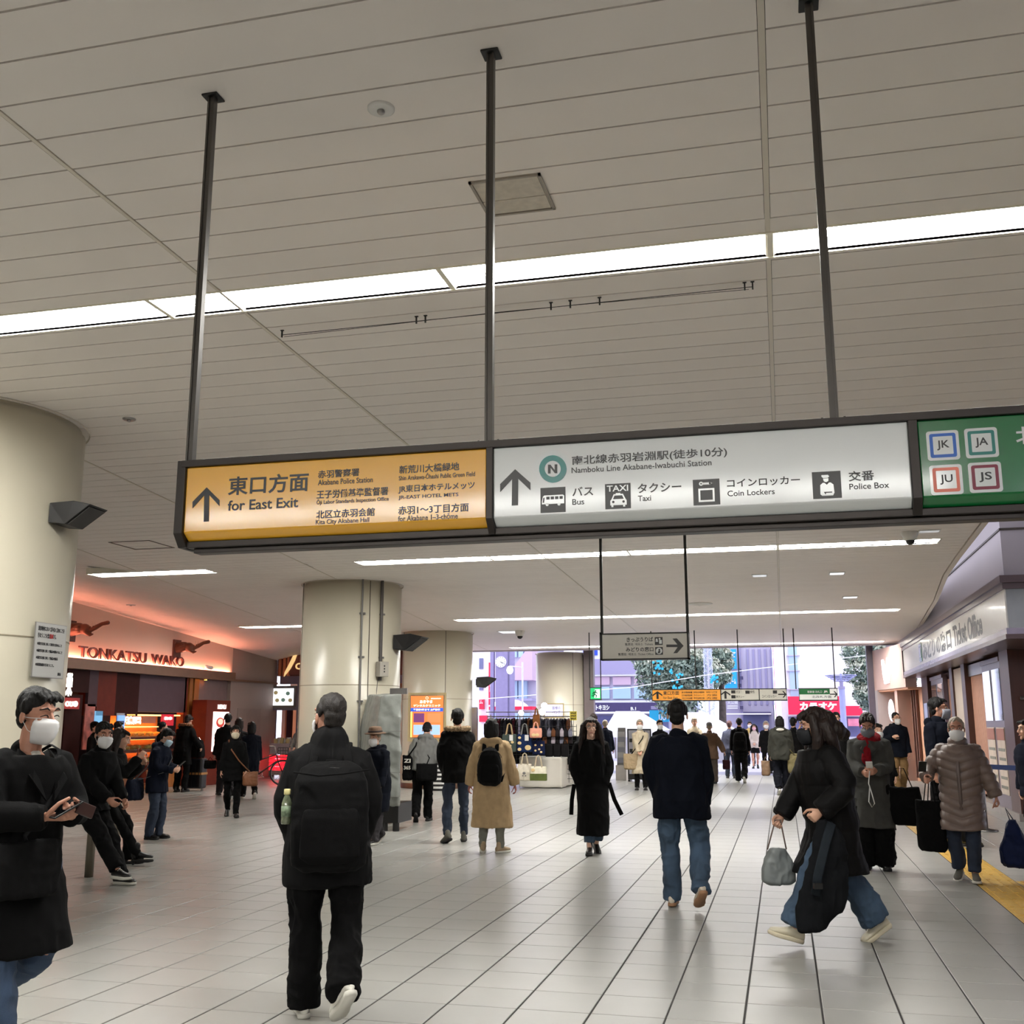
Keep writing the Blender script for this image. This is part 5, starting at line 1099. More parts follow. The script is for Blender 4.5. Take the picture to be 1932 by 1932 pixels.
for s in (c0, c1_): MB().tube([(s, 29.2, .05), (s, 29.2, 1.15)], .015, 6).build('upright', M_steel, ct)
for s in (c0 + .05, c1_ - .05): MB().lathe((s, 29.3), [(0, 0), (.04, 0), (.04, .08), (0, .1)], 10).build('caster', M_black, ct)
rp = random.Random(9)
for k in range(9):
    x_ = c0 + .08 + (c1_ - c0 - .16) * k / 8; c_ = ((.75, .70, .5), (.8, .8, .78), (.5, .45, .4))[k % 3]
    tag(MB().box(-.05, .05, -.03, .03, 0, .14 + .03 * (k % 2)).xf(Matrix.Translation((x_, 29.4 + .1 * (k % 3), 1.0)) @ Matrix.Rotation(rp.uniform(-.3, .3), 4, 'Y')).build('snack_packet', mat('packet%d' % (k % 3), c_, .4), bevel=.01), 'small packet of goods heaped on the glowing red cart', 'packet', 'packets on the red cart')
# bicycle
def bicycle(x, y, rz, label):
    t = thing('bicycle', label, 'bicycle', (x, y, 0), rz); R_ = .33
    def wh(cy):
        w = MB(); w.tube([(0, cy + (R_ - .02) * math.cos(a), R_ + (R_ - .02) * math.sin(a)) for a in np.linspace(0, 2 * PI, 33)], .019, 8, False); o = w.build('tyre', SOLEB, t, True, True)
        w = MB(); w.tube([(0, cy + (R_ - .045) * math.cos(a), R_ + (R_ - .045) * math.sin(a)) for a in np.linspace(0, 2 * PI, 33)], .008, 6, False)
        for k in range(16): a = 2 * PI * k / 16; w.tube([(0, cy, R_), (0, cy + (R_ - .045) * math.cos(a), R_ + (R_ - .045) * math.sin(a))], .0022, 4)
        w.limb([(-.04, cy, R_), (.04, cy, R_)], .02, 8); w.build('wheel', M_steel, t, True, True)
    wh(-.52); wh(.52); F = MB(); L_ = lambda *p, r=.016: F.tube(p, r, 8)
    L_((0, -.52, .33), (0, -.08, .30)); L_((0, -.08, .30), (0, -.2, .75)); L_((0, -.52, .33), (0, -.18, .68), r=.011); L_((0, -.08, .30), (0, .36, .62), r=.018); L_((0, -.17, .62), (0, .33, .78), r=.016); L_((0, .33, .82), (0, .40, .60), (0, .52, .33), r=.016)
    L_((0, -.2, .75), (0, -.22, .85), r=.013); F.build('frame', M_black, t, True, True)
    h = MB(); h.tube([(0, .33, .80), (0, .30, .98)], .014, 8); h.tube([(-.27, .16, 1.0), (-.22, .26, 1.0), (0, .30, .98), (.22, .26, 1.0), (.27, .16, 1.0)], .012, 8); h.build('handlebar', M_steel, t, True, True)
    s_ = MB(); s_.ell((0, -.24, .88), (.085, .14, .035), 12, 8); s_.build('saddle', M_black, t, True, True)
    b = MB(); 
    for z in (.72, .80, .88, .96): b.tube([(-.16 - (z - .72) * .12, .38, z), (.16 + (z - .72) * .12, .38, z), (.16 + (z - .72) * .12, .64, z), (-.16 - (z - .72) * .12, .64, z), (-.16 - (z - .72) * .12, .38, z)], .006, 5)
    for x_ in np.linspace(-.15, .15, 7):
        for y_ in (.38, .64): b.tube([(x_, y_, .72), (x_ * 1.2, y_, .96)], .004, 4)
    for y_ in np.linspace(.38, .64, 5):
        for s in (-1, 1): b.tube([(s * .16, y_, .72), (s * .19, y_, .96)], .004, 4)
    b.box(-.16, .16, .38, .64, .715, .722); b.build('basket', M_black, t, False, True)
    c = MB(); c.tube([(-.02, -.08 + .09 * math.cos(a), .30 + .09 * math.sin(a)) for a in np.linspace(0, 2 * PI, 20)], .008, 6); c.tube([(-.04, -.08, .30), (-.05, .05, .22), (-.11, .05, .22)], .01, 6); c.build('crank', M_steel, t, True, True)
bicycle(-13.05, 25.6, math.radians(-62), 'black city bicycle with a front basket behind the woman with the brown bag')
# ------------------------------------------------------------------ things on columns and ceiling
def colthing(C_, ang): return (C_[0] + C_[2] * math.cos(ang), C_[1] + C_[2] * math.sin(ang))
def oncol(C_, px, py):       # photo pixel -> point on a column's surface
    d = ray(px, py); ox, oy = -C_[0], -C_[1]; a = d[0] ** 2 + d[1] ** 2; b = 2 * (ox * d[0] + oy * d[1]); c = ox * ox + oy * oy - C_[2] ** 2
    D = b * b - 4 * a * c; t = (-b - math.sqrt(max(D, 0))) / (2 * a); p = _C + d * t; return p, math.atan2(p[1] - C_[1], p[0] - C_[0])
# wedge-shaped speakers/lamps
def wedge(C_, px, py, s, label):
    p, a = oncol(C_, px, py); t = thing('wall_speaker', label, 'speaker', (p[0], p[1], p[2] - .12 * s)); u = np.array([math.cos(a), math.sin(a), 0]); v = np.array([-math.sin(a), math.cos(a), 0])
    f = lambda o, w_, z: tuple(p + u * o * s + v * w_ * s + np.array([0, 0, z * s]))
    B = mat('speaker_black', (.085, .08, .08), .4)
    MB().add([f(.0,-.22,-.11), f(.0,.22,-.11), f(.0,.22,.13), f(.0,-.22,.13), f(.20,-.19,-.13), f(.20,.19,-.13), f(.52,.20,.10), f(.52,-.20,.10), f(.30,.2,.15), f(.30,-.2,.15)],
             [(0,1,2,3),(0,4,5,1),(4,7,6,5),(7,9,8,6),(9,3,2,8),(0,3,9,7,4),(1,5,6,8,2)]).build('cabinet', B, t, bevel=.006 * s)
    MB().add([f(.215,-.16,-.125), f(.215,.16,-.125), f(.49,.17,.075), f(.49,-.17,.075), f(.222,-.16,-.135), f(.222,.16,-.135), f(.50,.17,.068), f(.50,-.17,.068)], [(0,1,2,3),(7,6,5,4),(0,4,5,1),(1,5,6,2),(2,6,7,3),(3,7,4,0)]).build('grille', mat('grille_grey', (.22, .21, .21), .7), t)
    MB().add([f(-.02,-.10,-.07), f(-.02,.10,-.07), f(-.02,.10,.09), f(-.02,-.10,.09), f(.01,-.1,-.07), f(.01,.1,-.07), f(.01,.1,.09), f(.01,-.1,.09)], [(0,1,2,3),(7,6,5,4),(0,4,5,1),(1,5,6,2),(2,6,7,3),(3,7,4,0)]).build('wall_plate', M_black, t)
wedge(C1, 112, 975, .62, 'black wedge-shaped speaker on the big left column'); wedge(C2, 750, 1214, .95, 'black wedge-shaped speaker on the pillar with conduits'); wedge(C3, 899, 1288, 1.0, 'black wedge-shaped speaker on the pillar with the orange poster')
# notice plate on the first column
def plate(C_, px, py, w_, h_, off, name, label, cat, m, roll=0):
    p, a = oncol(C_, px, py); M_ = Matrix.Translation((p[0] + math.cos(a) * off, p[1] + math.sin(a) * off, p[2])) @ Matrix.Rotation(a + PI / 2, 4, 'Z') @ Matrix.Rotation(roll, 4, 'Y')
    t = thing(name, label, cat, (p[0], p[1], p[2] - h_ / 2)); MB().box(-w_ / 2, w_ / 2, 0, .006, -h_ / 2, h_ / 2).xf(M_).build('board', m, t); return t, M_
pn, Mn = plate(C1, 86, 1228, .36, .385, .035, 'notice_plate', 'white notice plate with black Japanese lines on the left column', 'notice', mat('plate_white', (.74, .74, .73), .25, var=.01))
MB().box(-.186, .186, .001, .009, -.198, .198).xf(Mn).build('rim', M_steel, pn)
for s, z1, h_, x1 in (('駅用地内において許可なく次のことを', .155, .035, .155), ('行なうことを禁止します。', .105, .035, .06), ('●旅客公衆に対して寄付を求めること', .045, .022, .14), ('●旅客公衆に対して物品の配布すること', -.005, .022, .15), ('●旅客公衆に対して物品の販売', -.055, .022, .10), ('●演説勧誘を行なうこと。', -.105, .022, .06), ('駅長', -.165, .022, .155)):
    lettering(s, -.155 if s != '駅長' else .115, x1, z1 - h_ / 2, z1 + h_ / 2, 0, S_ink, pn, .012, .002, Mn)
lettering('禁止', -.02, .025, .088, .122, -.001, mat('notice_red', (.65, .12, .12), .4), pn, .02, .003, Mn)
# conduits and switch box on the second column
cd = thing('conduit_pipes', 'grey vertical conduits with a junction box on the second column', 'conduit', (C2[0] + .2, C2[1] - .8, 1.2))
for px_, r_, zb_ in ((682, .016, 1.2), (719, .028, 2.25)):
    p, a = oncol((C2[0], C2[1], C2[2] + .03), px_, 1200); MB().tube([(p[0], p[1], zb_), (p[0], p[1], H)], r_, 8).build('pipe', M_grey if px_ < 700 else mat('pipe_dark', (.30, .28, .27), .5), cd)
    for z_ in (1.9, 2.6, 3.3): MB().box(p[0] - .05, p[0] + .05, p[1] - .0, p[1] + .03, z_, z_ + .03).build('clip', M_grey, cd)
p, a = oncol((C2[0], C2[1], C2[2] + .02), 717, 1263)
jb = MB().box(-.085, .085, -.12, 0, -.12, .12); jb.xf(Matrix.Translation(p) @ Matrix.Rotation(a + PI / 2, 4, 'Z')); jb.build('junction_box', mat('box_grey', (.62, .60, .56), .4), cd, bevel=.006)
for k in range(3): MB().ell((0, -.122, .05 - k * .045), (.014, .004, .014), 8, 6).xf(Matrix.Translation(p) @ Matrix.Rotation(a + PI / 2, 4, 'Z')).build('button', M_black, cd)
MB().tube([(p[0] - .02, p[1] - .03, p[2] - .12), (p[0] - .05, p[1] - .02, 1.98)], .006, 5).build('cable', M_grey, cd)
# tarp covered machine
tx0, tx1 = fy(713, 1400, 15.35)[0], fy(758, 1400, 15.35)[0]; tx00 = fy(678, 1400, 15.9)[0]; ztop = fy(735, 1309, 15.4)[2]; txr = fy(752, 1400, 16.1)[0]; txl = fy(680, 1400, 16.1)[0]
tp = thing('covered_machine', 'tall machine wrapped in a pale green-grey tarpaulin beside the second column', 'covered machine', ((tx0 + tx1) / 2, 15.7, 0))
b = MB(); b.loft([[(tx0 - .02, 15.33, z), (tx1 - .02, 15.33, z), (txr, 16.1, z), (txl, 16.1, z)] for z in (.38, .7, 1.0, 1.5)] + [[(tx0 + .01, 15.36, ztop - .03), (tx1 - .02, 15.36, ztop), (txr, 16.08, ztop), (txl + .14, 16.05, ztop)]])
Wn = lambda a: .022 * vnoise(a * np.array([3.2, 3.2, 1.8]) + 5) + .02 * (1 - 2 * np.abs(vnoise(a * np.array([5, 5, 2.2]) + 1))) + .008 * vnoise(a * 12)
me = skinmesh(b, 'tarpaulin', mat('tarp', (.50, .51, .49), .45, var=.05, nscale=2, bump=.3, bscale=20), .02, 2, Wn); me.transform(Matrix.Translation(-tp.location)); bput('tarpaulin', me, tp)
MB().box(tx0 + .05, tx1 - .05, 15.4, 16.0, .12, .40).build('machine_base', M_black, tp)
for x_ in (tx0 + .1, tx1 - .1): MB().lathe((x_, 15.45), [(0, 0), (.05, 0), (.05, .12), (0, .12)], 12).build('caster', M_black, tp)
for z_ in (1.45, .85, .5): MB().box(tx0 + .1, tx1 - .0, 15.295, 15.31, z_, z_ + .008).build('seam', M_grey, tp)
MB().box(tx1 - .30, tx1 - .02, 15.6, 15.62, ztop, ztop + .09).box(tx1 - .27, tx1 - .05, 15.59, 15.63, ztop + .015, ztop + .075).build('top_bracket', M_steel, tp)
# orange poster on the third column
ps, Mp = plate(C3, 808, 1352, .86, 1.05, .14, 'lightbox_poster', 'orange backlit clinic poster on the third column', 'poster', M_col)
MB().box(-.48, .48, -.0, .05, -.60, .58).xf(Mp).build('frame', mat('frame_cream', (.72, .66, .50), .4), ps)
OR = emit('poster_orange', (.96, .50, .26), .75); MB().box(-.41, .41, -.012, 0, -.5, .50).xf(Mp).build('lit_sheet', OR, ps)
MB().box(-.41, .41, -.016, -.012, .12, .21).xf(Mp).build('blue_band', emit('poster_blue_lit', (.16, .35, .80), .7), ps); PW = emit('poster_white', (1, .97, .92), 1.1)
MB().box(-.41, -.37, -.016, -.012, -.5, .12).xf(Mp).build('yellow_edge', emit('poster_yellow', (1, .85, .45), 1.), ps)
for s, a_, b_, z0, z1 in (('あきやま', -.18, .14, .32, .40), ('デンタルクリニック', -.34, .34, .235, .295), ('平日夜9時まで 土曜診療', -.34, .34, .14, .19), ('駅前歯科', .10, .36, .42, .45)): lettering(s, a_, b_, z0, z1, -.016, PW, ps, .03, .004, Mp)
MB().tube([(.02 * math.cos(q) * 1.6, -.016, .45 + .03 * math.sin(q)) for q in np.linspace(0, 2 * PI, 12)], .004, 4).xf(Mp).build('tooth_emblem', PW, ps)
for (a_, b_, z0, z1), c_ in zip(((-.33, -.06, -.14, .08), (.02, .34, -.14, .08), (-.33, .34, -.44, -.2)), ((.45, .25, .45), (.85, .55, .35), (.65, .78, .92))): MB().box(a_, b_, -.017, -.012, z0, z1).xf(Mp).build('photo', emit('ph%.2f' % c_[0], c_, .6), ps)
bx = thing('steel_cabinet', 'narrow polished steel panel on the right side of the poster column', 'panel', (-7.75, 26.4, 0))
p, a = oncol(C3, 893, 1340); q = MB().box(-.13, .13, -.12, .1, -.9, .42); q.xf(Matrix.Translation((p[0], p[1], 1.56)) @ Matrix.Rotation(a + PI / 2, 4, 'Z')); q.build('panel', mat('mirror_steel', (.75, .75, .82), .08, metal=1., var=.1), bx, bevel=.02)
# small white board and lamp on the far column
pb, Mb = plate(C4, 1046, 1341, .62, .42, .06, 'notice_board', 'white framed notice board on the far column behind the bag stall', 'notice board', emit('board_pale', (.82, .80, .93), .5))
for s, z_ in (('皆様の', .08), ('ベンチ', -.06)): lettering(s, -.05, .22, z_ - .04, z_ + .06, -.001, S_ink, pb, 0, .002, Mb)
for a_, b_, c_, d_ in ((-.34, .34, .20, .24), (-.34, .34, -.24, -.20), (-.34, -.30, -.24, .24), (.30, .34, -.24, .24)): MB().box(a_, b_, -.01, .01, c_, d_).xf(Mb).build('frame', mat('frame_cream', (.7, .6, .5), .4), pb)
# ceiling pieces
def onceil(px, py): p = fz(px, py, H); return p[0], p[1]
hx0, hx1, hy0, hy1 = -1.215, -.895, 4.06, 4.385
ha = thing('ceiling_hatch', 'square access hatch in the ceiling just left of the centre post', 'hatch', ((hx0 + hx1) / 2, (hy0 + hy1) / 2, H))
hp = mat('hatch_paint', (.80, .77, .72), .6, var=.10, nscale=25)
MB().box(hx0 + .018, hx1 - .018, hy0 + .018, (hy0 + hy1) / 2 + .02, H - .006, H).box(hx0 + .018, hx1 - .018, (hy0 + hy1) / 2 + .026, hy1 - .018, H - .006, H).build('lid', hp, ha)
for a_, b_, c_, d_ in ((hx0, hx1, hy0, hy0 + .012), (hx0, hx1, hy1 - .012, hy1), (hx0, hx0 + .012, hy0, hy1), (hx1 - .012, hx1, hy0, hy1)): MB().box(a_, b_, c_, d_, H - .010, H).build('frame_edge', mat('hatch_edge', (.62, .59, .55), .5), ha)
h2 = thing('ceiling_hatch', 'dark outlined square hatch in the pink-lit ceiling left of the big sign', 'hatch', (-8.0, 12.1, H)); hx, hy = onceil(268, 1028)
for a_, b_, c_, d_ in ((-.3, .3, -.3, -.28), (-.3, .3, .28, .3), (-.3, -.28, -.3, .3), (.28, .3, -.3, .3)): MB().box(hx + a_, hx + b_, hy + c_, hy + d_, H - .006, H).build('frame_edge', mat('hatch_edge_dark', (.4, .35, .32), .5), h2)
def detector(px, py, r, label, hang=.02):
    x_, y_ = onceil(px, py); t = thing('smoke_detector', label, 'smoke detector', (x_, y_, H - hang))
    MB().lathe((x_, y_), [(0, H - .012 * r / .06 * 1), (r * .86, H - .012), (r, H - .007), (r, H)], 28).build('disc', M_white if r > .05 else M_steel, t, smooth=True)
    MB().ell((x_, y_, H - .016), (r * .3, r * .3, .012), 10, 6).build('sensor', M_steel, t, smooth=True)
detector(719, 204, .052, 'round white sprinkler disc in the ceiling near the top'); detector(244, 790, .05, 'small round detector in the ceiling beside the big left column'); detector(247, 1141, .09, 'small detector in the pink-lit ceiling over the fried food shop'); detector(1320, 1139, .25, 'flat round beige detector in the ceiling right of the ticket sign posts')
def domecam(px, py, s, label):
    x_, y_ = onceil(px, py); t = thing('security_camera', label, 'camera', (x_, y_, H - .1 * s))
    MB().lathe((x_, y_), [(0, H - .12 * s), (.07 * s, H - .10 * s), (.10 * s, H - .03 * s), (.10 * s, H)], 20).build('housing', M_white, t, smooth=True); MB().ell((x_, y_, H - .11 * s), (.055 * s, .055 * s, .05 * s), 12, 8).build('dome', M_black, t, smooth=True)
domecam(1716, 1004, 1.0, 'white dome camera in the ceiling near the right end of the second light row'); domecam(981, 1190, 1.3, 'small dome camera in the ceiling above the bag stall')
def downl(px, py, wx, wy, label, st=1.2):
    x_, y_ = onceil(px, py); t = thing('ceiling_fitting', label, 'ceiling light', (x_, y_, H)); MB().box(x_ - wx, x_ + wx, y_ - wy, y_ + wy, H - .012, H).build('frame', M_white, t); MB().box(x_ - wx * .85, x_ + wx * .85, y_ - wy * .8, y_ + wy * .8, H - .016, H - .012).build('lens', emit('fitting_glow%.1f' % st, (.95, .97, 1), st), t)
downl(1753, 1001, .13, .07, 'pale rectangular fitting right of the dome camera', .3); downl(1579, 1081, .12, .12, 'small bright square fitting in the right part of the ceiling', 1.2); downl(1433, 1085, .12, .12, 'small dim square fitting left of the bright one', .5); downl(1604, 1126, .14, .14, 'small bright fitting just above the third light row', 1.); downl(961, 1192, .26, .3, 'bright square fitting beside the camera over the bag stall', 2.)
# wire rail under the ceiling
wr_ = thing('wire_rail', 'thin black suspended wire rail with small clips below the first light row', 'wire rail', (-1.4, 5.55, H - .03))
pa, pb_ = fz(532, 632, H - .03), fz(1420, 541, H - .03)
MB().tube([pa, pb_], .0022, 5).build('wire', M_black, wr_); MB().tube([pa + np.array([0, .03, .0]), (pa + pb_) / 2 + np.array([0, -.01, 0]), pb_ + np.array([-.02, .03, .0])], .0016, 5).build('wire', M_black, wr_)
for f in (0, .31, .33, .6, .64, .70, .985, 1.0): 
    p = pa + (pb_ - pa) * f; MB().box(p[0] - .004, p[0] + .004, p[1] - .004, p[1] + .004, H - .045, H).box(p[0] - .010, p[0] + .010, p[1] - .006, p[1] + .006, H - .004, H).build('clip', M_black, wr_)
# ------------------------------------------------------------------ bag stall
tbl = thing('stall_table', 'table under a white cloth at the bag stall near the exit', 'table', (-5.9, 26.9, 0))
q0, q1 = fz(1001, 1487), fz(1063, 1487); x0_, x1_ = q0[0] - .3, q1[0]; y0_ = q0[1]; y1_ = y0_ + 1.6
b = MB().box(x0_, x1_, y0_, y1_, .02, .74); me = skinmesh(b, 'cloth', mat('table_cloth', (.80, .78, .74), .8, var=.04, nscale=2), .02, 1, lambda a: .010 * np.sin(a[:, 0] * 14 + np.sin(a[:, 1] * 5) * 2) * (a[:, 2] < .7) + .008 * vnoise(a * 4)); me.transform(Matrix.Translation(-tbl.location)); bput('tablecloth', me, tbl)
MB().box(x0_ + .02, x1_ - .02, y0_ + .02, y1_ - .02, .742, .76).build('table_top', M_white, tbl)
rk = thing('clothes_rack', 'long metal garment rack behind the stall table', 'rack', (-6.5, 28.3, 0))
ry = 28.3; rx0, rx1 = fy(926, 1350, ry)[0], fy(1078, 1350, ry)[0]; rz_ = fy(1000, 1352, ry)[2]
for x_ in (rx0, (rx0 + rx1) / 2 - .3, rx1): MB().tube([(x_, ry, .02), (x_, ry, rz_ + .05)], .018, 8).build('upright', M_steel, rk); MB().tube([(x_, ry - .3, .03), (x_, ry + .3, .03)], .018, 8).build('foot', M_steel, rk)
MB().tube([(rx0 - .1, ry, rz_), (rx1 + .15, ry, rz_ + .0)], .014, 8).build('rail', M_steel, rk); MB().tube([(rx0 - .1, ry - .12, rz_ + .12), (rx1, ry - .12, rz_ + .12)], .01, 8).build('rail', M_steel, rk)
gcol = [cloth('g_black', (.10, .09, .11)), cloth('g_wine', (.25, .08, .12)), cloth('g_grey', (.36, .36, .40)), cloth('g_charcoal', (.17, .17, .2)), cloth('g_pale', (.60, .58, .66)), cloth('g_brown', (.38, .24, .16))]
rg = random.Random(11); n = 26; desc = ['black', 'wine red', 'grey', 'charcoal', 'pale grey', 'brown']
pat = [0, 0, 1, 0, 3, 0, 0, 1, 0, 4, 3, 0, 5, 0, 4, 2, 2, 3, 2, 2, 3, 0, 2, 3, 0, 5]
for k in range(n):
    x_ = rx0 + .05 + (rx1 - rx0 - .1) * (k + .5) / n; L_ = .48 + .1 * rg.random(); g = MB()
    g.loft([[(x_ + a * math.cos(u) * .9, ry + d_ * math.sin(u), rz_ - .05 - z) for u in np.linspace(0, 2 * PI, 12, endpoint=False)] for z, a, d_ in ((.0, .02, .05), (.05, .045, .17), (.15, .05, .20), (L_ * .6, .055, .19), (L_, .06, .18))])
    t = thing('hanging_garment', desc[pat[k]] + ' garment hanging on the long rack of the bag stall', 'clothing', (x_, ry, rz_ - .05 - L_), 0, desc[pat[k]] + ' garments on the stall rack')
    me = skinmesh(g, 'fabric', gcol[pat[k]], .02, 1, folds(.02, 12, k)); me.transform(Matrix.Translation(-t.location)); bput('fabric', me, t)
    MB().tube([(x_, ry, rz_ - .05), (x_, ry, rz_ + .02), (x_ + .015, ry + .01, rz_ + .03)], .004, 5).tube([(x_, ry - .17, rz_ - .10), (x_, ry, rz_ - .04), (x_, ry + .17, rz_ - .10)], .006, 5).build('hanger', M_steel, t)
def tote(pxc, pyt, wpx, hpx, Y, m, label, handle=18, tag_=None, hm=None, deco=None, band=None):
    a = fy(pxc - wpx / 2, pyt, Y); b = fy(pxc + wpx / 2, pyt + hpx, Y); x0, x1, z1, z0 = a[0], b[0], a[2], b[2]; t = thing('tote_bag', label, 'bag', ((x0 + x1) / 2, Y, z0))
    g = MB(); W_ = (x1 - x0) / 2; cx_ = (x0 + x1) / 2
    g.loft([[(cx_ + W_ * k_ * math.copysign(abs(math.cos(u)) ** .4, math.cos(u)), Y + .05 * d_ * math.copysign(abs(math.sin(u)) ** .6, math.sin(u)), z0 + (z1 - z0) * f) for u in np.linspace(0, 2 * PI, 16, endpoint=False)] for f, k_, d_ in ((0, .9, .8), (.08, 1, 1), (.5, 1, 1.1), (.9, .98, .6), (1, .97, .3))])
    me = skinmesh(g, 'bag_body', m, .014, 1, folds(.006, 9, cx_)); me.transform(Matrix.Translation(-t.location)); bput('bag_body', me, t)
    hz = fy(pxc, pyt - handle, Y)[2]
    for dy in (-.03, .03): MB().tube([(cx_ - W_ * .45, Y + dy, z1 - .02), (cx_ - W_ * .22, Y + dy * .6, hz - .03), (cx_, Y, hz), (cx_ + W_ * .22, Y + dy * .6, hz - .03), (cx_ + W_ * .45, Y + dy, z1 - .02)], [(.014, .004)] * 5, 6, flat=(1, 0, 0)).build('handle', hm or m, t)
    if tag_: MB().box(cx_ + W_ * .1, cx_ + W_ * .6, Y - .075, Y - .07, z1 - .16, z1 - .02).build('price_tag', M_white, t)
    if band: MB().box(x0 + .0, x1 - .0, Y - .062, Y + .06, z0 + .0, z0 + (z1 - z0) * .5).build('lower_half', band, t, bevel=.01)
    if deco:
        dm, pts = deco
        for (f, g_, r_) in pts: MB().ell((x0 + (x1 - x0) * f, Y - .064, z0 + (z1 - z0) * g_), (r_, .006, r_ * .8), 10, 6).build('printed_motif', dm, t)
    return t
YT = 26.1; cm = mat('cream_print', (.85, .75, .55), .7)
tote(961, 1385, 27, 34, YT, cloth('tote_green', (.27, .31, .29)), 'grey-green tote bag with a price tag beside the woman with the backpack', 20, 1, CTAN, (cm, ((.75, .55, .04), (.6, .35, .035))))
tote(990, 1385, 29, 34, YT, cloth('tote_blue', (.10, .16, .30)), 'blue tote bag with cream animal prints', 20, 1, CGREY, (cm, ((.2, .8, .04), (.2, .5, .05), (.2, .15, .05), (.75, .25, .08))))
tote(1011, 1374, 23, 18, YT - .15, cloth('tote_pink', (.85, .60, .52)), 'small pink and cream bag hanging highest at the stall', 12, None, None, (cm, ((.35, .3, .05), (.65, .3, .05))), None)
tote(1016, 1398, 24, 26, YT + .05, cloth('tote_navy', (.09, .12, .24)), 'navy bag with small cloud prints below the pink bag', 6, None, None, (cm, ((.3, .7, .03), (.6, .4, .03), (.8, .7, .03), (.3, .3, .03), (.75, .2, .03))))
tote(990, 1441, 28, 32, YT - .35, cloth('tote_cream', (.80, .77, .70)), 'cream canvas tote with a grey drawing hanging low at the stall', 20, None, CBEIGE, (M_grey, ((.5, .45, .04), (.42, .3, .02), (.6, .3, .02))))
tote(1016, 1446, 31, 27, YT - .4, cloth('tote_white', (.82, .80, .72)), 'cream and moss green tote bag hanging at the front of the stall table', 21, None, CBEIGE, (cm, ((.2, .75, .05),)), cloth('moss', (.34, .38, .20)))
for i, x_ in enumerate((1036, 1051, 1066)): tote(x_, 1404, 14, 24, YT + .4, cloth('tote_black', (.09, .085, .09)), ('left', 'middle', 'right')[i] + ' one of three plain black bags standing over the white cloth', 8)
tote(1012, 1348, 13, 22, YT + .1, cloth('tote_brown', (.48, .30, .17)), 'tall brown leather bag hanging at the top of the stall', 12)
rb2 = random.Random(5)
for k in range(14):
    x_ = 1028 + (k % 7) * 8; y_ = 1378 + (k // 7) * 13; c_ = [(.12, .11, .12), (.5, .5, .56), (.42, .27, .18), (.15, .13, .14), (.7, .66, .7)][k % 5]; cn = ['black', 'grey', 'brown', 'dark', 'pale'][k % 5]
    tote(x_, y_, 8, 12, YT + .7 + .02 * k, cloth('pouch_' + cn, c_), cn + ' small pouch, ' + ['first', 'second', 'third', 'fourth', 'fifth', 'sixth', 'last'][k % 7] + ' from the left in the ' + ('upper' if k < 7 else 'lower') + ' pouch row', 4)
bd = thing('display_grid', 'black wire display grid carrying the small bags', 'rack', (-6.4, 27.4, 0)); ya_ = YT + 1.1
gx0_, gx1_ = fy(930, 1400, ya_)[0], fy(1088, 1400, ya_)[0]
g = MB()
for k in range(22): x_ = gx0_ + (gx1_ - gx0_) * k / 21; g.tube([(x_, ya_, .1), (x_, ya_, 1.55)], .006, 4)
for z_ in np.linspace(.2, 1.5, 12): g.tube([(gx0_, ya_, z_), (gx1_, ya_, z_)], .006, 4)
g.build('wire_grid', M_black, bd); MB().box(gx0_, gx1_, ya_ + .04, ya_ + .4, .55, 1.25).build('dark_backdrop', CBLK, bd)
sl = thing('sale_sign', 'yellow sale sign with three rows of letters over the stall', 'sign', fy(1081, 1358, 27.6)); a = fy(1075, 1342, 27.6); b = fy(1088, 1359, 27.6)
MB().box(a[0], b[0], 27.6, 27.62, b[2], a[2]).build('card', mat('sale_yellow', (.88, .80, .28), .5), sl)
for k in range(3): lettering('SALE', a[0] + .02, b[0] - .02, b[2] + (a[2] - b[2]) * (.70 - .3 * k), b[2] + (a[2] - b[2]) * (.90 - .3 * k), 27.598, S_ink, sl, .04, .003)
MB().tube([((a[0] + b[0]) / 2, 27.63, 0), ((a[0] + b[0]) / 2, 27.63, a[2])], .01, 6).build('pole', M_steel, sl)
for px_, py_, r_, lb in ((1027, 1332, .085, 'upper'), (1023, 1343, .085, 'lower'), (983, 1345, .07, 'left')):
    p = fy(px_, py_, 27.2); t = thing('clip_lamp', lb + ' bright clip lamp over the bag stall', 'lamp', p)
    MB().ell(p, (r_, .05, r_), 16, 10).build('bulb', emit('clip_glow', (.95, .95, 1), 14), t, smooth=True); MB().limb([p + np.array([0, .06, 0]), p + np.array([.02, .16, .04])], [.06, .03], 10).build('shade', M_black, t, smooth=True); MB().tube([p + np.array([.02, .16, .04]), p + np.array([-.12, .2, -.0]), (p[0] - .12, ya_, 1.55)], .009, 5).build('arm', M_black, t)
# leaflet racks by the exit
for (pxa, pxb, pyt, pyb, Y, lab) in ((1163, 1179, 1373, 1450, 30.6, 'narrow grey leaflet rack on a box near the exit'),):
    a, b = fy(pxa, pyt, Y), fy(pxb, pyb, Y); t = thing('leaflet_rack', lab, 'rack', ((a[0] + b[0]) / 2, Y, 0)); x0, x1 = a[0], b[0]
    MB().box(x0 - .04, x1 + .04, Y - .02, Y + .4, 0, .42).build('base_box', mat('box_pale', (.72, .70, .68), .6), t); MB().prism([(Y, .42), (Y + .35, .42), (Y + .35, a[2]), (Y + .25, a[2])], x0, x1, 'x').build('stand', M_grey, t)
    for k in range(6): z_ = .48 + k * (a[2] - .6) / 6; MB().box(x0 + .02, x1 - .02, Y - .02 + .035 * k, Y + .02 + .035 * k, z_, z_ + .15).build('leaflet', mat('leaflet%d' % (k % 2), ((.55, .56, .6), (.70, .70, .70))[k % 2], .5), t)
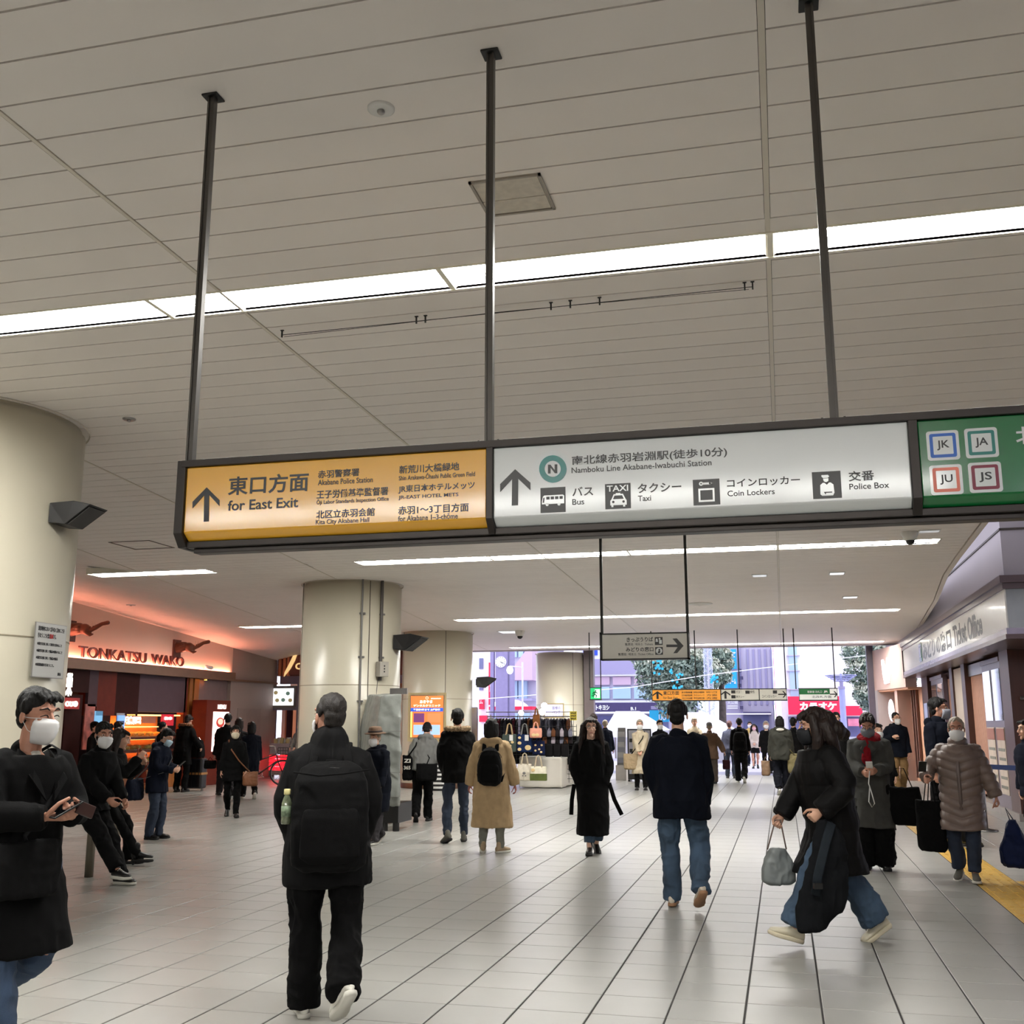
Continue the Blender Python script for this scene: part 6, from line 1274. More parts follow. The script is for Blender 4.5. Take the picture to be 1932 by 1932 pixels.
a, b = fy(1183, 1375, 30.2), fy(1230, 1452, 30.2)
t = thing('information_board', 'dark framed information board behind the masked woman in the beige coat', 'board', ((a[0] + b[0]) / 2, 30.2, 0))
MB().box(a[0], b[0], 30.2, 30.26, .05, a[2]).build('frame', M_black, t); MB().box(a[0] + .04, b[0] - .03, 30.19, 30.2, .2, a[2] - .04).build('sheet', mat('sheet_grey', (.70, .70, .74), .5), t)
for k in range(3): MB().box(a[0] + .06, a[0] + .16, 30.18, 30.19, .5 + k * .28, .6 + k * .28).build('dark_block', M_black, t)
for s in (a[0] + .05, b[0] - .05): MB().box(s - .03, s + .03, 30.05, 30.42, 0, .05).build('foot', M_black, t)
# rail seat at the left
rs = thing('rail_seat', 'steel leaning rail on round posts under the seated pair', 'rail', (-6.9, 10.1, 0))
for x_, y_ in ((-7.08, 10.13), (-7.78, 11.6)): MB().tube([(x_, y_, 0), (x_, y_, .70)], .045, 16).build('post', mat('brushed_post', (.50, .47, .42), .35, metal=.8), rs, smooth=True)
MB().limb([(-6.83, 9.6, .70), (-7.98, 12.0, .70)], .05, 14).build('top_rail', _M['brushed_post'], rs, smooth=True)
# ------------------------------------------------------------------ outside: plaza, tents, buildings, trees
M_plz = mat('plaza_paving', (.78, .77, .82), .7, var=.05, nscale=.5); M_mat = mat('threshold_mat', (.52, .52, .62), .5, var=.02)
tag(MB().box(-80, 60, 35.0, 150, -.3, -.01).build('plaza', M_plz), kind='structure')
tag(MB().box(-9, 2.6, 33.7, 37.0, -.02, -.004).build('threshold', M_mat), kind='structure')
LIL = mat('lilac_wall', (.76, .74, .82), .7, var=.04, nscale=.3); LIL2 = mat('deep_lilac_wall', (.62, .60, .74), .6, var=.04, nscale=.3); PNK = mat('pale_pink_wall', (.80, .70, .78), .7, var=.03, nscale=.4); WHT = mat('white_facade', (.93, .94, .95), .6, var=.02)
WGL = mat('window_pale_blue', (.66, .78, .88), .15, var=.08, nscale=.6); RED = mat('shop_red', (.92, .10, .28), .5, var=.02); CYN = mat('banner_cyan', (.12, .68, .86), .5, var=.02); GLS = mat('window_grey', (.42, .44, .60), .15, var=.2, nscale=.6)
def bx3(name, px0, px1, py0, py1, Y, d, m, par, ground=False):
    a, b = fy(px0, py0, Y), fy(px1, py1, Y); return MB().box(a[0], b[0], Y, Y + d, 0 if ground else b[2], a[2]).build(name, m, par)
def LX(txt, px0, px1, py0, py1, Y, m, par, b=.02, d=.03): p, q = fy(px0, py0, Y), fy(px1, py1, Y); return lettering(txt, p[0], q[0], q[2], p[2], Y, m, par, b, d)
tag(MB().box(-12, 5.5, 33.4, 37.6, 4.78, 4.95).build('shade_slab', M_lilac), kind='structure')  # unseen slab, added to keep sky light off the far column
# drugstore block behind the left tent
Y = 62; bl = thing('shop_building', 'lilac shop block with horizontal bands and a dark script name board', 'building', (fy(1180, 1366, Y)[0], Y, 0))
bx3('wall', 1085, 1300, 1150, 1400, Y + .3, 8, LIL, bl, True); bx3('white_band', 1085, 1300, 1226, 1243, Y, .5, WHT, bl); bx3('blue_sign', 1100, 1127, 1215, 1236, Y - .1, .3, mat('blue_box', (.15, .3, .8), .5), bl); bx3('lilac_band', 1085, 1300, 1244, 1270, Y - .2, .5, LIL2, bl)
for a_, b_ in ((1098, 1112), (1120, 1150), (1156, 1190), (1196, 1240)):
    w_ = bx3('window', a_, b_, 1277, 1292, Y + .1, .3, PNK, bl); g_ = bx3('window', a_, b_, 1296, 1318, Y + .1, .3, WGL, bl)
bx3('ledge', 1085, 1300, 1270, 1274, Y - .1, .4, WHT, bl); bx3('name_board', 1085, 1262, 1326, 1343, Y - .6, .6, mat('name_board_plum', (.24, .20, .38), .5), bl); bx3('awning', 1085, 1262, 1343, 1346, Y - 1.2, 1.4, WHT, bl); bx3('ledge', 1085, 1262, 1322, 1326, Y - .4, .6, WHT, bl)
LX('マツモトキヨシ', 1102, 1150, 1330, 1340, Y - .62, WHT, bl, .04); bx3('shop_interior', 1090, 1262, 1350, 1388, Y + .2, .2, GLS, bl); LX('B.1', 1190, 1200, 1334, 1340, Y - .62, WHT, bl)
# glass corner building and clock tower, left
Y = 58; gb = thing('glass_corner_building', 'pale corner building with balcony and tall windows left of the far column', 'building', (fy(985, 1366, Y)[0], Y, 0))
bx3('wall', 950, 1012, 1140, 1400, Y + .5, 8, LIL, gb, True)
for k in range(4): bx3('window', 960 + k * 9, 967 + k * 9, 1283, 1318, Y + .3, .3, WGL, gb)
for k in range(3): bx3('window', 966 + k * 12, 975 + k * 12, 1205, 1240, Y + .3, .3, WGL, gb)
q = MB(); a, b, c = fy(950, 1283, Y - 1), fy(1004, 1246, Y - 1), fy(1004, 1283, Y - 1); q.prism([(a[0], a[2]), (c[0], c[2]), (b[0], b[2] + 1)], Y - 1, Y + .5, 'y'); q.build('gable_canopy', PNK, gb)
bx3('balcony', 958, 1004, 1318, 1322, Y - .8, 1.2, LIL2, gb)
Y = 46; ck = thing('clock_tower', 'lilac clock tower with a round white clock face', 'clock tower', (fy(946, 1366, Y)[0], Y, 0))
a, b = fy(935, 1300, Y), fy(958, 1300, Y); MB().box(a[0], b[0], Y, Y + 1, 0, 12).build('shaft', mat('tower_lilac', (.55, .52, .68), .6), ck)
for pz in (928, 966): p = fy(pz, 1300, Y)[0]; MB().box(p - .08, p + .08, Y, Y + .2, 0, 12).build('post', _M['tower_lilac'], ck)
c = fy(945.5, 1249, Y); r_ = .245; MB().lathe((0, 0), [(0, 0), (r_, 0), (r_, .08), (0, .1)], 32).xf(Matrix.Translation((c[0], Y - .0, c[2])) @ Matrix.Rotation(PI / 2, 4, 'X')).build('clock_face', WHT, ck)
for k in range(12): a_ = PI * k / 6; MB().box(-.008, .008, -.13, -.115, r_ * .75, r_ * .92).xf(Matrix.Translation((c[0], Y, c[2])) @ Matrix.Rotation(a_, 4, 'Y')).build('hour_mark', S_ink, ck)
for a_, l_, w_ in ((math.radians(122), .13, .016), (math.radians(128) - .3, .2, .010)): MB().box(-w_ / 2, w_ / 2, -.14, -.125, -.02, l_).xf(Matrix.Translation((c[0], Y, c[2])) @ Matrix.Rotation(a_, 4, 'Y')).build('hand', S_ink, ck)
Y = 64; wb_ = thing('white_side_building', 'white building with red signs at the far left of the exit', 'building', (fy(912, 1366, Y)[0], Y, 0))
bx3('wall', 880, 932, 1120, 1400, Y, 6, WHT, wb_, True); bx3('window', 904, 911, 1242, 1262, Y - .1, .2, GLS, wb_); bx3('window', 904, 911, 1292, 1302, Y - .1, .2, GLS, wb_); bx3('red_banner', 922, 932, 1250, 1330, Y - .8, .2, RED, wb_); LX('カラコ', 924, 930, 1290, 1306, Y - .82, WHT, wb_)
bx3('red_sign', 904, 912, 1319, 1338, Y - .3, .3, RED, wb_); LX('ム', 905, 911, 1321, 1328, Y - .32, WHT, wb_); bx3('red_sign', 904, 918, 1350, 1362, Y - .3, .3, RED, wb_)
# station kiosk with a striped dome
Y = 50; kd = thing('domed_kiosk', 'low kiosk with a white domed roof and red edge behind the racks', 'kiosk', (fy(960, 1366, Y)[0], Y, 0))
c = fy(950, 1336, Y); MB().ell((c[0], Y + 1, c[2] - .1), (1.05, .9, .55), 24, 12).build('dome_roof', WHT, kd, smooth=True); bx3('red_edge', 922, 1004, 1333, 1339, Y - .2, 2.2, RED, kd); bx3('body', 922, 1004, 1339, 1385, Y, 2, LIL, kd, True); bx3('window', 930, 960, 1345, 1362, Y - .05, .1, WGL, kd); bx3('window', 968, 1000, 1345, 1362, Y - .05, .1, WGL, kd)
# tents
def tent(pxl, pxr, pxtl, pxtr, pyt, pye, Y, label, dpt=3.):
    a, b = fy(pxl, pye, Y), fy(pxr, pye, Y); tl, tr = fy(pxtl, pyt, Y + dpt / 2), fy(pxtr, pyt, Y + dpt / 2); t = thing('event_tent', label, 'tent', ((a[0] + b[0]) / 2, Y, 0))
    TW = mat('tent_white', (.95, .95, .95), .6, var=.01); ze = a[2]; zt_ = tl[2]
    MB().add([(a[0],Y,ze),(b[0],Y,ze),(b[0],Y+dpt,ze),(a[0],Y+dpt,ze),(tl[0],Y+dpt*.42,zt_),(tr[0],Y+dpt*.42,zt_),(tr[0],Y+dpt*.58,zt_),(tl[0],Y+dpt*.58,zt_)], [(0,3,2,1),(4,5,6,7),(0,1,5,4),(1,2,6,5),(2,3,7,6),(3,0,4,7)]).build('roof', TW, t)
    MB().box(a[0], b[0], Y - .01, Y + .01, ze - .3, ze).build('valance', TW, t); MB().box(a[0], b[0], Y + dpt - .02, Y + dpt, 0, ze).build('back_wall', TW, t)
    for x_ in (a[0] + .03, b[0] - .03):
        for y_ in (Y + .03, Y + dpt - .03): MB().box(x_ - .025, x_ + .025, y_ - .025, y_ + .025, 0, ze).build('tent_leg', M_steel, t)
tent(1140, 1252, 1163, 1206, 1342, 1378, 47, 'left white event tent outside the exit'); tent(1262, 1408, 1296, 1330, 1344, 1390, 45, 'right white event tent behind the crowd', 3.5)
tc = thing('cyan_shop_sign', 'cyan shop board between the two white tents', 'sign', fy(1245, 1370, 55)); bx3('board', 1225, 1262, 1340, 1362, 55, .3, CYN, tc); bx3('post', 1242, 1244, 1362, 1390, 55.1, .1, M_steel, tc, True); LX('UO', 1243, 1257, 1348, 1359, 54.98, WHT, tc); bx3('board_upper', 1228, 1260, 1332, 1338, 55, .3, LIL2, tc)
# centre building with stairs and cyan banner
Y = 66; cb = thing('lilac_tower_block', 'tall lilac block with outside stairs and cyan banners', 'building', (fy(1425, 1366, Y)[0], Y, 0))
bx3('wall', 1360, 1462, 1100, 1400, Y + .5, 8, LIL, cb, True); bx3('recess', 1392, 1404, 1180, 1400, Y + .3, .4, LIL2, cb, True)
bx3('cyan_banner', 1373, 1390, 1225, 1262, Y - .5, .4, CYN, cb); bx3('cyan_banner', 1366, 1391, 1268, 1298, Y - .6, .4, CYN, cb); LX('収', 1377, 1389, 1230, 1240, Y - .55, WHT, cb, .04); LX('リフォーム', 1368, 1389, 1281, 1291, Y - .65, WHT, cb, .04)
for k in range(6): bx3('stair_flight', 1393 + (k % 2) * 3, 1399 + (k % 2) * 3, 1262 + k * 14, 1268 + k * 14, Y - .1, .3, mat('stair_dark', (.30, .28, .42), .6), cb)
for k in range(5): bx3('wall_seam', 1412 + k * 11, 1412.7 + k * 11, 1225, 1330, Y + .42, .1, LIL2, cb)
bx3('shop_awning', 1402, 1454, 1343, 1349, Y - 1.5, 2, mat('stair_dark', (.3, .28, .42)), cb); bx3('shop_interior', 1402, 1452, 1350, 1388, Y + .2, .3, GLS, cb); bx3('white_rail', 1362, 1455, 1346, 1348, Y - 2, .1, WHT, cb)
LX('大公開', 1372, 1392, 1321, 1329, Y - .1, WHT, cb, .02); bx3('white_band', 1372, 1392, 1331, 1333, Y - .2, .2, WHT, cb); bx3('white_band', 1372, 1392, 1335, 1337, Y - .2, .2, WHT, cb)
Y = 64; pk_ = thing('pink_banner_building', 'bright white building with a tall pink banner and a long red karaoke board', 'building', (fy(1530, 1366, Y)[0], Y, 0))
bx3('wall', 1462, 1700, 1090, 1400, Y + .3, 8, WHT, pk_, True); MP = mat('banner_pink', (.93, .42, .62), .5); bx3('pink_banner', 1456, 1465, 1190, 1352, Y - .6, .3, MP, pk_); LX('ノ', 1457, 1464, 1226, 1232, Y - .62, WHT, pk_)
bx3('glass_strip', 1485, 1508, 1180, 1320, Y + .1, .3, WGL, pk_)
for z_ in (1236, 1265, 1300): bx3('glass_band', 1484, 1509, z_, z_ + 1.2, Y, .3, LIL, pk_)
bx3('red_board', 1486, 1592, 1314, 1348, Y - .9, .5, RED, pk_); bx3('red_board', 1592, 1628, 1332, 1350, Y - .9, .5, RED, pk_); LX('カラオケ', 1508, 1579, 1325, 1340, Y - .92, WHT, pk_, .06, .05); bx3('shop_interior', 1487, 1640, 1352, 1390, Y + .1, .3, GLS, pk_); bx3('goods_shelf', 1600, 1650, 1356, 1370, Y - 1, .5, mat('goods_pink', (.85, .5, .6), .6, var=.3, nscale=2), pk_)
# lamp post
Y = 44; lp = thing('street_lamp', 'wide lilac lamp post with a slatted umbrella top beside the right tree', 'street lamp', (fy(1588, 1366, Y)[0], Y, 0)); c0_, c1b = fy(1582, 1300, Y), fy(1594, 1300, Y); x_ = (c0_[0] + c1b[0]) / 2; r_ = (c1b[0] - c0_[0]) / 2
MB().lathe((x_, Y), [(r_, 0), (r_ * .95, c0_[2])], 20).build('shaft', mat('lamp_lilac', (.62, .64, .82), .5), lp, smooth=True); MB().lathe((x_, Y), [(r_ * 1.1, c0_[2]), (r_ * 1.1, c0_[2] + .1), (r_ * .6, c0_[2] + .1), (r_ * .6, c0_[2] + .3)], 20).build('neck', LIL2, lp)
for k in range(4): rr_ = .26 + .10 * k; z_ = c0_[2] + .30 + .07 * k; MB().lathe((x_, Y), [(rr_ - .03, z_), (rr_ + .04, z_), (rr_ + .04, z_ + .03), (rr_ - .03, z_ + .03)], 24).build('top_ring', _M['lamp_lilac'], lp)
MB().tube([(x_, Y, c0_[2]), (x_, Y, c0_[2] + .6)], .04, 8).build('finial', _M['lamp_lilac'], lp)
for k in range(6): a_ = PI * k / 3; MB().tube([(x_ + .15 * math.cos(a_), Y + .15 * math.sin(a_), c0_[2] + .28), (x_ + .6 * math.cos(a_), Y + .6 * math.sin(a_), c0_[2] + .54)], .014, 4).build('spoke', _M['lamp_lilac'], lp)
# trees
LEAF = [mat('leaf_grey_green', (.55, .62, .55), .6, var=.4, nscale=3), mat('leaf_top_lit', (.76, .78, .70), .6, var=.3, nscale=3), mat('leaf_dark', (.30, .38, .34), .6, var=.3, nscale=3)]
def tree(label, cx, cz, rx, rz, Y, n, seed, trunk_x=None, clumps=26, leaf=.14):
    rs_ = np.random.RandomState(seed); t = thing('tree', label, 'tree', (trunk_x or cx, Y, 0))
    cc = rs_.normal(size=(clumps, 3)); cc /= np.linalg.norm(cc, axis=1)[:, None]; cc *= (rs_.rand(clumps, 1) ** .35) * .72; cc = cc * [rx, rx * .8, rz] + [cx, Y, cz]; cr_ = (.26 + .16 * rs_.rand(clumps)) * min(rx, rz)
    m = MB(); idx = rs_.randint(clumps, size=n); d = rs_.normal(size=(n, 3)); d /= np.linalg.norm(d, axis=1)[:, None]; p = cc[idx] + d * cr_[idx][:, None] * (rs_.rand(n, 1) ** .25)
    a_ = rs_.normal(size=(n, 3)); a_ /= np.linalg.norm(a_, axis=1)[:, None]; b_ = np.cross(a_, d); b_ /= np.linalg.norm(b_, axis=1)[:, None] + 1e-6; s_ = leaf * (.7 + .6 * rs_.rand(n, 1))
    v = np.stack([p - a_ * s_, p + b_ * s_ * .55, p + a_ * s_, p - b_ * s_ * .55], 1).reshape(-1, 3); me = bpy.data.meshes.new('foliage'); me.from_pydata((v - np.array(t.location)).tolist(), [], [(4 * i, 4 * i + 1, 4 * i + 2, 4 * i + 3) for i in range(n)])
    for q in LEAF: me.materials.append(q)
    hl_ = (d[:, 2] > .25); mi = np.where(hl_, 1, np.where(rs_.rand(n) < .35, 2, 0)); me.polygons.foreach_set('material_index', mi.astype(np.int32))  # upper side of each clump gets paler leaves: top light put into the colour
    o = bpy.data.objects.new('foliage', me); COL.objects.link(o); o.parent = t; tag(o, kind='stuff')
    tk_ = MB(); tx = trunk_x or cx; tk_.tube([(tx, Y, 0), (tx + .05, Y, cz * .5), (cx, Y, cz)], [.22, .17, .08], 10)
    for k in range(7): q = cc[k]; tk_.tube([(tx + .05, Y, cz * (.45 + .04 * k)), ((tx + q[0]) / 2, (Y + q[1]) / 2, (cz + q[2]) / 2 - .1), q], [.09, .06, .03], 6)
    tk_.build('trunk', mat('bark', (.30, .27, .25), .9, var=.3), t, smooth=True)
    return t
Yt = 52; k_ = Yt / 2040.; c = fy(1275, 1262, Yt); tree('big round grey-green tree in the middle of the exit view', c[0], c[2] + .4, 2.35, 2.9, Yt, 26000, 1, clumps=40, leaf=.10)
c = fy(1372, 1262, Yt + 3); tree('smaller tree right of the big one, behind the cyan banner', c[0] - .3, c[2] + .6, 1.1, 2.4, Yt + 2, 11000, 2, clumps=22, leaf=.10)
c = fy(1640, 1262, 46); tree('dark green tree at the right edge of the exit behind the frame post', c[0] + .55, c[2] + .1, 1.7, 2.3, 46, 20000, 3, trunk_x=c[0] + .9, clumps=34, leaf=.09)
# illumination cone and wires
Y = 50; il = thing('light_decoration', 'wire winged light decoration with a twinkling column below the tree', 'decoration', (fy(1333, 1366, Y)[0], Y, 0)); LW_ = mat('led_white', (.80, .84, .95), .4)
c = fy(1333, 1333, Y); w_ = MB()
for s in (-1, 1):
    for k in range(7): w_.tube([(c[0], Y, c[2] - .25), (c[0] + s * (.15 + .06 * k), Y, c[2] - .25 + .05 * k), (c[0] + s * (.42 - .01 * k), Y, c[2] + .35 - .08 * k)], .010, 4)
w_.build('wings', LW_, il); w_ = MB(); c0_, rs_ = fy(1336, 1262, Y), np.random.RandomState(6)
for k in range(22): a_ = 2 * PI * k / 22; w_.tube([(c0_[0] + .22 * math.cos(a_), Y + .2 * math.sin(a_), 1.9), (c0_[0] + .16 * math.cos(a_ + .2), Y + .15 * math.sin(a_ + .2), 6.6)], .007, 4)
w_.build('light_strings', LW_, il); MB().tube([(c0_[0], Y, 0), (c0_[0], Y, 6.6)], .05, 8).build('pole', LIL, il)
bb_ = MB()
for k in range(260): a_ = rs_.rand() * 6.3; bb_.ell((c0_[0] + .22 * math.cos(a_), Y + .2 * math.sin(a_), 2 + 4.5 * rs_.rand()), (.016, .016, .022), 5, 3)
tag(bb_.build('tiny_bulbs', WHT, il), kind='stuff')
cw = fy(1190, 1297, 45), fy(1330, 1274, 45); tag(MB().tube([cw[0] - np.array([8, 0, .55]), cw[0], cw[1], cw[1] + np.array([8, 0, .9])], .018, 5).build('overhead_cable', WHT), 'pale cable strung across in front of the big tree', 'cable')
Y = 51; 
for i, (px_, py_, r_, lb) in enumerate(((1240, 1262, .28, 'upper left'), (1275, 1283, .35, 'middle'), (1347, 1281, .22, 'right'))):
    c = fy(px_, py_, Y - 2.3); t = thing('hanging_ornament', lb + ' cyan paper ornament hung in the big tree', 'ornament', c); rs_ = np.random.RandomState(i)
    m = MB()
    for k in range(14): p = c + (rs_.rand(3) - .5) * [r_ * 1.6, .3, r_ * 2.4]; m.add([p, p + [.09, 0, .03], p + [.07, .05, .13], p + [-.03, .03, .10]], [(0, 1, 2, 3)])
    m.build('paper_strips', CYN, t)
# black street lamp pole and sign left of far column
Y = 40; sp2 = thing('street_pole', 'thin pale street pole with globe lamps left of the far column', 'pole', (fy(986, 1366, Y)[0], Y, 0)); x_ = fy(986, 1366, Y)[0]
MB().tube([(x_, Y, 0), (x_, Y, 3.9)], .035, 8).build('pole', WHT, sp2); MB().ell((x_ - .5, Y, 3.6), (.13, .13, .16), 12, 8).build('globe', emit('globe_glow', (1, 1, .95), 3), sp2, smooth=True); MB().tube([(x_, Y, 3.7), (x_ - .5, Y, 3.75)], .02, 6).build('arm', WHT, sp2)
# ------------------------------------------------------------------ the crowd
def at(px, Y, py=1450): p = fy(px, py, Y); return (p[0], Y)
def FC(l, off=0): return math.degrees(math.atan2(-l[1], -l[0])) - 90 + off      # faces the viewer; + turns towards the picture's right
def FA(l, off=0): return math.degrees(math.atan2(l[1], l[0])) - 90 + off       # faces away; + turns towards the picture's left
def walk(side=1, st=.24, lift=.07, fp=38):
    a, b = (-.085, st * .8, 0), (.085, -st, lift)
    return dict(fl=a, fr=b, footp=(0, fp)) if side > 0 else dict(fl=(-.085, -st, lift), fr=(.085, st * .8, 0), footp=(fp, 0))
ARMS = dict(hl=(-.25, .06, .80), hr=(.25, .06, .80))
POCK = dict(hl=(-.14, .06, .92), hr=(.14, .06, .92), elbow=((-1, -.6, 0), (1, -.6, 0)), curl=(50, 50))
PHONE = dict(hl=(-.07, .30, 1.12), hr=(.08, .30, 1.10), elbow=((-.6, -.6, -.8), (.6, -.6, -.8)), curl=(70, 70))
sneak = lambda m=SHW, s=SOLE: dict(m=m, sole=s, kind='sneaker')
def crossbag(J, label, m, c, size, side=1, sm=None, front=True, cat='bag', name='shoulder_bag', diag=True, long=1.):
    """bag with a strap over the opposite shoulder (side=1: bag at the right hip)"""
    nk, rt, fw, up, ch = J['neck'], J['rt'], J['fw'], J['up'], J['chest']; c = V(*c)
    t, g, X = handbag(J, label, m, c, size, cat, (), 0, name=name, vox=.010 if J['q'] > .008 else .008)
    s = -side if diag else side; top = nk + rt * s * .12 + up * .035; T = .165
    h = V(0, 0, size[2] / 2)
    fr = [c + h * .8 + fw * .02, ch + rt * (side * .10 if diag else s * .14) + fw * T - up * .16, ch + rt * s * .06 + fw * (T - .0) + up * .06, top + fw * .07 - up * .02, top]
    bk = [top, top - fw * .09 - up * .04, ch + rt * s * .05 - fw * T + up * .06, ch + rt * (side * .12 if diag else s * .14) - fw * T - up * .14, c + h * .8 - fw * .03]
    if not diag: fr = [c + h * .8 + fw * .05, nk + rt * s * .15 + fw * .15 - up * .16, nk + rt * s * .145 + up * .03]; bk = [fr[-1], nk + rt * s * .15 - fw * .15 - up * .16, c + h * .8 - fw * .06]
    MB().tube(fr + bk[1:], [(.013, .004)] * (len(fr) + len(bk) - 1), 6, flat=rt).xf(X).build('strap', sm or m, t, True, True)
    return t

# --- near left: man with mask in black overcoat
l = at(50, 4.6); J = person('smiling masked man in long black overcoat at the left edge with a phone', l, FC(l, 34), h=1.74, lean=3, head=(8, 6), fl=(-.1, -.30, .22), fr=(.1, .12, 0), footp=(50, 0),
    hl=(-.04, .33, 1.17), hr=(.10, .31, 1.17), elbow=((-.9, -.5, -.9), (.9, -.5, -.9)), curl=(52, 60), palm=((.2, -.4, .9), (-.2, -.5, .85)), wide=1.08,
    coat=dict(hem=.52, m=CBLK, collar='lapel', t=.035, sl=.072, flare=.02, shirt=CWHITE, fold=.012), legs=dict(m=JEAN, r=(.10, .078, .072)), shoes=dict(m=SHB), hair=('short', HAIRB), mask=MASKW, skin=SKINB, face='smile', q=.0065)
smartphone(J, 'dark phone case held in the fingers of the masked man in the overcoat', (.055, .42, 1.205), 75, 62)
t, X = carried('wallet', 'brown leather wallet in the other hand of the masked man in the overcoat', 'wallet', J, (-.035, .44, 1.20))
MB().box(-.03, .03, -.008, .008, -.05, .05).xf(X @ Matrix.Translation((-.035, .44, 1.20)) @ Matrix.Rotation(1.2, 4, 'Y')).build('cover', mat('wallet_brown', (.20, .11, .09), .4), t, False, True, bevel=.004)
crossbag(J, 'wide black messenger bag at the waist of the masked man in the overcoat', CBLK2, (.12, .22, .93), (.38, .12, .26), 1)
# --- near: man with backpack
l = at(622, 5.70); J = person('man in black hooded jacket and black trousers seen from behind, white shoes', l, FA(l, 2), h=1.735, lean=2, head=(0, 26), fl=(-.10, .10, 0), fr=(.10, -.30, .14), footp=(0, 42), footy=(-4, -22), wide=1.16, hl=(-.15, .06, .92), hr=(.15, .06, .92), elbow=((-1, -.35, 0), (1, -.35, 0)), curl=(60, 60),
    coat=dict(hem=.72, m=CBLK2, collar='highhood', t=.04, sl=.078, bulk=1.05, fold=.014), legs=dict(m=CBLK, r=(.105, .085, .088), hem=.05), shoes=sneak(), hair=('crop', mat('short_brown_black_hair', (.11, .085, .07), .6, var=.4, nscale=90, bump=.4, bscale=200)), mask=MASKW, skin=SKINB, q=.0065)
t, g, X = backpack(J, 'big black rectangular backpack of the man with white shoes', CBLK, (.42, .58, .20), vox=.007, out=.045)
MB().tube([g(-.205, -.06, .235), g(-.07, -.115, .215), g(.06, -.115, .225), g(.205, -.06, .245)], .006, 6).xf(X).build('lid_seam', CBLK2, t, True, True)
bt, X = carried('drink_bottle', 'small plastic tea bottle with cream cap in the side pocket of the big backpack', 'bottle', J, g(-.235, 0, .02))
m = MB(); 
def lat(c, pr): 
    m = MB(); R = np.column_stack([J['rt'], J['fw'], J['up']]); n = 16
    m.loft([[c + R @ V(r * math.cos(u), r * math.sin(u), z) for u in np.linspace(0, 2 * PI, n, endpoint=False)] for r, z in pr]); return m
c = g(-.235, .0, .02)
lat(c, ((.024, -.06), (.028, -.05), (.028, .05), (.020, .075), (.014, .09), (.014, .10))).xf(X).build('bottle_body', mat('tea_bottle', (.42, .45, .36), .1, var=.5, nscale=40, coat=.5), bt, True, True)
lat(c, ((.0265, -.02), (.0290, -.019), (.0290, .035), (.0265, .036))).xf(X).build('bottle_label', mat('bottle_label', (.45, .52, .42), .5, var=.5, nscale=60), bt, True, True)
lat(c, ((.017, .095), (.018, .10), (.018, .122), (.015, .126))).xf(X).build('cap', mat('cap_cream', (.82, .78, .55), .4), bt, True, True)
# --- leaning pair on the rail
l = (-6.86, 9.72); J = person('young man in black perched on the steel rail, white mask, black canvas sneakers', l, -98, h=1.70, lean=14, head=(8, -28), hipz=.84, fl=(-.09, .42, 0), fr=(.10, .62, 0), footy=(-4, 10), hl=(-.10, .38, .86), hr=(.12, .36, .88), curl=(40, 40),
    coat=dict(hem=.74, m=CBLK, t=.045, sl=.075, collar='stand', fold=.016), legs=dict(m=CBLK, r=(.105, .085, .078), hem=.10), shoes=sneak(SHB, SOLE), hair=('short', HAIRB), mask=MASKW, skin=SKINB, q=.009)
l = (-7.56, 11.0); J = person('woman with long brown hair in black jacket perched beside the young man, high-heeled boots', l, -72, h=1.62, lean=12, head=(10, 18), hipz=.84, fl=(-.09, .32, 0), fr=(.09, .52, .0), hl=(-.08, .40, 1.22), hr=(.12, .42, 1.30), elbow=((-.3, -.5, -1), (.4, -.5, -1)), curl=(60, 60),
    coat=dict(hem=.78, m=CBLK2, t=.04, sl=.072, collar='stand', fold=.016), legs=dict(m=CBLK, r=(.088, .062, .05)), shoes=dict(m=SHB, kind='heel'), hair=('long', HAIRBR, .34), q=.010)
# --- boy with phone
l = at(298, 13.6); J = person('short person in navy jacket and jeans looking down at a phone, pale blue mask', l, FC(l, 62), h=1.52, lean=6, head=(30, 0), **PHONE, coat=dict(hem=.74, m=CNAVY, t=.035, sl=.07, collar='hood', fold=.014), legs=dict(m=JEAND, r=(.095, .075, .068)), shoes=dict(m=SHB), hair=('short', HAIRB), mask=mat('mask_blue', (.68, .78, .84), .7), q=.010, fl=(-.1, .03, 0), fr=(.1, -.03, 0))
smartphone(J, 'phone in the hands of the short person in the navy jacket', (.0, .41, 1.19), 0, 50); crossbag(J, 'large slouchy dark navy sling bag behind the short person with the phone', CNAVY, (.27, -.24, .80), (.42, .20, .34), 1, CGREY, diag=True)
# --- people at the food shop
l = at(166, 20.3); l = (l[0] + .1, l[1]); J = person('person in black cap queueing at the food shop, mostly hidden behind the perched pair', l, FC(l, 60), h=1.60, **ARMS, coat=dict(hem=.7, m=CBLK), legs=dict(m=CBLK), shoes=dict(), hair=('short', HAIRB), q=.018)
t, X = carried('cap', 'black baseball cap on the head of the person queueing at the shop', 'cap', J, J['hcx'](0, 0, .06)); c = MB(); c.ell(J['hcx'](0, -.02, .075), (.092, .112, .078), 14, 8, J['HR']); c.limb([J['hcx'](0, .08, .075), J['hcx'](0, .16, .062)], [(.075, .01), (.06, .008)], 10, flat=J['HR'] @ V(1, 0, 0)); bput('cap', skinmesh(c.xf(X), 'cap', CBLK, .012, 1), t)
l = at(212, 20.8); J = person('man with black backpack and grey hood eating in front of the food shop', l, FC(l, 95), h=1.62, lean=5, head=(10, 20), hl=(-.05, .28, 1.32), hr=(.08, .28, 1.34), elbow=((-.5, -.4, -1), (.5, -.4, -1)), coat=dict(hem=.78, m=CGREY, collar='hood', t=.035), legs=dict(m=CBLK), shoes=dict(), hair=('short', HAIRB), q=.015)
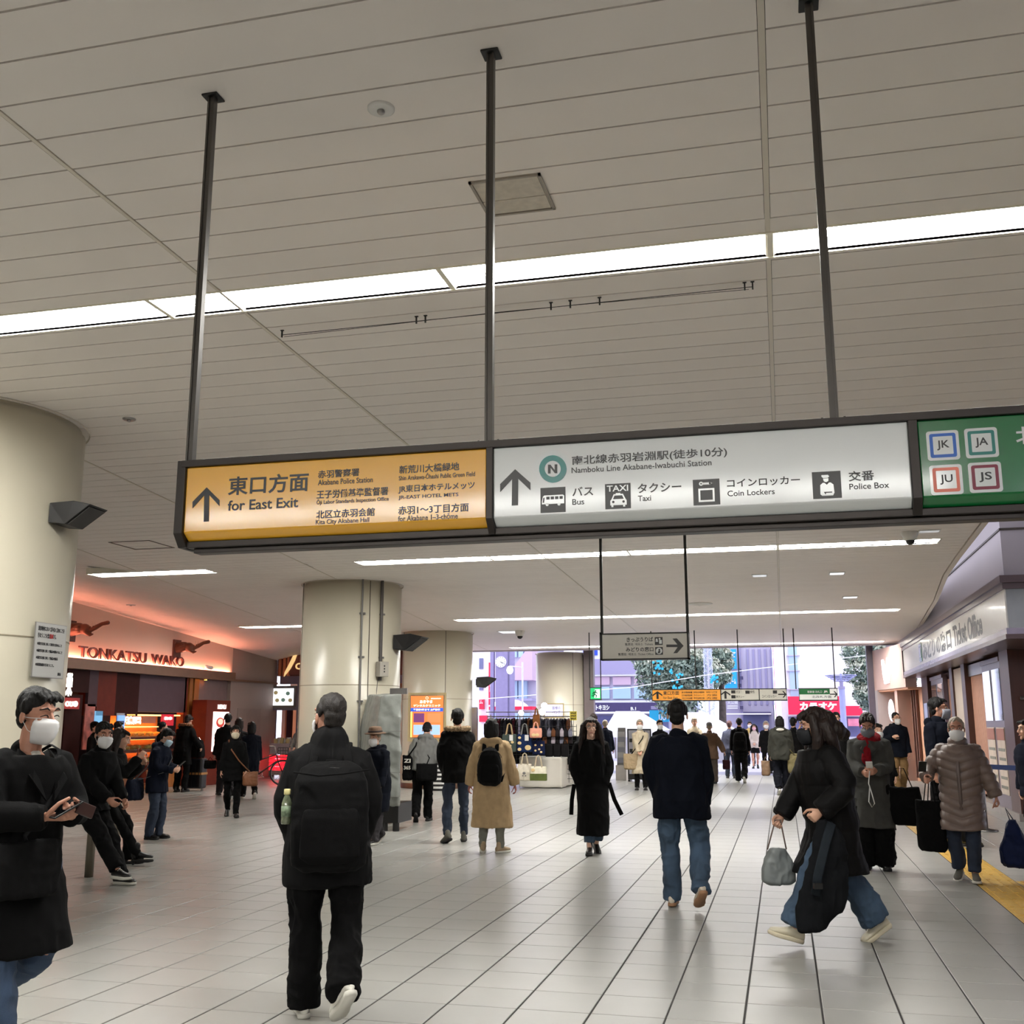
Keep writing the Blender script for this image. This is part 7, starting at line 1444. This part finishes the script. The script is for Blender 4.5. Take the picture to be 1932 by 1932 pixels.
backpack(J, 'small black backpack of the man with the grey hood', CBLK, (.30, .42, .16), vox=.014, out=.02)
l = at(303, 22.3); J = person('person with dark hair bun facing the glowing food case', l, FC(l, 125), h=1.61, head=(0, -15), **ARMS, coat=dict(hem=.62, m=CBLK, t=.03), legs=dict(m=CBLK), shoes=dict(), hair=('bun', HAIRB), q=.016, face=False); crossbag(J, 'black crossbody pouch with a pale strap worn before the food case', CBLK, (.2, .05, .9), (.24, .1, .18), 1, CBEIGE)
l = at(342, 22.9); J = person('tall person in long black coat with brown fur hood bending over the counter', l, FC(l, 150), h=1.80, lean=12, head=(25, -10), hl=(-.22, .25, .85), hr=(.34, .18, 1.02), coat=dict(hem=.62, m=CBLK, collar='furhood', t=.05, sl=.075, fur=mat('fur_brown', (.42, .28, .18), .95, var=.3, nscale=60)), legs=dict(m=CBLK), shoes=dict(m=SHB), hair=('short', HAIRBR), q=.013, face=False)
su = thing('suitcase', 'tall black suitcase with a tan luggage belt and chrome corners beside the counter', 'suitcase', (*at(369, 23.4), 0)); sx, sy = at(369, 23.4)
MB().box(sx - .24, sx + .24, sy - .14, sy + .14, .06, .76).build('shell', mat('suitcase_black', (.07, .07, .09), .3, var=.1), su, bevel=.04); MB().box(sx - .245, sx + .245, sy - .145, sy + .145, .38, .43).build('luggage_belt', mat('belt_tan', (.70, .50, .28), .6), su)
for k in range(5): MB().box(sx - .2 + k * .09, sx - .18 + k * .09, sy - .148, sy - .138, .1, .72).build('rib', M_black, su)
for dx in (-.2, .2): MB().lathe((sx + dx, sy), [(0, 0), (.03, 0), (.03, .06), (0, .06)], 10).build('wheel', M_steel, su); MB().tube([(sx + dx * .4, sy + .12, .7), (sx + dx * .4, sy + .12, 1.08)], .01, 6).build('pull_rod', M_steel, su)
t = thing('travel_bag', 'soft black bag strapped upright on top of the suitcase', 'bag', (sx, sy, .77)); b = MB(); b.loft([[(sx + .19 * k * math.copysign(abs(math.cos(u)) ** .5, math.cos(u)), sy + .13 * k * math.copysign(abs(math.sin(u)) ** .5, math.sin(u)), z) for u in np.linspace(0, 2 * PI, 18, endpoint=False)] for z, k in ((.77, .9), (.82, 1), (1.05, .95), (1.17, .7), (1.2, .4))]); me = skinmesh(b, 'bag_body', CBLK, .012, 2, folds(.012, 9, 2)); me.transform(Matrix.Translation(-t.location)); bput('bag_body', me, t); MB().tube([(sx - .1, sy, 1.16), (sx - .05, sy, 1.24), (sx + .05, sy, 1.24), (sx + .1, sy, 1.16)], .01, 6).build('grip', M_steel, t)
# --- walking group in black
l = at(425, 21.9); J = person('tall man in black coat walking away past the menu pillar', l, FA(l, 6), h=1.80, **walk(1), **ARMS, coat=dict(hem=.78, m=CBLK2, t=.045, sl=.075), legs=dict(m=CGREEN if False else cloth('charcoal_trousers', (.16, .15, .16)), r=(.1, .08, .072)), shoes=dict(m=SHB), hair=('crop', HAIRB), q=.013, face=False); handbag(J, 'small black handbag in the hand of the tall man walking away', CBLK, (-.32, .05, .68), (.26, .12, .18), handles=[[(-.38, .05, .76), (-.33, .05, .84), (-.27, .05, .76)]], vox=.012)
l = at(447, 22.3); J = person('woman with smooth dark hair walking behind the woman with the brown bag', l, FA(l, 0), h=1.70, **walk(-1), **ARMS, coat=dict(hem=.6, m=CBLK), legs=dict(m=CBLK), shoes=dict(m=SHB), hair=('bob', HAIRBR), q=.015, face=False)
l = at(471, 21.2); J = person('woman in black coat with hair tied low, right of the black-clad walking group', l, FA(l, 14), h=1.61, **walk(1), **ARMS, coat=dict(hem=.62, m=CDNAVY, t=.045, sl=.075), legs=dict(m=CBLK), shoes=sneak(SHB), hair=('bob', HAIRB), q=.013, face=False)
l = at(441, 17.1); J = person('woman in black hooded coat and cream mask walking towards the viewer', l, FC(l, 0), h=1.54, **walk(1, .2), hl=(-.25, .08, .84), hr=(.25, .02, .8), coat=dict(hem=.70, m=CBLK, t=.04, sl=.07, collar='hood'), legs=dict(m=CBLK, r=(.09, .065, .055)), shoes=dict(m=SHB, kind='boot'), hair=('bob', HAIRB), mask=mat('mask_cream', (.84, .80, .70), .7), q=.010)
crossbag(J, 'tan leather bag of the woman in black hooded coat', mat('tan_leather', (.50, .31, .19), .5, var=.1), (-.33, .10, .74), (.30, .13, .28), -1, mat('tan_leather', ()) if False else _M['tan_leather'])
# --- old person with brown hat
l = at(714, 13.8); J = person('elderly person in brown bucket hat and dark puffy coat walking with a cane', l, FC(l, -38), h=1.50, lean=10, head=(4, 8), **walk(1, .2, .05), hl=(-.20, .20, .90), hr=(.10, .32, .95), curl=(60, 60), coat=dict(hem=.50, m=CDNAVY, t=.06, sl=.085, collar='hood', quilt=.11, qa=.006), legs=dict(m=cloth('grey_slacks', (.24, .23, .24)), r=(.09, .075, .07)), shoes=sneak(SHB, SOLE), hair=('short', HAIRG), mask=MASKW, q=.009)
t, X = carried('bucket_hat', 'brown felt bucket hat with a dark band on the elderly person', 'hat', J, J['hcx'](0, 0, .05)); HB = mat('hat_brown', (.40, .30, .22), .8, var=.15, nscale=30); R = J['HR']; hx = J['hcx']
c = MB(); c.loft([[hx(r * math.cos(u), -.012 + r * 1.12 * math.sin(u), z) for u in np.linspace(0, 2 * PI, 28, endpoint=False)] for z, r in ((.055, .094), (.058, .145), (.066, .148), (.080, .10), (.125, .090), (.152, .080), (.158, .05))]); c.xf(X).build('hat_body', HB, t, True, True)
c = MB(); c.loft([[hx(r * math.cos(u), -.012 + r * 1.12 * math.sin(u), z) for u in np.linspace(0, 2 * PI, 28, endpoint=False)] for z, r in ((.078, .098), (.080, .102), (.104, .098), (.106, .094))]); c.xf(X).build('hat_band', mat('hat_band', (.18, .13, .11), .7), t, True, True)
t, X = carried('walking_cane', 'thin cane in the hand of the elderly person', 'cane', J, (.12, .36, 0)); MB().tube([(.11, .45, 0.0), (.12, .40, .86)], .009, 6).xf(X).build('shaft', M_steel, t, True, True); MB().tube([(.12, .46, .87), (.12, .40, .89), (.12, .33, .87)], .014, 8).xf(X).build('handle', M_black, t, True, True); MB().tube([(.11, .451, 0), (.111, .448, .04)], .014, 8).xf(X).build('tip', M_black, t, True, True)
# --- grey hoodie, fur hood, tan coat
l = at(798, 17.0); J = person('person in grey hooded sweatshirt and black trousers bending the head down', l, FA(l, -8), h=1.62, lean=10, side=4, head=(35, 0), **walk(-1, .2), **POCK, coat=dict(hem=.90, m=CGREY, t=.05, sl=.08, collar='hood', fold=.018), legs=dict(m=CBLK, r=(.095, .08, .075)), shoes=dict(m=SHB), hair=('short', HAIRB), q=.010, face=False)
crossbag(J, 'long black shoulder bag with white marks on the left side of the grey sweatshirt', CBLK, (-.27, -.02, .95), (.20, .16, .44), -1, diag=False); t = crossbag(J, 'round black pouch worn at the back below the grey sweatshirt', CBLK, (.10, -.23, .88), (.38, .14, .30), 1)
o = [ch for ch in COL.objects if ch.name.startswith('shoulder_bag') and 'white marks' in ch.get('label', '')][0]
for s, z_ in (('ZI', .06), ('365', -.05)):
    me, a = text_mesh(s, SHW, .03); lo, hi = a.min(0), a.max(0); b = np.zeros_like(a); b[:, 0] = (a[:, 0] - lo[0]) / (hi[0] - lo[0]) * .11 - .055; b[:, 2] = .22 + z_ + (a[:, 1] - lo[1]) / (hi[1] - lo[1]) * .06; b[:, 1] = -.098 - a[:, 2] * .006; me.vertices.foreach_set('co', b.ravel()); me.update(); part('white_mark', me, o)
sx, sy = at(826, 24.95); st = thing('striped_tote', 'black and white striped bag standing on the floor right of the grey sweatshirt', 'bag', (sx, sy, 0))
for k in range(16): MB().loft([[(sx + (.24 - .003 * k) * math.cos(u), sy + .14 * math.sin(u), k * .05 + zz) for u in np.linspace(0, 2 * PI, 16, endpoint=False)] for zz in (0, .05)]).build('stripe', M_white if k % 2 else M_black, st)
MB().tube([(sx - .1, sy, .78), (sx - .06, sy, .98), (sx + .04, sy, .98), (sx + .1, sy, .78)], .010, 6).build('handle', M_black, st)
l = at(862, 14.2); J = person('young man in black parka with beige fur hood and slim dark jeans, from behind', l, FA(l, 4), h=1.77, **POCK, fl=(-.13, -.10, .02), fr=(.11, .12, 0), footp=(20, 0), footy=(-24, 6), coat=dict(hem=.80, m=CBLK, t=.055, sl=.082, collar='furhood', bulk=1.02, fold=.016, fur=mat('fur_beige', (.56, .47, .36), .95, var=.35, nscale=60, bump=1., bscale=80)), legs=dict(m=JEAND, r=(.088, .062, .054), hem=.10), shoes=dict(m=SHG, sole=SOLEB), hair=('short', HAIRB), q=.009, face=False)
l = at(927, 13.2); J = person('woman in tan trench coat with bobbed black hair and grey leggings, from behind', l, FA(l, -4), h=1.63, wide=1.12, fl=(-.11, .02, 0), fr=(.13, -.04, .0), footy=(-6, 40), hl=(-.30, .06, .90), hr=(.36, .06, .76), elbow=((-1, -.4, 0), (1, -.4, 0)), coat=dict(hem=.34, m=CTAN, t=.045, sl=.082, flare=.05, collar='hood', fold=.016, cuff=.8), legs=dict(m=cloth('grey_leggings', (.50, .50, .46)), r=(.08, .056, .045), hem=.07), shoes=dict(m=cloth('beige_canvas', (.68, .60, .50)), sole=SOLE), hair=('bob', HAIRB), skin=mat('skin_ruddy', (.70, .44, .40), .5), q=.009, face=False)
backpack(J, 'round-topped black backpack on the tan trench coat', CBLK, (.34, .50, .18), round_=True, out=.03)
# --- woman in long black coat with glasses
l = at(1116, 13.4); J = person('woman with long dark hair and glasses in an ankle-long black coat', l, FC(l, 4), h=1.645, head=(0, 0), fl=(-.06, -.12, .03), fr=(.05, .14, 0), footp=(25, 0), hl=(-.15, .05, .92), hr=(.15, .05, .92), elbow=((-1, -.6, 0), (1, -.6, 0)), curl=(60, 60), coat=dict(hem=.25, m=CBLK, t=.035, sl=.085, flare=.045, collar='crew', fold=.014), legs=dict(m=JEANM, r=(.09, .07, .07), hem=.16), shoes=dict(m=SHB, kind='boot'), hair=('longfront', HAIRBR, .36), glasses=M_black, skin=mat('skin_light', (.88, .71, .62), .5), q=.008)
for nm, pts in (('belt_end', [(-.24, .05, .90), (-.27, .0, .70), (-.28, -.02, .50)]), ('belt_end', [(.23, .06, .92), (.30, .02, .70), (.40, -.02, .50)])):
    # the picture's right is the figure's left
    MB().tube([(-p[0], p[1], p[2]) for p in pts], [(.028, .005)] * 3, 6, flat=(1, 0, 0)).xf(Matrix.Scale(J['s'], 4)).build(nm, CBLK, J['root'], True, True)
# --- middle distance behind her
l = at(1121, 24.2); person('tall man in dark navy coat directly behind the woman with glasses', l, FA(l, 0), h=1.80, **ARMS, **walk(1), coat=dict(hem=.7, m=CDNAVY), legs=dict(m=CBLK), shoes=dict(m=SHB), hair=('crop', HAIRBR), q=.014, face=False)
l = at(1143, 31); person('man in blue-navy jacket walking out of the exit left of the leaflet rack', l, FA(l, 0), h=1.68, **ARMS, **walk(-1), coat=dict(hem=.85, m=CNAVY, t=.04), legs=dict(m=JEAND), shoes=dict(m=SHB), hair=('crop', HAIRG), q=.016, face=False)
l = at(1209, 26.3); J = person('person in long beige coat and white mask with clasped hands before the information board', l, FC(l, 0), h=1.67, hl=(-.03, .26, .96), hr=(.05, .25, .94), elbow=((-1, -.3, -.3), (1, -.3, -.3)), curl=(60, 60), coat=dict(hem=.42, m=CBEIGE, t=.035, flare=.03, collar='stand'), legs=dict(m=CBLK, r=(.08, .06, .055)), shoes=dict(m=SHB, kind='boot'), hair=('short', HAIRG), mask=MASKW, q=.012)
crossbag(J, 'big slouchy beige bag on a dark strap of the person with clasped hands', mat('bag_beige', (.58, .50, .38), .7, var=.08), (.25, .12, .72), (.38, .16, .40), 1, CBLK)
l = at(1247, 28.2); person('dark-haired person in black with white mask left of the man in the navy jacket', l, FC(l, 10), h=1.67, **ARMS, coat=dict(hem=.7, m=CBLK), legs=dict(m=CBLK), shoes=dict(m=SHB), hair=('short', HAIRB), mask=MASKW, q=.015)
# --- man in navy jacket and jeans
l = at(1281, 9.62); J = person('man in loose navy jacket and blue jeans walking away in the middle', l, FA(l, -3), h=1.775, fl=(-.10, .18, 0), fr=(.16, -.16, .12), footp=(0, 35), footy=(2, -16), wide=1.12, hl=(-.16, .08, .93), hr=(.18, .06, .90), elbow=((-1, -.5, 0), (1, -.5, 0)), curl=(60, 60), coat=dict(hem=.77, m=CDNAVY, t=.05, sl=.085, collar='lapel', bulk=1.04, fold=.018), legs=dict(m=JEANM, r=(.10, .082, .078), hem=.05), shoes=sneak(mat('sneaker_cream', (.76, .72, .66), .6), SOLEG), hair=('short', HAIRB), q=.008, face=False)
# --- crowd at the exit
l = at(1313, 31.6); J = person('grey-haired person in light patterned coat with a dark strap, near the tents', l, FC(l, 10), h=1.74, **ARMS, coat=dict(hem=.6, m=CBEIGE), legs=dict(m=CBLK), shoes=dict(m=SHB), hair=('short', HAIRG), q=.018); crossbag(J, 'dark bag on a diagonal strap over the light patterned coat', CBLK, (.25, .0, .85), (.28, .1, .2), 1)
l = at(1341, 29.6); J = person('stout person in brown coat, wide trousers and grey cap, arm swung out', l, FA(l, -6), h=1.60, wide=1.1, hl=(-.26, .05, .85), hr=(.42, -.02, .92), coat=dict(hem=.72, m=CBROWN, t=.05, sl=.085, flare=.03), legs=dict(m=mat('brown_slacks', (.27, .23, .20), .8), r=(.1, .1, .1)), shoes=dict(m=SHB), hair=('crop', HAIRG), q=.013, face=False)
t, X = carried('cap', 'pale grey cap on the stout person in the brown coat', 'cap', J, J['hcx'](0, 0, .06)); c = MB(); c.ell(J['hcx'](0, -.02, .07), (.092, .112, .08), 14, 8, J['HR']); c.limb([J['hcx'](0, .07, .07), J['hcx'](0, .15, .055)], [(.075, .01), (.06, .008)], 10, flat=J['HR'] @ V(1, 0, 0)); bput('cap', skinmesh(c.xf(X), 'cap', CGREY, .012, 1), t)
crossbag(J, 'thin black bag strap with a flat pouch on the brown coat', CBLK, (-.22, -.14, .86), (.22, .08, .18), -1)
l = at(1379, 32.6); person('person in grey-blue jacket half hidden left of the man with the black backpack', l, FA(l, 0), h=1.66, **ARMS, coat=dict(hem=.8, m=cloth('slate_cloth', (.30, .31, .38)), t=.04), legs=dict(m=JEAND), shoes=dict(m=SHB), hair=('short', mat('pink_brown_hair', (.36, .24, .25), .6)), q=.018, face=False)
l = at(1398, 30.1); J = person('man all in black with a big backpack walking out of the exit', l, FA(l, 0), h=1.73, **walk(1, .2, .08, 45), **ARMS, coat=dict(hem=.8, m=CBLK, t=.045, sl=.08), legs=dict(m=CBLK, r=(.1, .085, .08)), shoes=sneak(SHB), hair=('crop', HAIRB), q=.012, face=False)
backpack(J, 'large black backpack of the man in black at the exit', CBLK2, (.36, .50, .18), vox=.012, out=.03); handbag(J, 'small dark red handbag left of the man in black at the exit', cloth('wine_bag', (.20, .10, .12)), (-.40, .0, .50), (.20, .12, .26), handles=[[(-.46, 0, .62), (-.44, 0, .86), (-.36, 0, .86), (-.34, 0, .62)]], vox=.013)
l = at(1426, 40); J = person('girl in cream coat, black mini skirt and pink mask walking in from outside', l, FC(l, 0), h=1.57, **walk(-1, .18), hl=(-.03, .2, 1.0), hr=(.05, .2, 1.0), coat=dict(hem=.82, m=mat('cream_coat', (.78, .73, .68), .8), t=.04), legs=dict(m=SKINB, skirt=.62, sm=CBLK, r=(.07, .05, .042), hem=.10), shoes=dict(m=SHB), hair=('longfront', HAIRB, .3), mask=mat('mask_pink', (.90, .70, .74), .7), q=.016)
l = at(1418, 42.5); person('person with dark hair and yellow collar behind the girl in the cream coat', l, FC(l, 0), h=1.66, **ARMS, coat=dict(hem=.7, m=mat('mustard_cloth', (.72, .60, .34), .8)), legs=dict(m=CNAVY), shoes=dict(m=SHB), hair=('short', HAIRB), mask=MASKW, q=.02)
l = at(1449, 36.2); person('person in black suit and white mask outside, beside the girl in the cream coat', l, FC(l, 0), h=1.66, **ARMS, coat=dict(hem=.7, m=CBLK, shirt=CWHITE, collar='lapel'), legs=dict(m=CBLK), shoes=dict(m=SHB), hair=('bob', HAIRG), mask=MASKW, q=.017)
l = at(1371, 45.5); person('small child in lilac jacket walking outside the exit', l, FA(l, 0), h=.98, **ARMS, coat=dict(hem=.8, m=mat('lilac_jacket', (.72, .62, .78), .8), t=.06), legs=dict(m=CNAVY), shoes=dict(m=SHB), hair=('short', HAIRB), q=.024, face=False)
l = at(1475, 25.3); J = person('woman in dark olive jacket with cream hood lining walking towards the exit', l, FA(l, 2), h=1.74, **walk(-1, .16, .05), **ARMS, wide=1.08, coat=dict(hem=.80, m=cloth('dark_olive', (.20, .20, .18)), t=.07, sl=.09, collar='hood', fold=.02), legs=dict(m=cloth('ink_trousers', (.075, .08, .11)), r=(.1, .09, .08), hem=.12), shoes=sneak(SHB, SOLE), hair=('bob', HAIRB), q=.012, face=False)
t = thing('hood_lining', 'cream lining of the turned-back hood on the dark olive jacket', 'hood', (J['root'].location.x, J['root'].location.y, 1.4)) if False else None
c = MB(); c.ell(J['neck'] - J['fw'] * .14 + J['up'] * .01, (.09, .05, .035), 12, 8); c.xf(Matrix.Scale(J['s'], 4)).build('hood_lining', CWHITE, J['root'], True, True)
crossbag(J, 'khaki shoulder bag hanging at the right of the dark olive jacket', mat('bag_khaki', (.42, .38, .24), .7), (.30, -.10, .72), (.34, .12, .44), 1, _M['bag_khaki']); handbag(J, 'tan paper-like bag at the left of the dark olive jacket', mat('bag_tan', (.45, .35, .26), .7), (-.36, .02, .60), (.20, .12, .34), handles=[[(-.4, .02, .76), (-.36, .02, .86), (-.32, .02, .76)]], vox=.013)
l = at(1501, 27.2); person('person in black behind the woman with wind-blown hair', l, FA(l, -10), h=1.72, **ARMS, **walk(1), coat=dict(hem=.7, m=CBLK, t=.04), legs=dict(m=CBLK), shoes=sneak(SHB), hair=('short', HAIRB), q=.016, face=False)
l = at(1583, 25.6); person('man with short black hair in dark jacket looking over the wind-blown hair', l, FC(l, 0), h=1.83, **ARMS, coat=dict(hem=.7, m=CBLK2, t=.04), legs=dict(m=CBLK), shoes=dict(m=SHB), hair=('short', HAIRB), q=.014)
# --- woman with blown hair striding to the left
l = at(1562, 8.45); J = person('woman with wind-blown brown hair and black mask striding left in black down coat', l, math.degrees(YAW) + 95, h=1.71, lean=8, head=(8, -4), fl=(-.09, .38, .0), fr=(.10, -.36, .05), footp=(-16, 32), footy=(0, 0), wide=1.1, hl=(-.27, .17, 1.0), hr=(.14, .36, .90), elbow=((-.7, -1, 0), (.6, -1, .0)), curl=(75, 70),
    coat=dict(hem=.52, m=cloth('down_black', (.048, .045, .047), .6), t=.065, sl=.092, collar='highhood', quilt=.16, qa=.008, fold=.018), legs=dict(m=JEANM, r=(.115, .11, .115), hem=.11), shoes=sneak(mat('sneaker_ivory', (.80, .77, .68), .5), mat('sole_ivory', (.80, .76, .66), .6)), hair=('blown', HAIRBR), mask=MASKK, q=.007)
d = MB(); hh = V(-.27, .17, .93)
d.loft([[c_ + V(a * math.cos(u) * .4, a * math.sin(u), 0) for u in np.linspace(0, 2 * PI, 18, endpoint=False)] for c_, a in ((hh, .05), (hh + V(.0, -.04, -.15), .12), (hh + V(.0, .0, -.4), .17), (hh + V(.0, .06, -.62), .18), (hh + V(.0, .12, -.78), .11))])
t, X = carried('draped_coat', 'black garment with a wide strap draped over the hand of the striding woman', 'clothing', J, hh - V(0, 0, .76)); bput('fabric', skinmesh(d.xf(X), 'fabric', cloth('ink_cloth', (.07, .075, .085)), .010, 3, folds(.022, 9, 2, .4)), t)
MB().tube([hh + V(-.03, -.06, -.02), hh + V(-.10, .02, -.15), hh + V(-.12, .10, -.38), hh + V(-.10, .12, -.52)], [(.035, .006)] * 4, 8, flat=(0, 1, 0)).xf(X).build('wide_strap', cloth('slate_strap', (.13, .15, .17)), t, True, True)
MB().box(-.02, .02, -.03, .03, -.02, .02).xf(Matrix.Translation(hh + V(-.13, .11, -.45))).xf(X).build('buckle', M_black, t, False, True)
handbag(J, 'pale grey leather bag in front of the striding woman', mat('bag_pale_grey', (.43, .45, .45), .5, var=.05), (.10, .40, .56), (.13, .26, .27), yaw=0, handles=[[(.10, .33, .68), (.12, .36, .90), (.12, .40, .90), (.10, .48, .68)]], hm=mat('handle_taupe', (.42, .36, .33), .5), vox=.008)
handbag(J, 'beige paper bag just visible behind the striding woman', mat('paper_beige', (.56, .52, .42), .8), (.16, .02, .42), (.10, .28, .30), handles=[[(.16, -.06, .56), (.15, -.02, .85), (.15, .04, .85), (.16, .1, .56)]], vox=.009)
# --- woman with red scarf
l = at(1643, 12.75); J = person('woman in grey tweed coat, dark red scarf and grey mask looking at her phone', l, FC(l, -2), h=1.70, head=(26, -4), **PHONE, coat=dict(hem=.48, m=CTWEED, t=.045, sl=.078, flare=.02, collar='lapel', fold=.014), legs=dict(m=CBLK, r=(.11, .105, .11), hem=.05), shoes=dict(m=SHB), hair=('short', HAIRBR), mask=MASKG, skin=SKINB, q=.008)
nk, fw, rt, up = J['neck'], J['fw'], J['rt'], J['up']; s_ = MB()
s_.tube([nk + fw * (.105 * math.cos(a)) + rt * (.10 * math.sin(a)) + up * (.015 - .03 * math.cos(a)) for a in np.linspace(0, 2 * PI, 17)], [(.035, .045)] * 17, 10, False)
s_.limb([nk + fw * .12 + rt * .03, J['chest'] + fw * .175 + rt * .03, J['chest'] + fw * .20 - rt * .02 - up * .16], [(.045, .03), (.05, .02), (.045, .015)], 10); bput('scarf', skinmesh(s_.xf(Matrix.Scale(J['s'], 4)), 'scarf', CRED, .009, 2, folds(.012, 22, 1, .5)), J['root'])
smartphone(J, 'phone with a looped white strap in the hands of the woman with the red scarf', (.0, .41, 1.18), 0, 55, M_white); t, X = carried('phone_strap', 'looped white braided strap hanging from the phone', 'strap', J, (0, .40, .72)); MB().tube([(0, .40, 1.12), (.02, .40, .98), (-.01, .40, .86), (-.03, .40, .76), (0, .40, .72), (.03, .40, .78), (.01, .40, .95)], .006, 6).xf(X).build('cord', M_white, t, True, True)
handbag(J, 'large black tote on the arm of the woman with the red scarf', CBLK, (-.33, .05, .72), (.46, .16, .42), taper=.8, handles=[[(-.45, .05, .90), (-.36, .05, 1.14), (-.28, .05, 1.14), (-.22, .05, .90)]], vox=.009)
l = at(1660, 17.5); person('person with white mask half hidden behind the woman with the red scarf', l, FC(l, 20), h=1.57, **ARMS, coat=dict(hem=.6, m=CBLK), legs=dict(m=CBLK), shoes=dict(m=SHB), hair=('short', HAIRB), mask=MASKW, q=.013)
l = at(1696, 26.4); J = person('man with glasses and white mask in navy coat and khaki trousers raising a hand', l, FC(l, 8), h=1.83, head=(4, 25), **{**walk(-1, .2), 'hl': (-.25, .05, .8), 'hr': (.12, .22, 1.24)}, elbow=((-.5, -1, 0), (.9, -.3, -1)), coat=dict(hem=.80, m=CDNAVY, t=.055, sl=.085, collar='hood'), legs=dict(m=CKHAKI, r=(.1, .08, .072)), shoes=dict(m=mat('brown_leather', (.20, .11, .09), .4)), hair=('crop', HAIRB), mask=MASKW, glasses=M_black, q=.011)
handbag(J, 'brown and black bag by the khaki trousers', mat('bag_brown', (.28, .19, .15), .6), (.33, .05, .68), (.30, .14, .28), handles=[[(.25, .05, .8), (.3, .05, .93), (.38, .05, .8)]], vox=.012)
# --- puffer coat lady
l = at(1810, 12.1); J = person('elderly woman in taupe quilted down coat and white mask walking towards the viewer', l, FC(l, -4), h=1.635, head=(2, 4), fl=(-.09, .16, 0), fr=(.09, -.10, .02), footp=(0, 15), wide=1.12, hl=(-.40, .06, .80), hr=(.34, .26, 1.12), elbow=((-1, -.5, 0), (.9, -.6, -1)), curl=(60, 55), coat=dict(hem=.55, m=CPUFF, t=.055, sl=.086, collar='highhood', quilt=.088, qa=.016, slant=-.35, zip=mat('placket_taupe', (.38, .32, .30), .45), fold=.008), legs=dict(m=JEAND, r=(.1, .075, .068), hem=.11), shoes=dict(m=SHG, sole=SOLE), hair=('crop', mat('silver_hair', (.58, .53, .46), .5, var=.15, nscale=60, bump=.3, bscale=90)), mask=MASKW, skin=SKINB, q=.0075)
f = MB(); nk, fw, rt, up = J['neck'], J['fw'], J['rt'], J['up']
for a in np.linspace(-2.3, 2.3, 15): f.ell(nk + rt * .175 * math.sin(a) - fw * (.02 + .09 * math.cos(a)) + up * (-.015), (.036, .036, .034), 8, 6)
bput('fur_collar', skinmesh(f.xf(Matrix.Scale(J['s'], 4)), 'fur_collar', mat('fur_grey_lilac', (.50, .45, .46), .95, var=.4, nscale=60, bump=1., bscale=80), .008, 2, folds(.012, 50, 3, 1.)), J['root'])
handbag(J, 'navy cloth bag bulging at the bottom, carried by the woman in the quilted coat', cloth('navy_bag', (.07, .11, .24), .6), (-.50, .06, .43), (.30, .20, .50), taper=.22, handles=[[(-.52, .06, .66), (-.44, .06, .80), (-.48, .06, .66)]], vox=.008, soft=.012)
handbag(J, 'tall black shopping bag on the other arm of the woman in the quilted coat', CBLK, (.34, .04, .58), (.32, .14, .56), taper=.95, handles=[[(.24, .04, .84), (.27, .06, 1.08), (.33, .06, 1.08), (.36, .04, .84)], [(.28, .08, .84), (.30, .08, 1.08), (.36, .08, 1.08), (.40, .08, .84)]], vox=.009)
smartphone(J, 'small folded black case held up by the woman in the quilted coat', (.36, .33, 1.24), 30, 20, None, (.09, .015, .12))
# --- tall man behind her and the figure at the right edge
l = at(1779, 15.3); J = person('tall man in black with grey mask looking right behind the woman in the quilted coat', l, FC(l, 55), h=1.91, head=(0, 25), **ARMS, **walk(1, .25, .05), coat=dict(hem=.8, m=CDNAVY, t=.045, sl=.08, collar='hood'), legs=dict(m=CBLK), shoes=sneak(mat('olive_canvas', (.30, .29, .22), .8), SOLEB), hair=('short', HAIRB), mask=mat('mask_pale_grey', (.55, .56, .60), .7), skin=SKINB, q=.009)
l = at(1952, 13.9); J = person('person in dark navy jacket cut off by the right edge of the picture', l, FC(l, -60), h=1.62, lean=6, **ARMS, coat=dict(hem=.8, m=CNAVY, t=.06, sl=.09, collar='stand', quilt=.12, qa=.006), legs=dict(m=CBLK), shoes=dict(m=SHB), hair=('short', HAIRB), q=.012)
# --- shop assistant at the striped shop
l = at(563, 28.6); J = person('person in grey top standing at the red-lit cart, half hidden by the conduit pillar', l, FC(l, -40), h=1.62, hl=(-.1, .3, 1.0), hr=(.1, .3, 1.0), coat=dict(hem=.85, m=CGREY), legs=dict(m=CBEIGE), shoes=dict(m=SHB), hair=('short', HAIRG), q=.018)
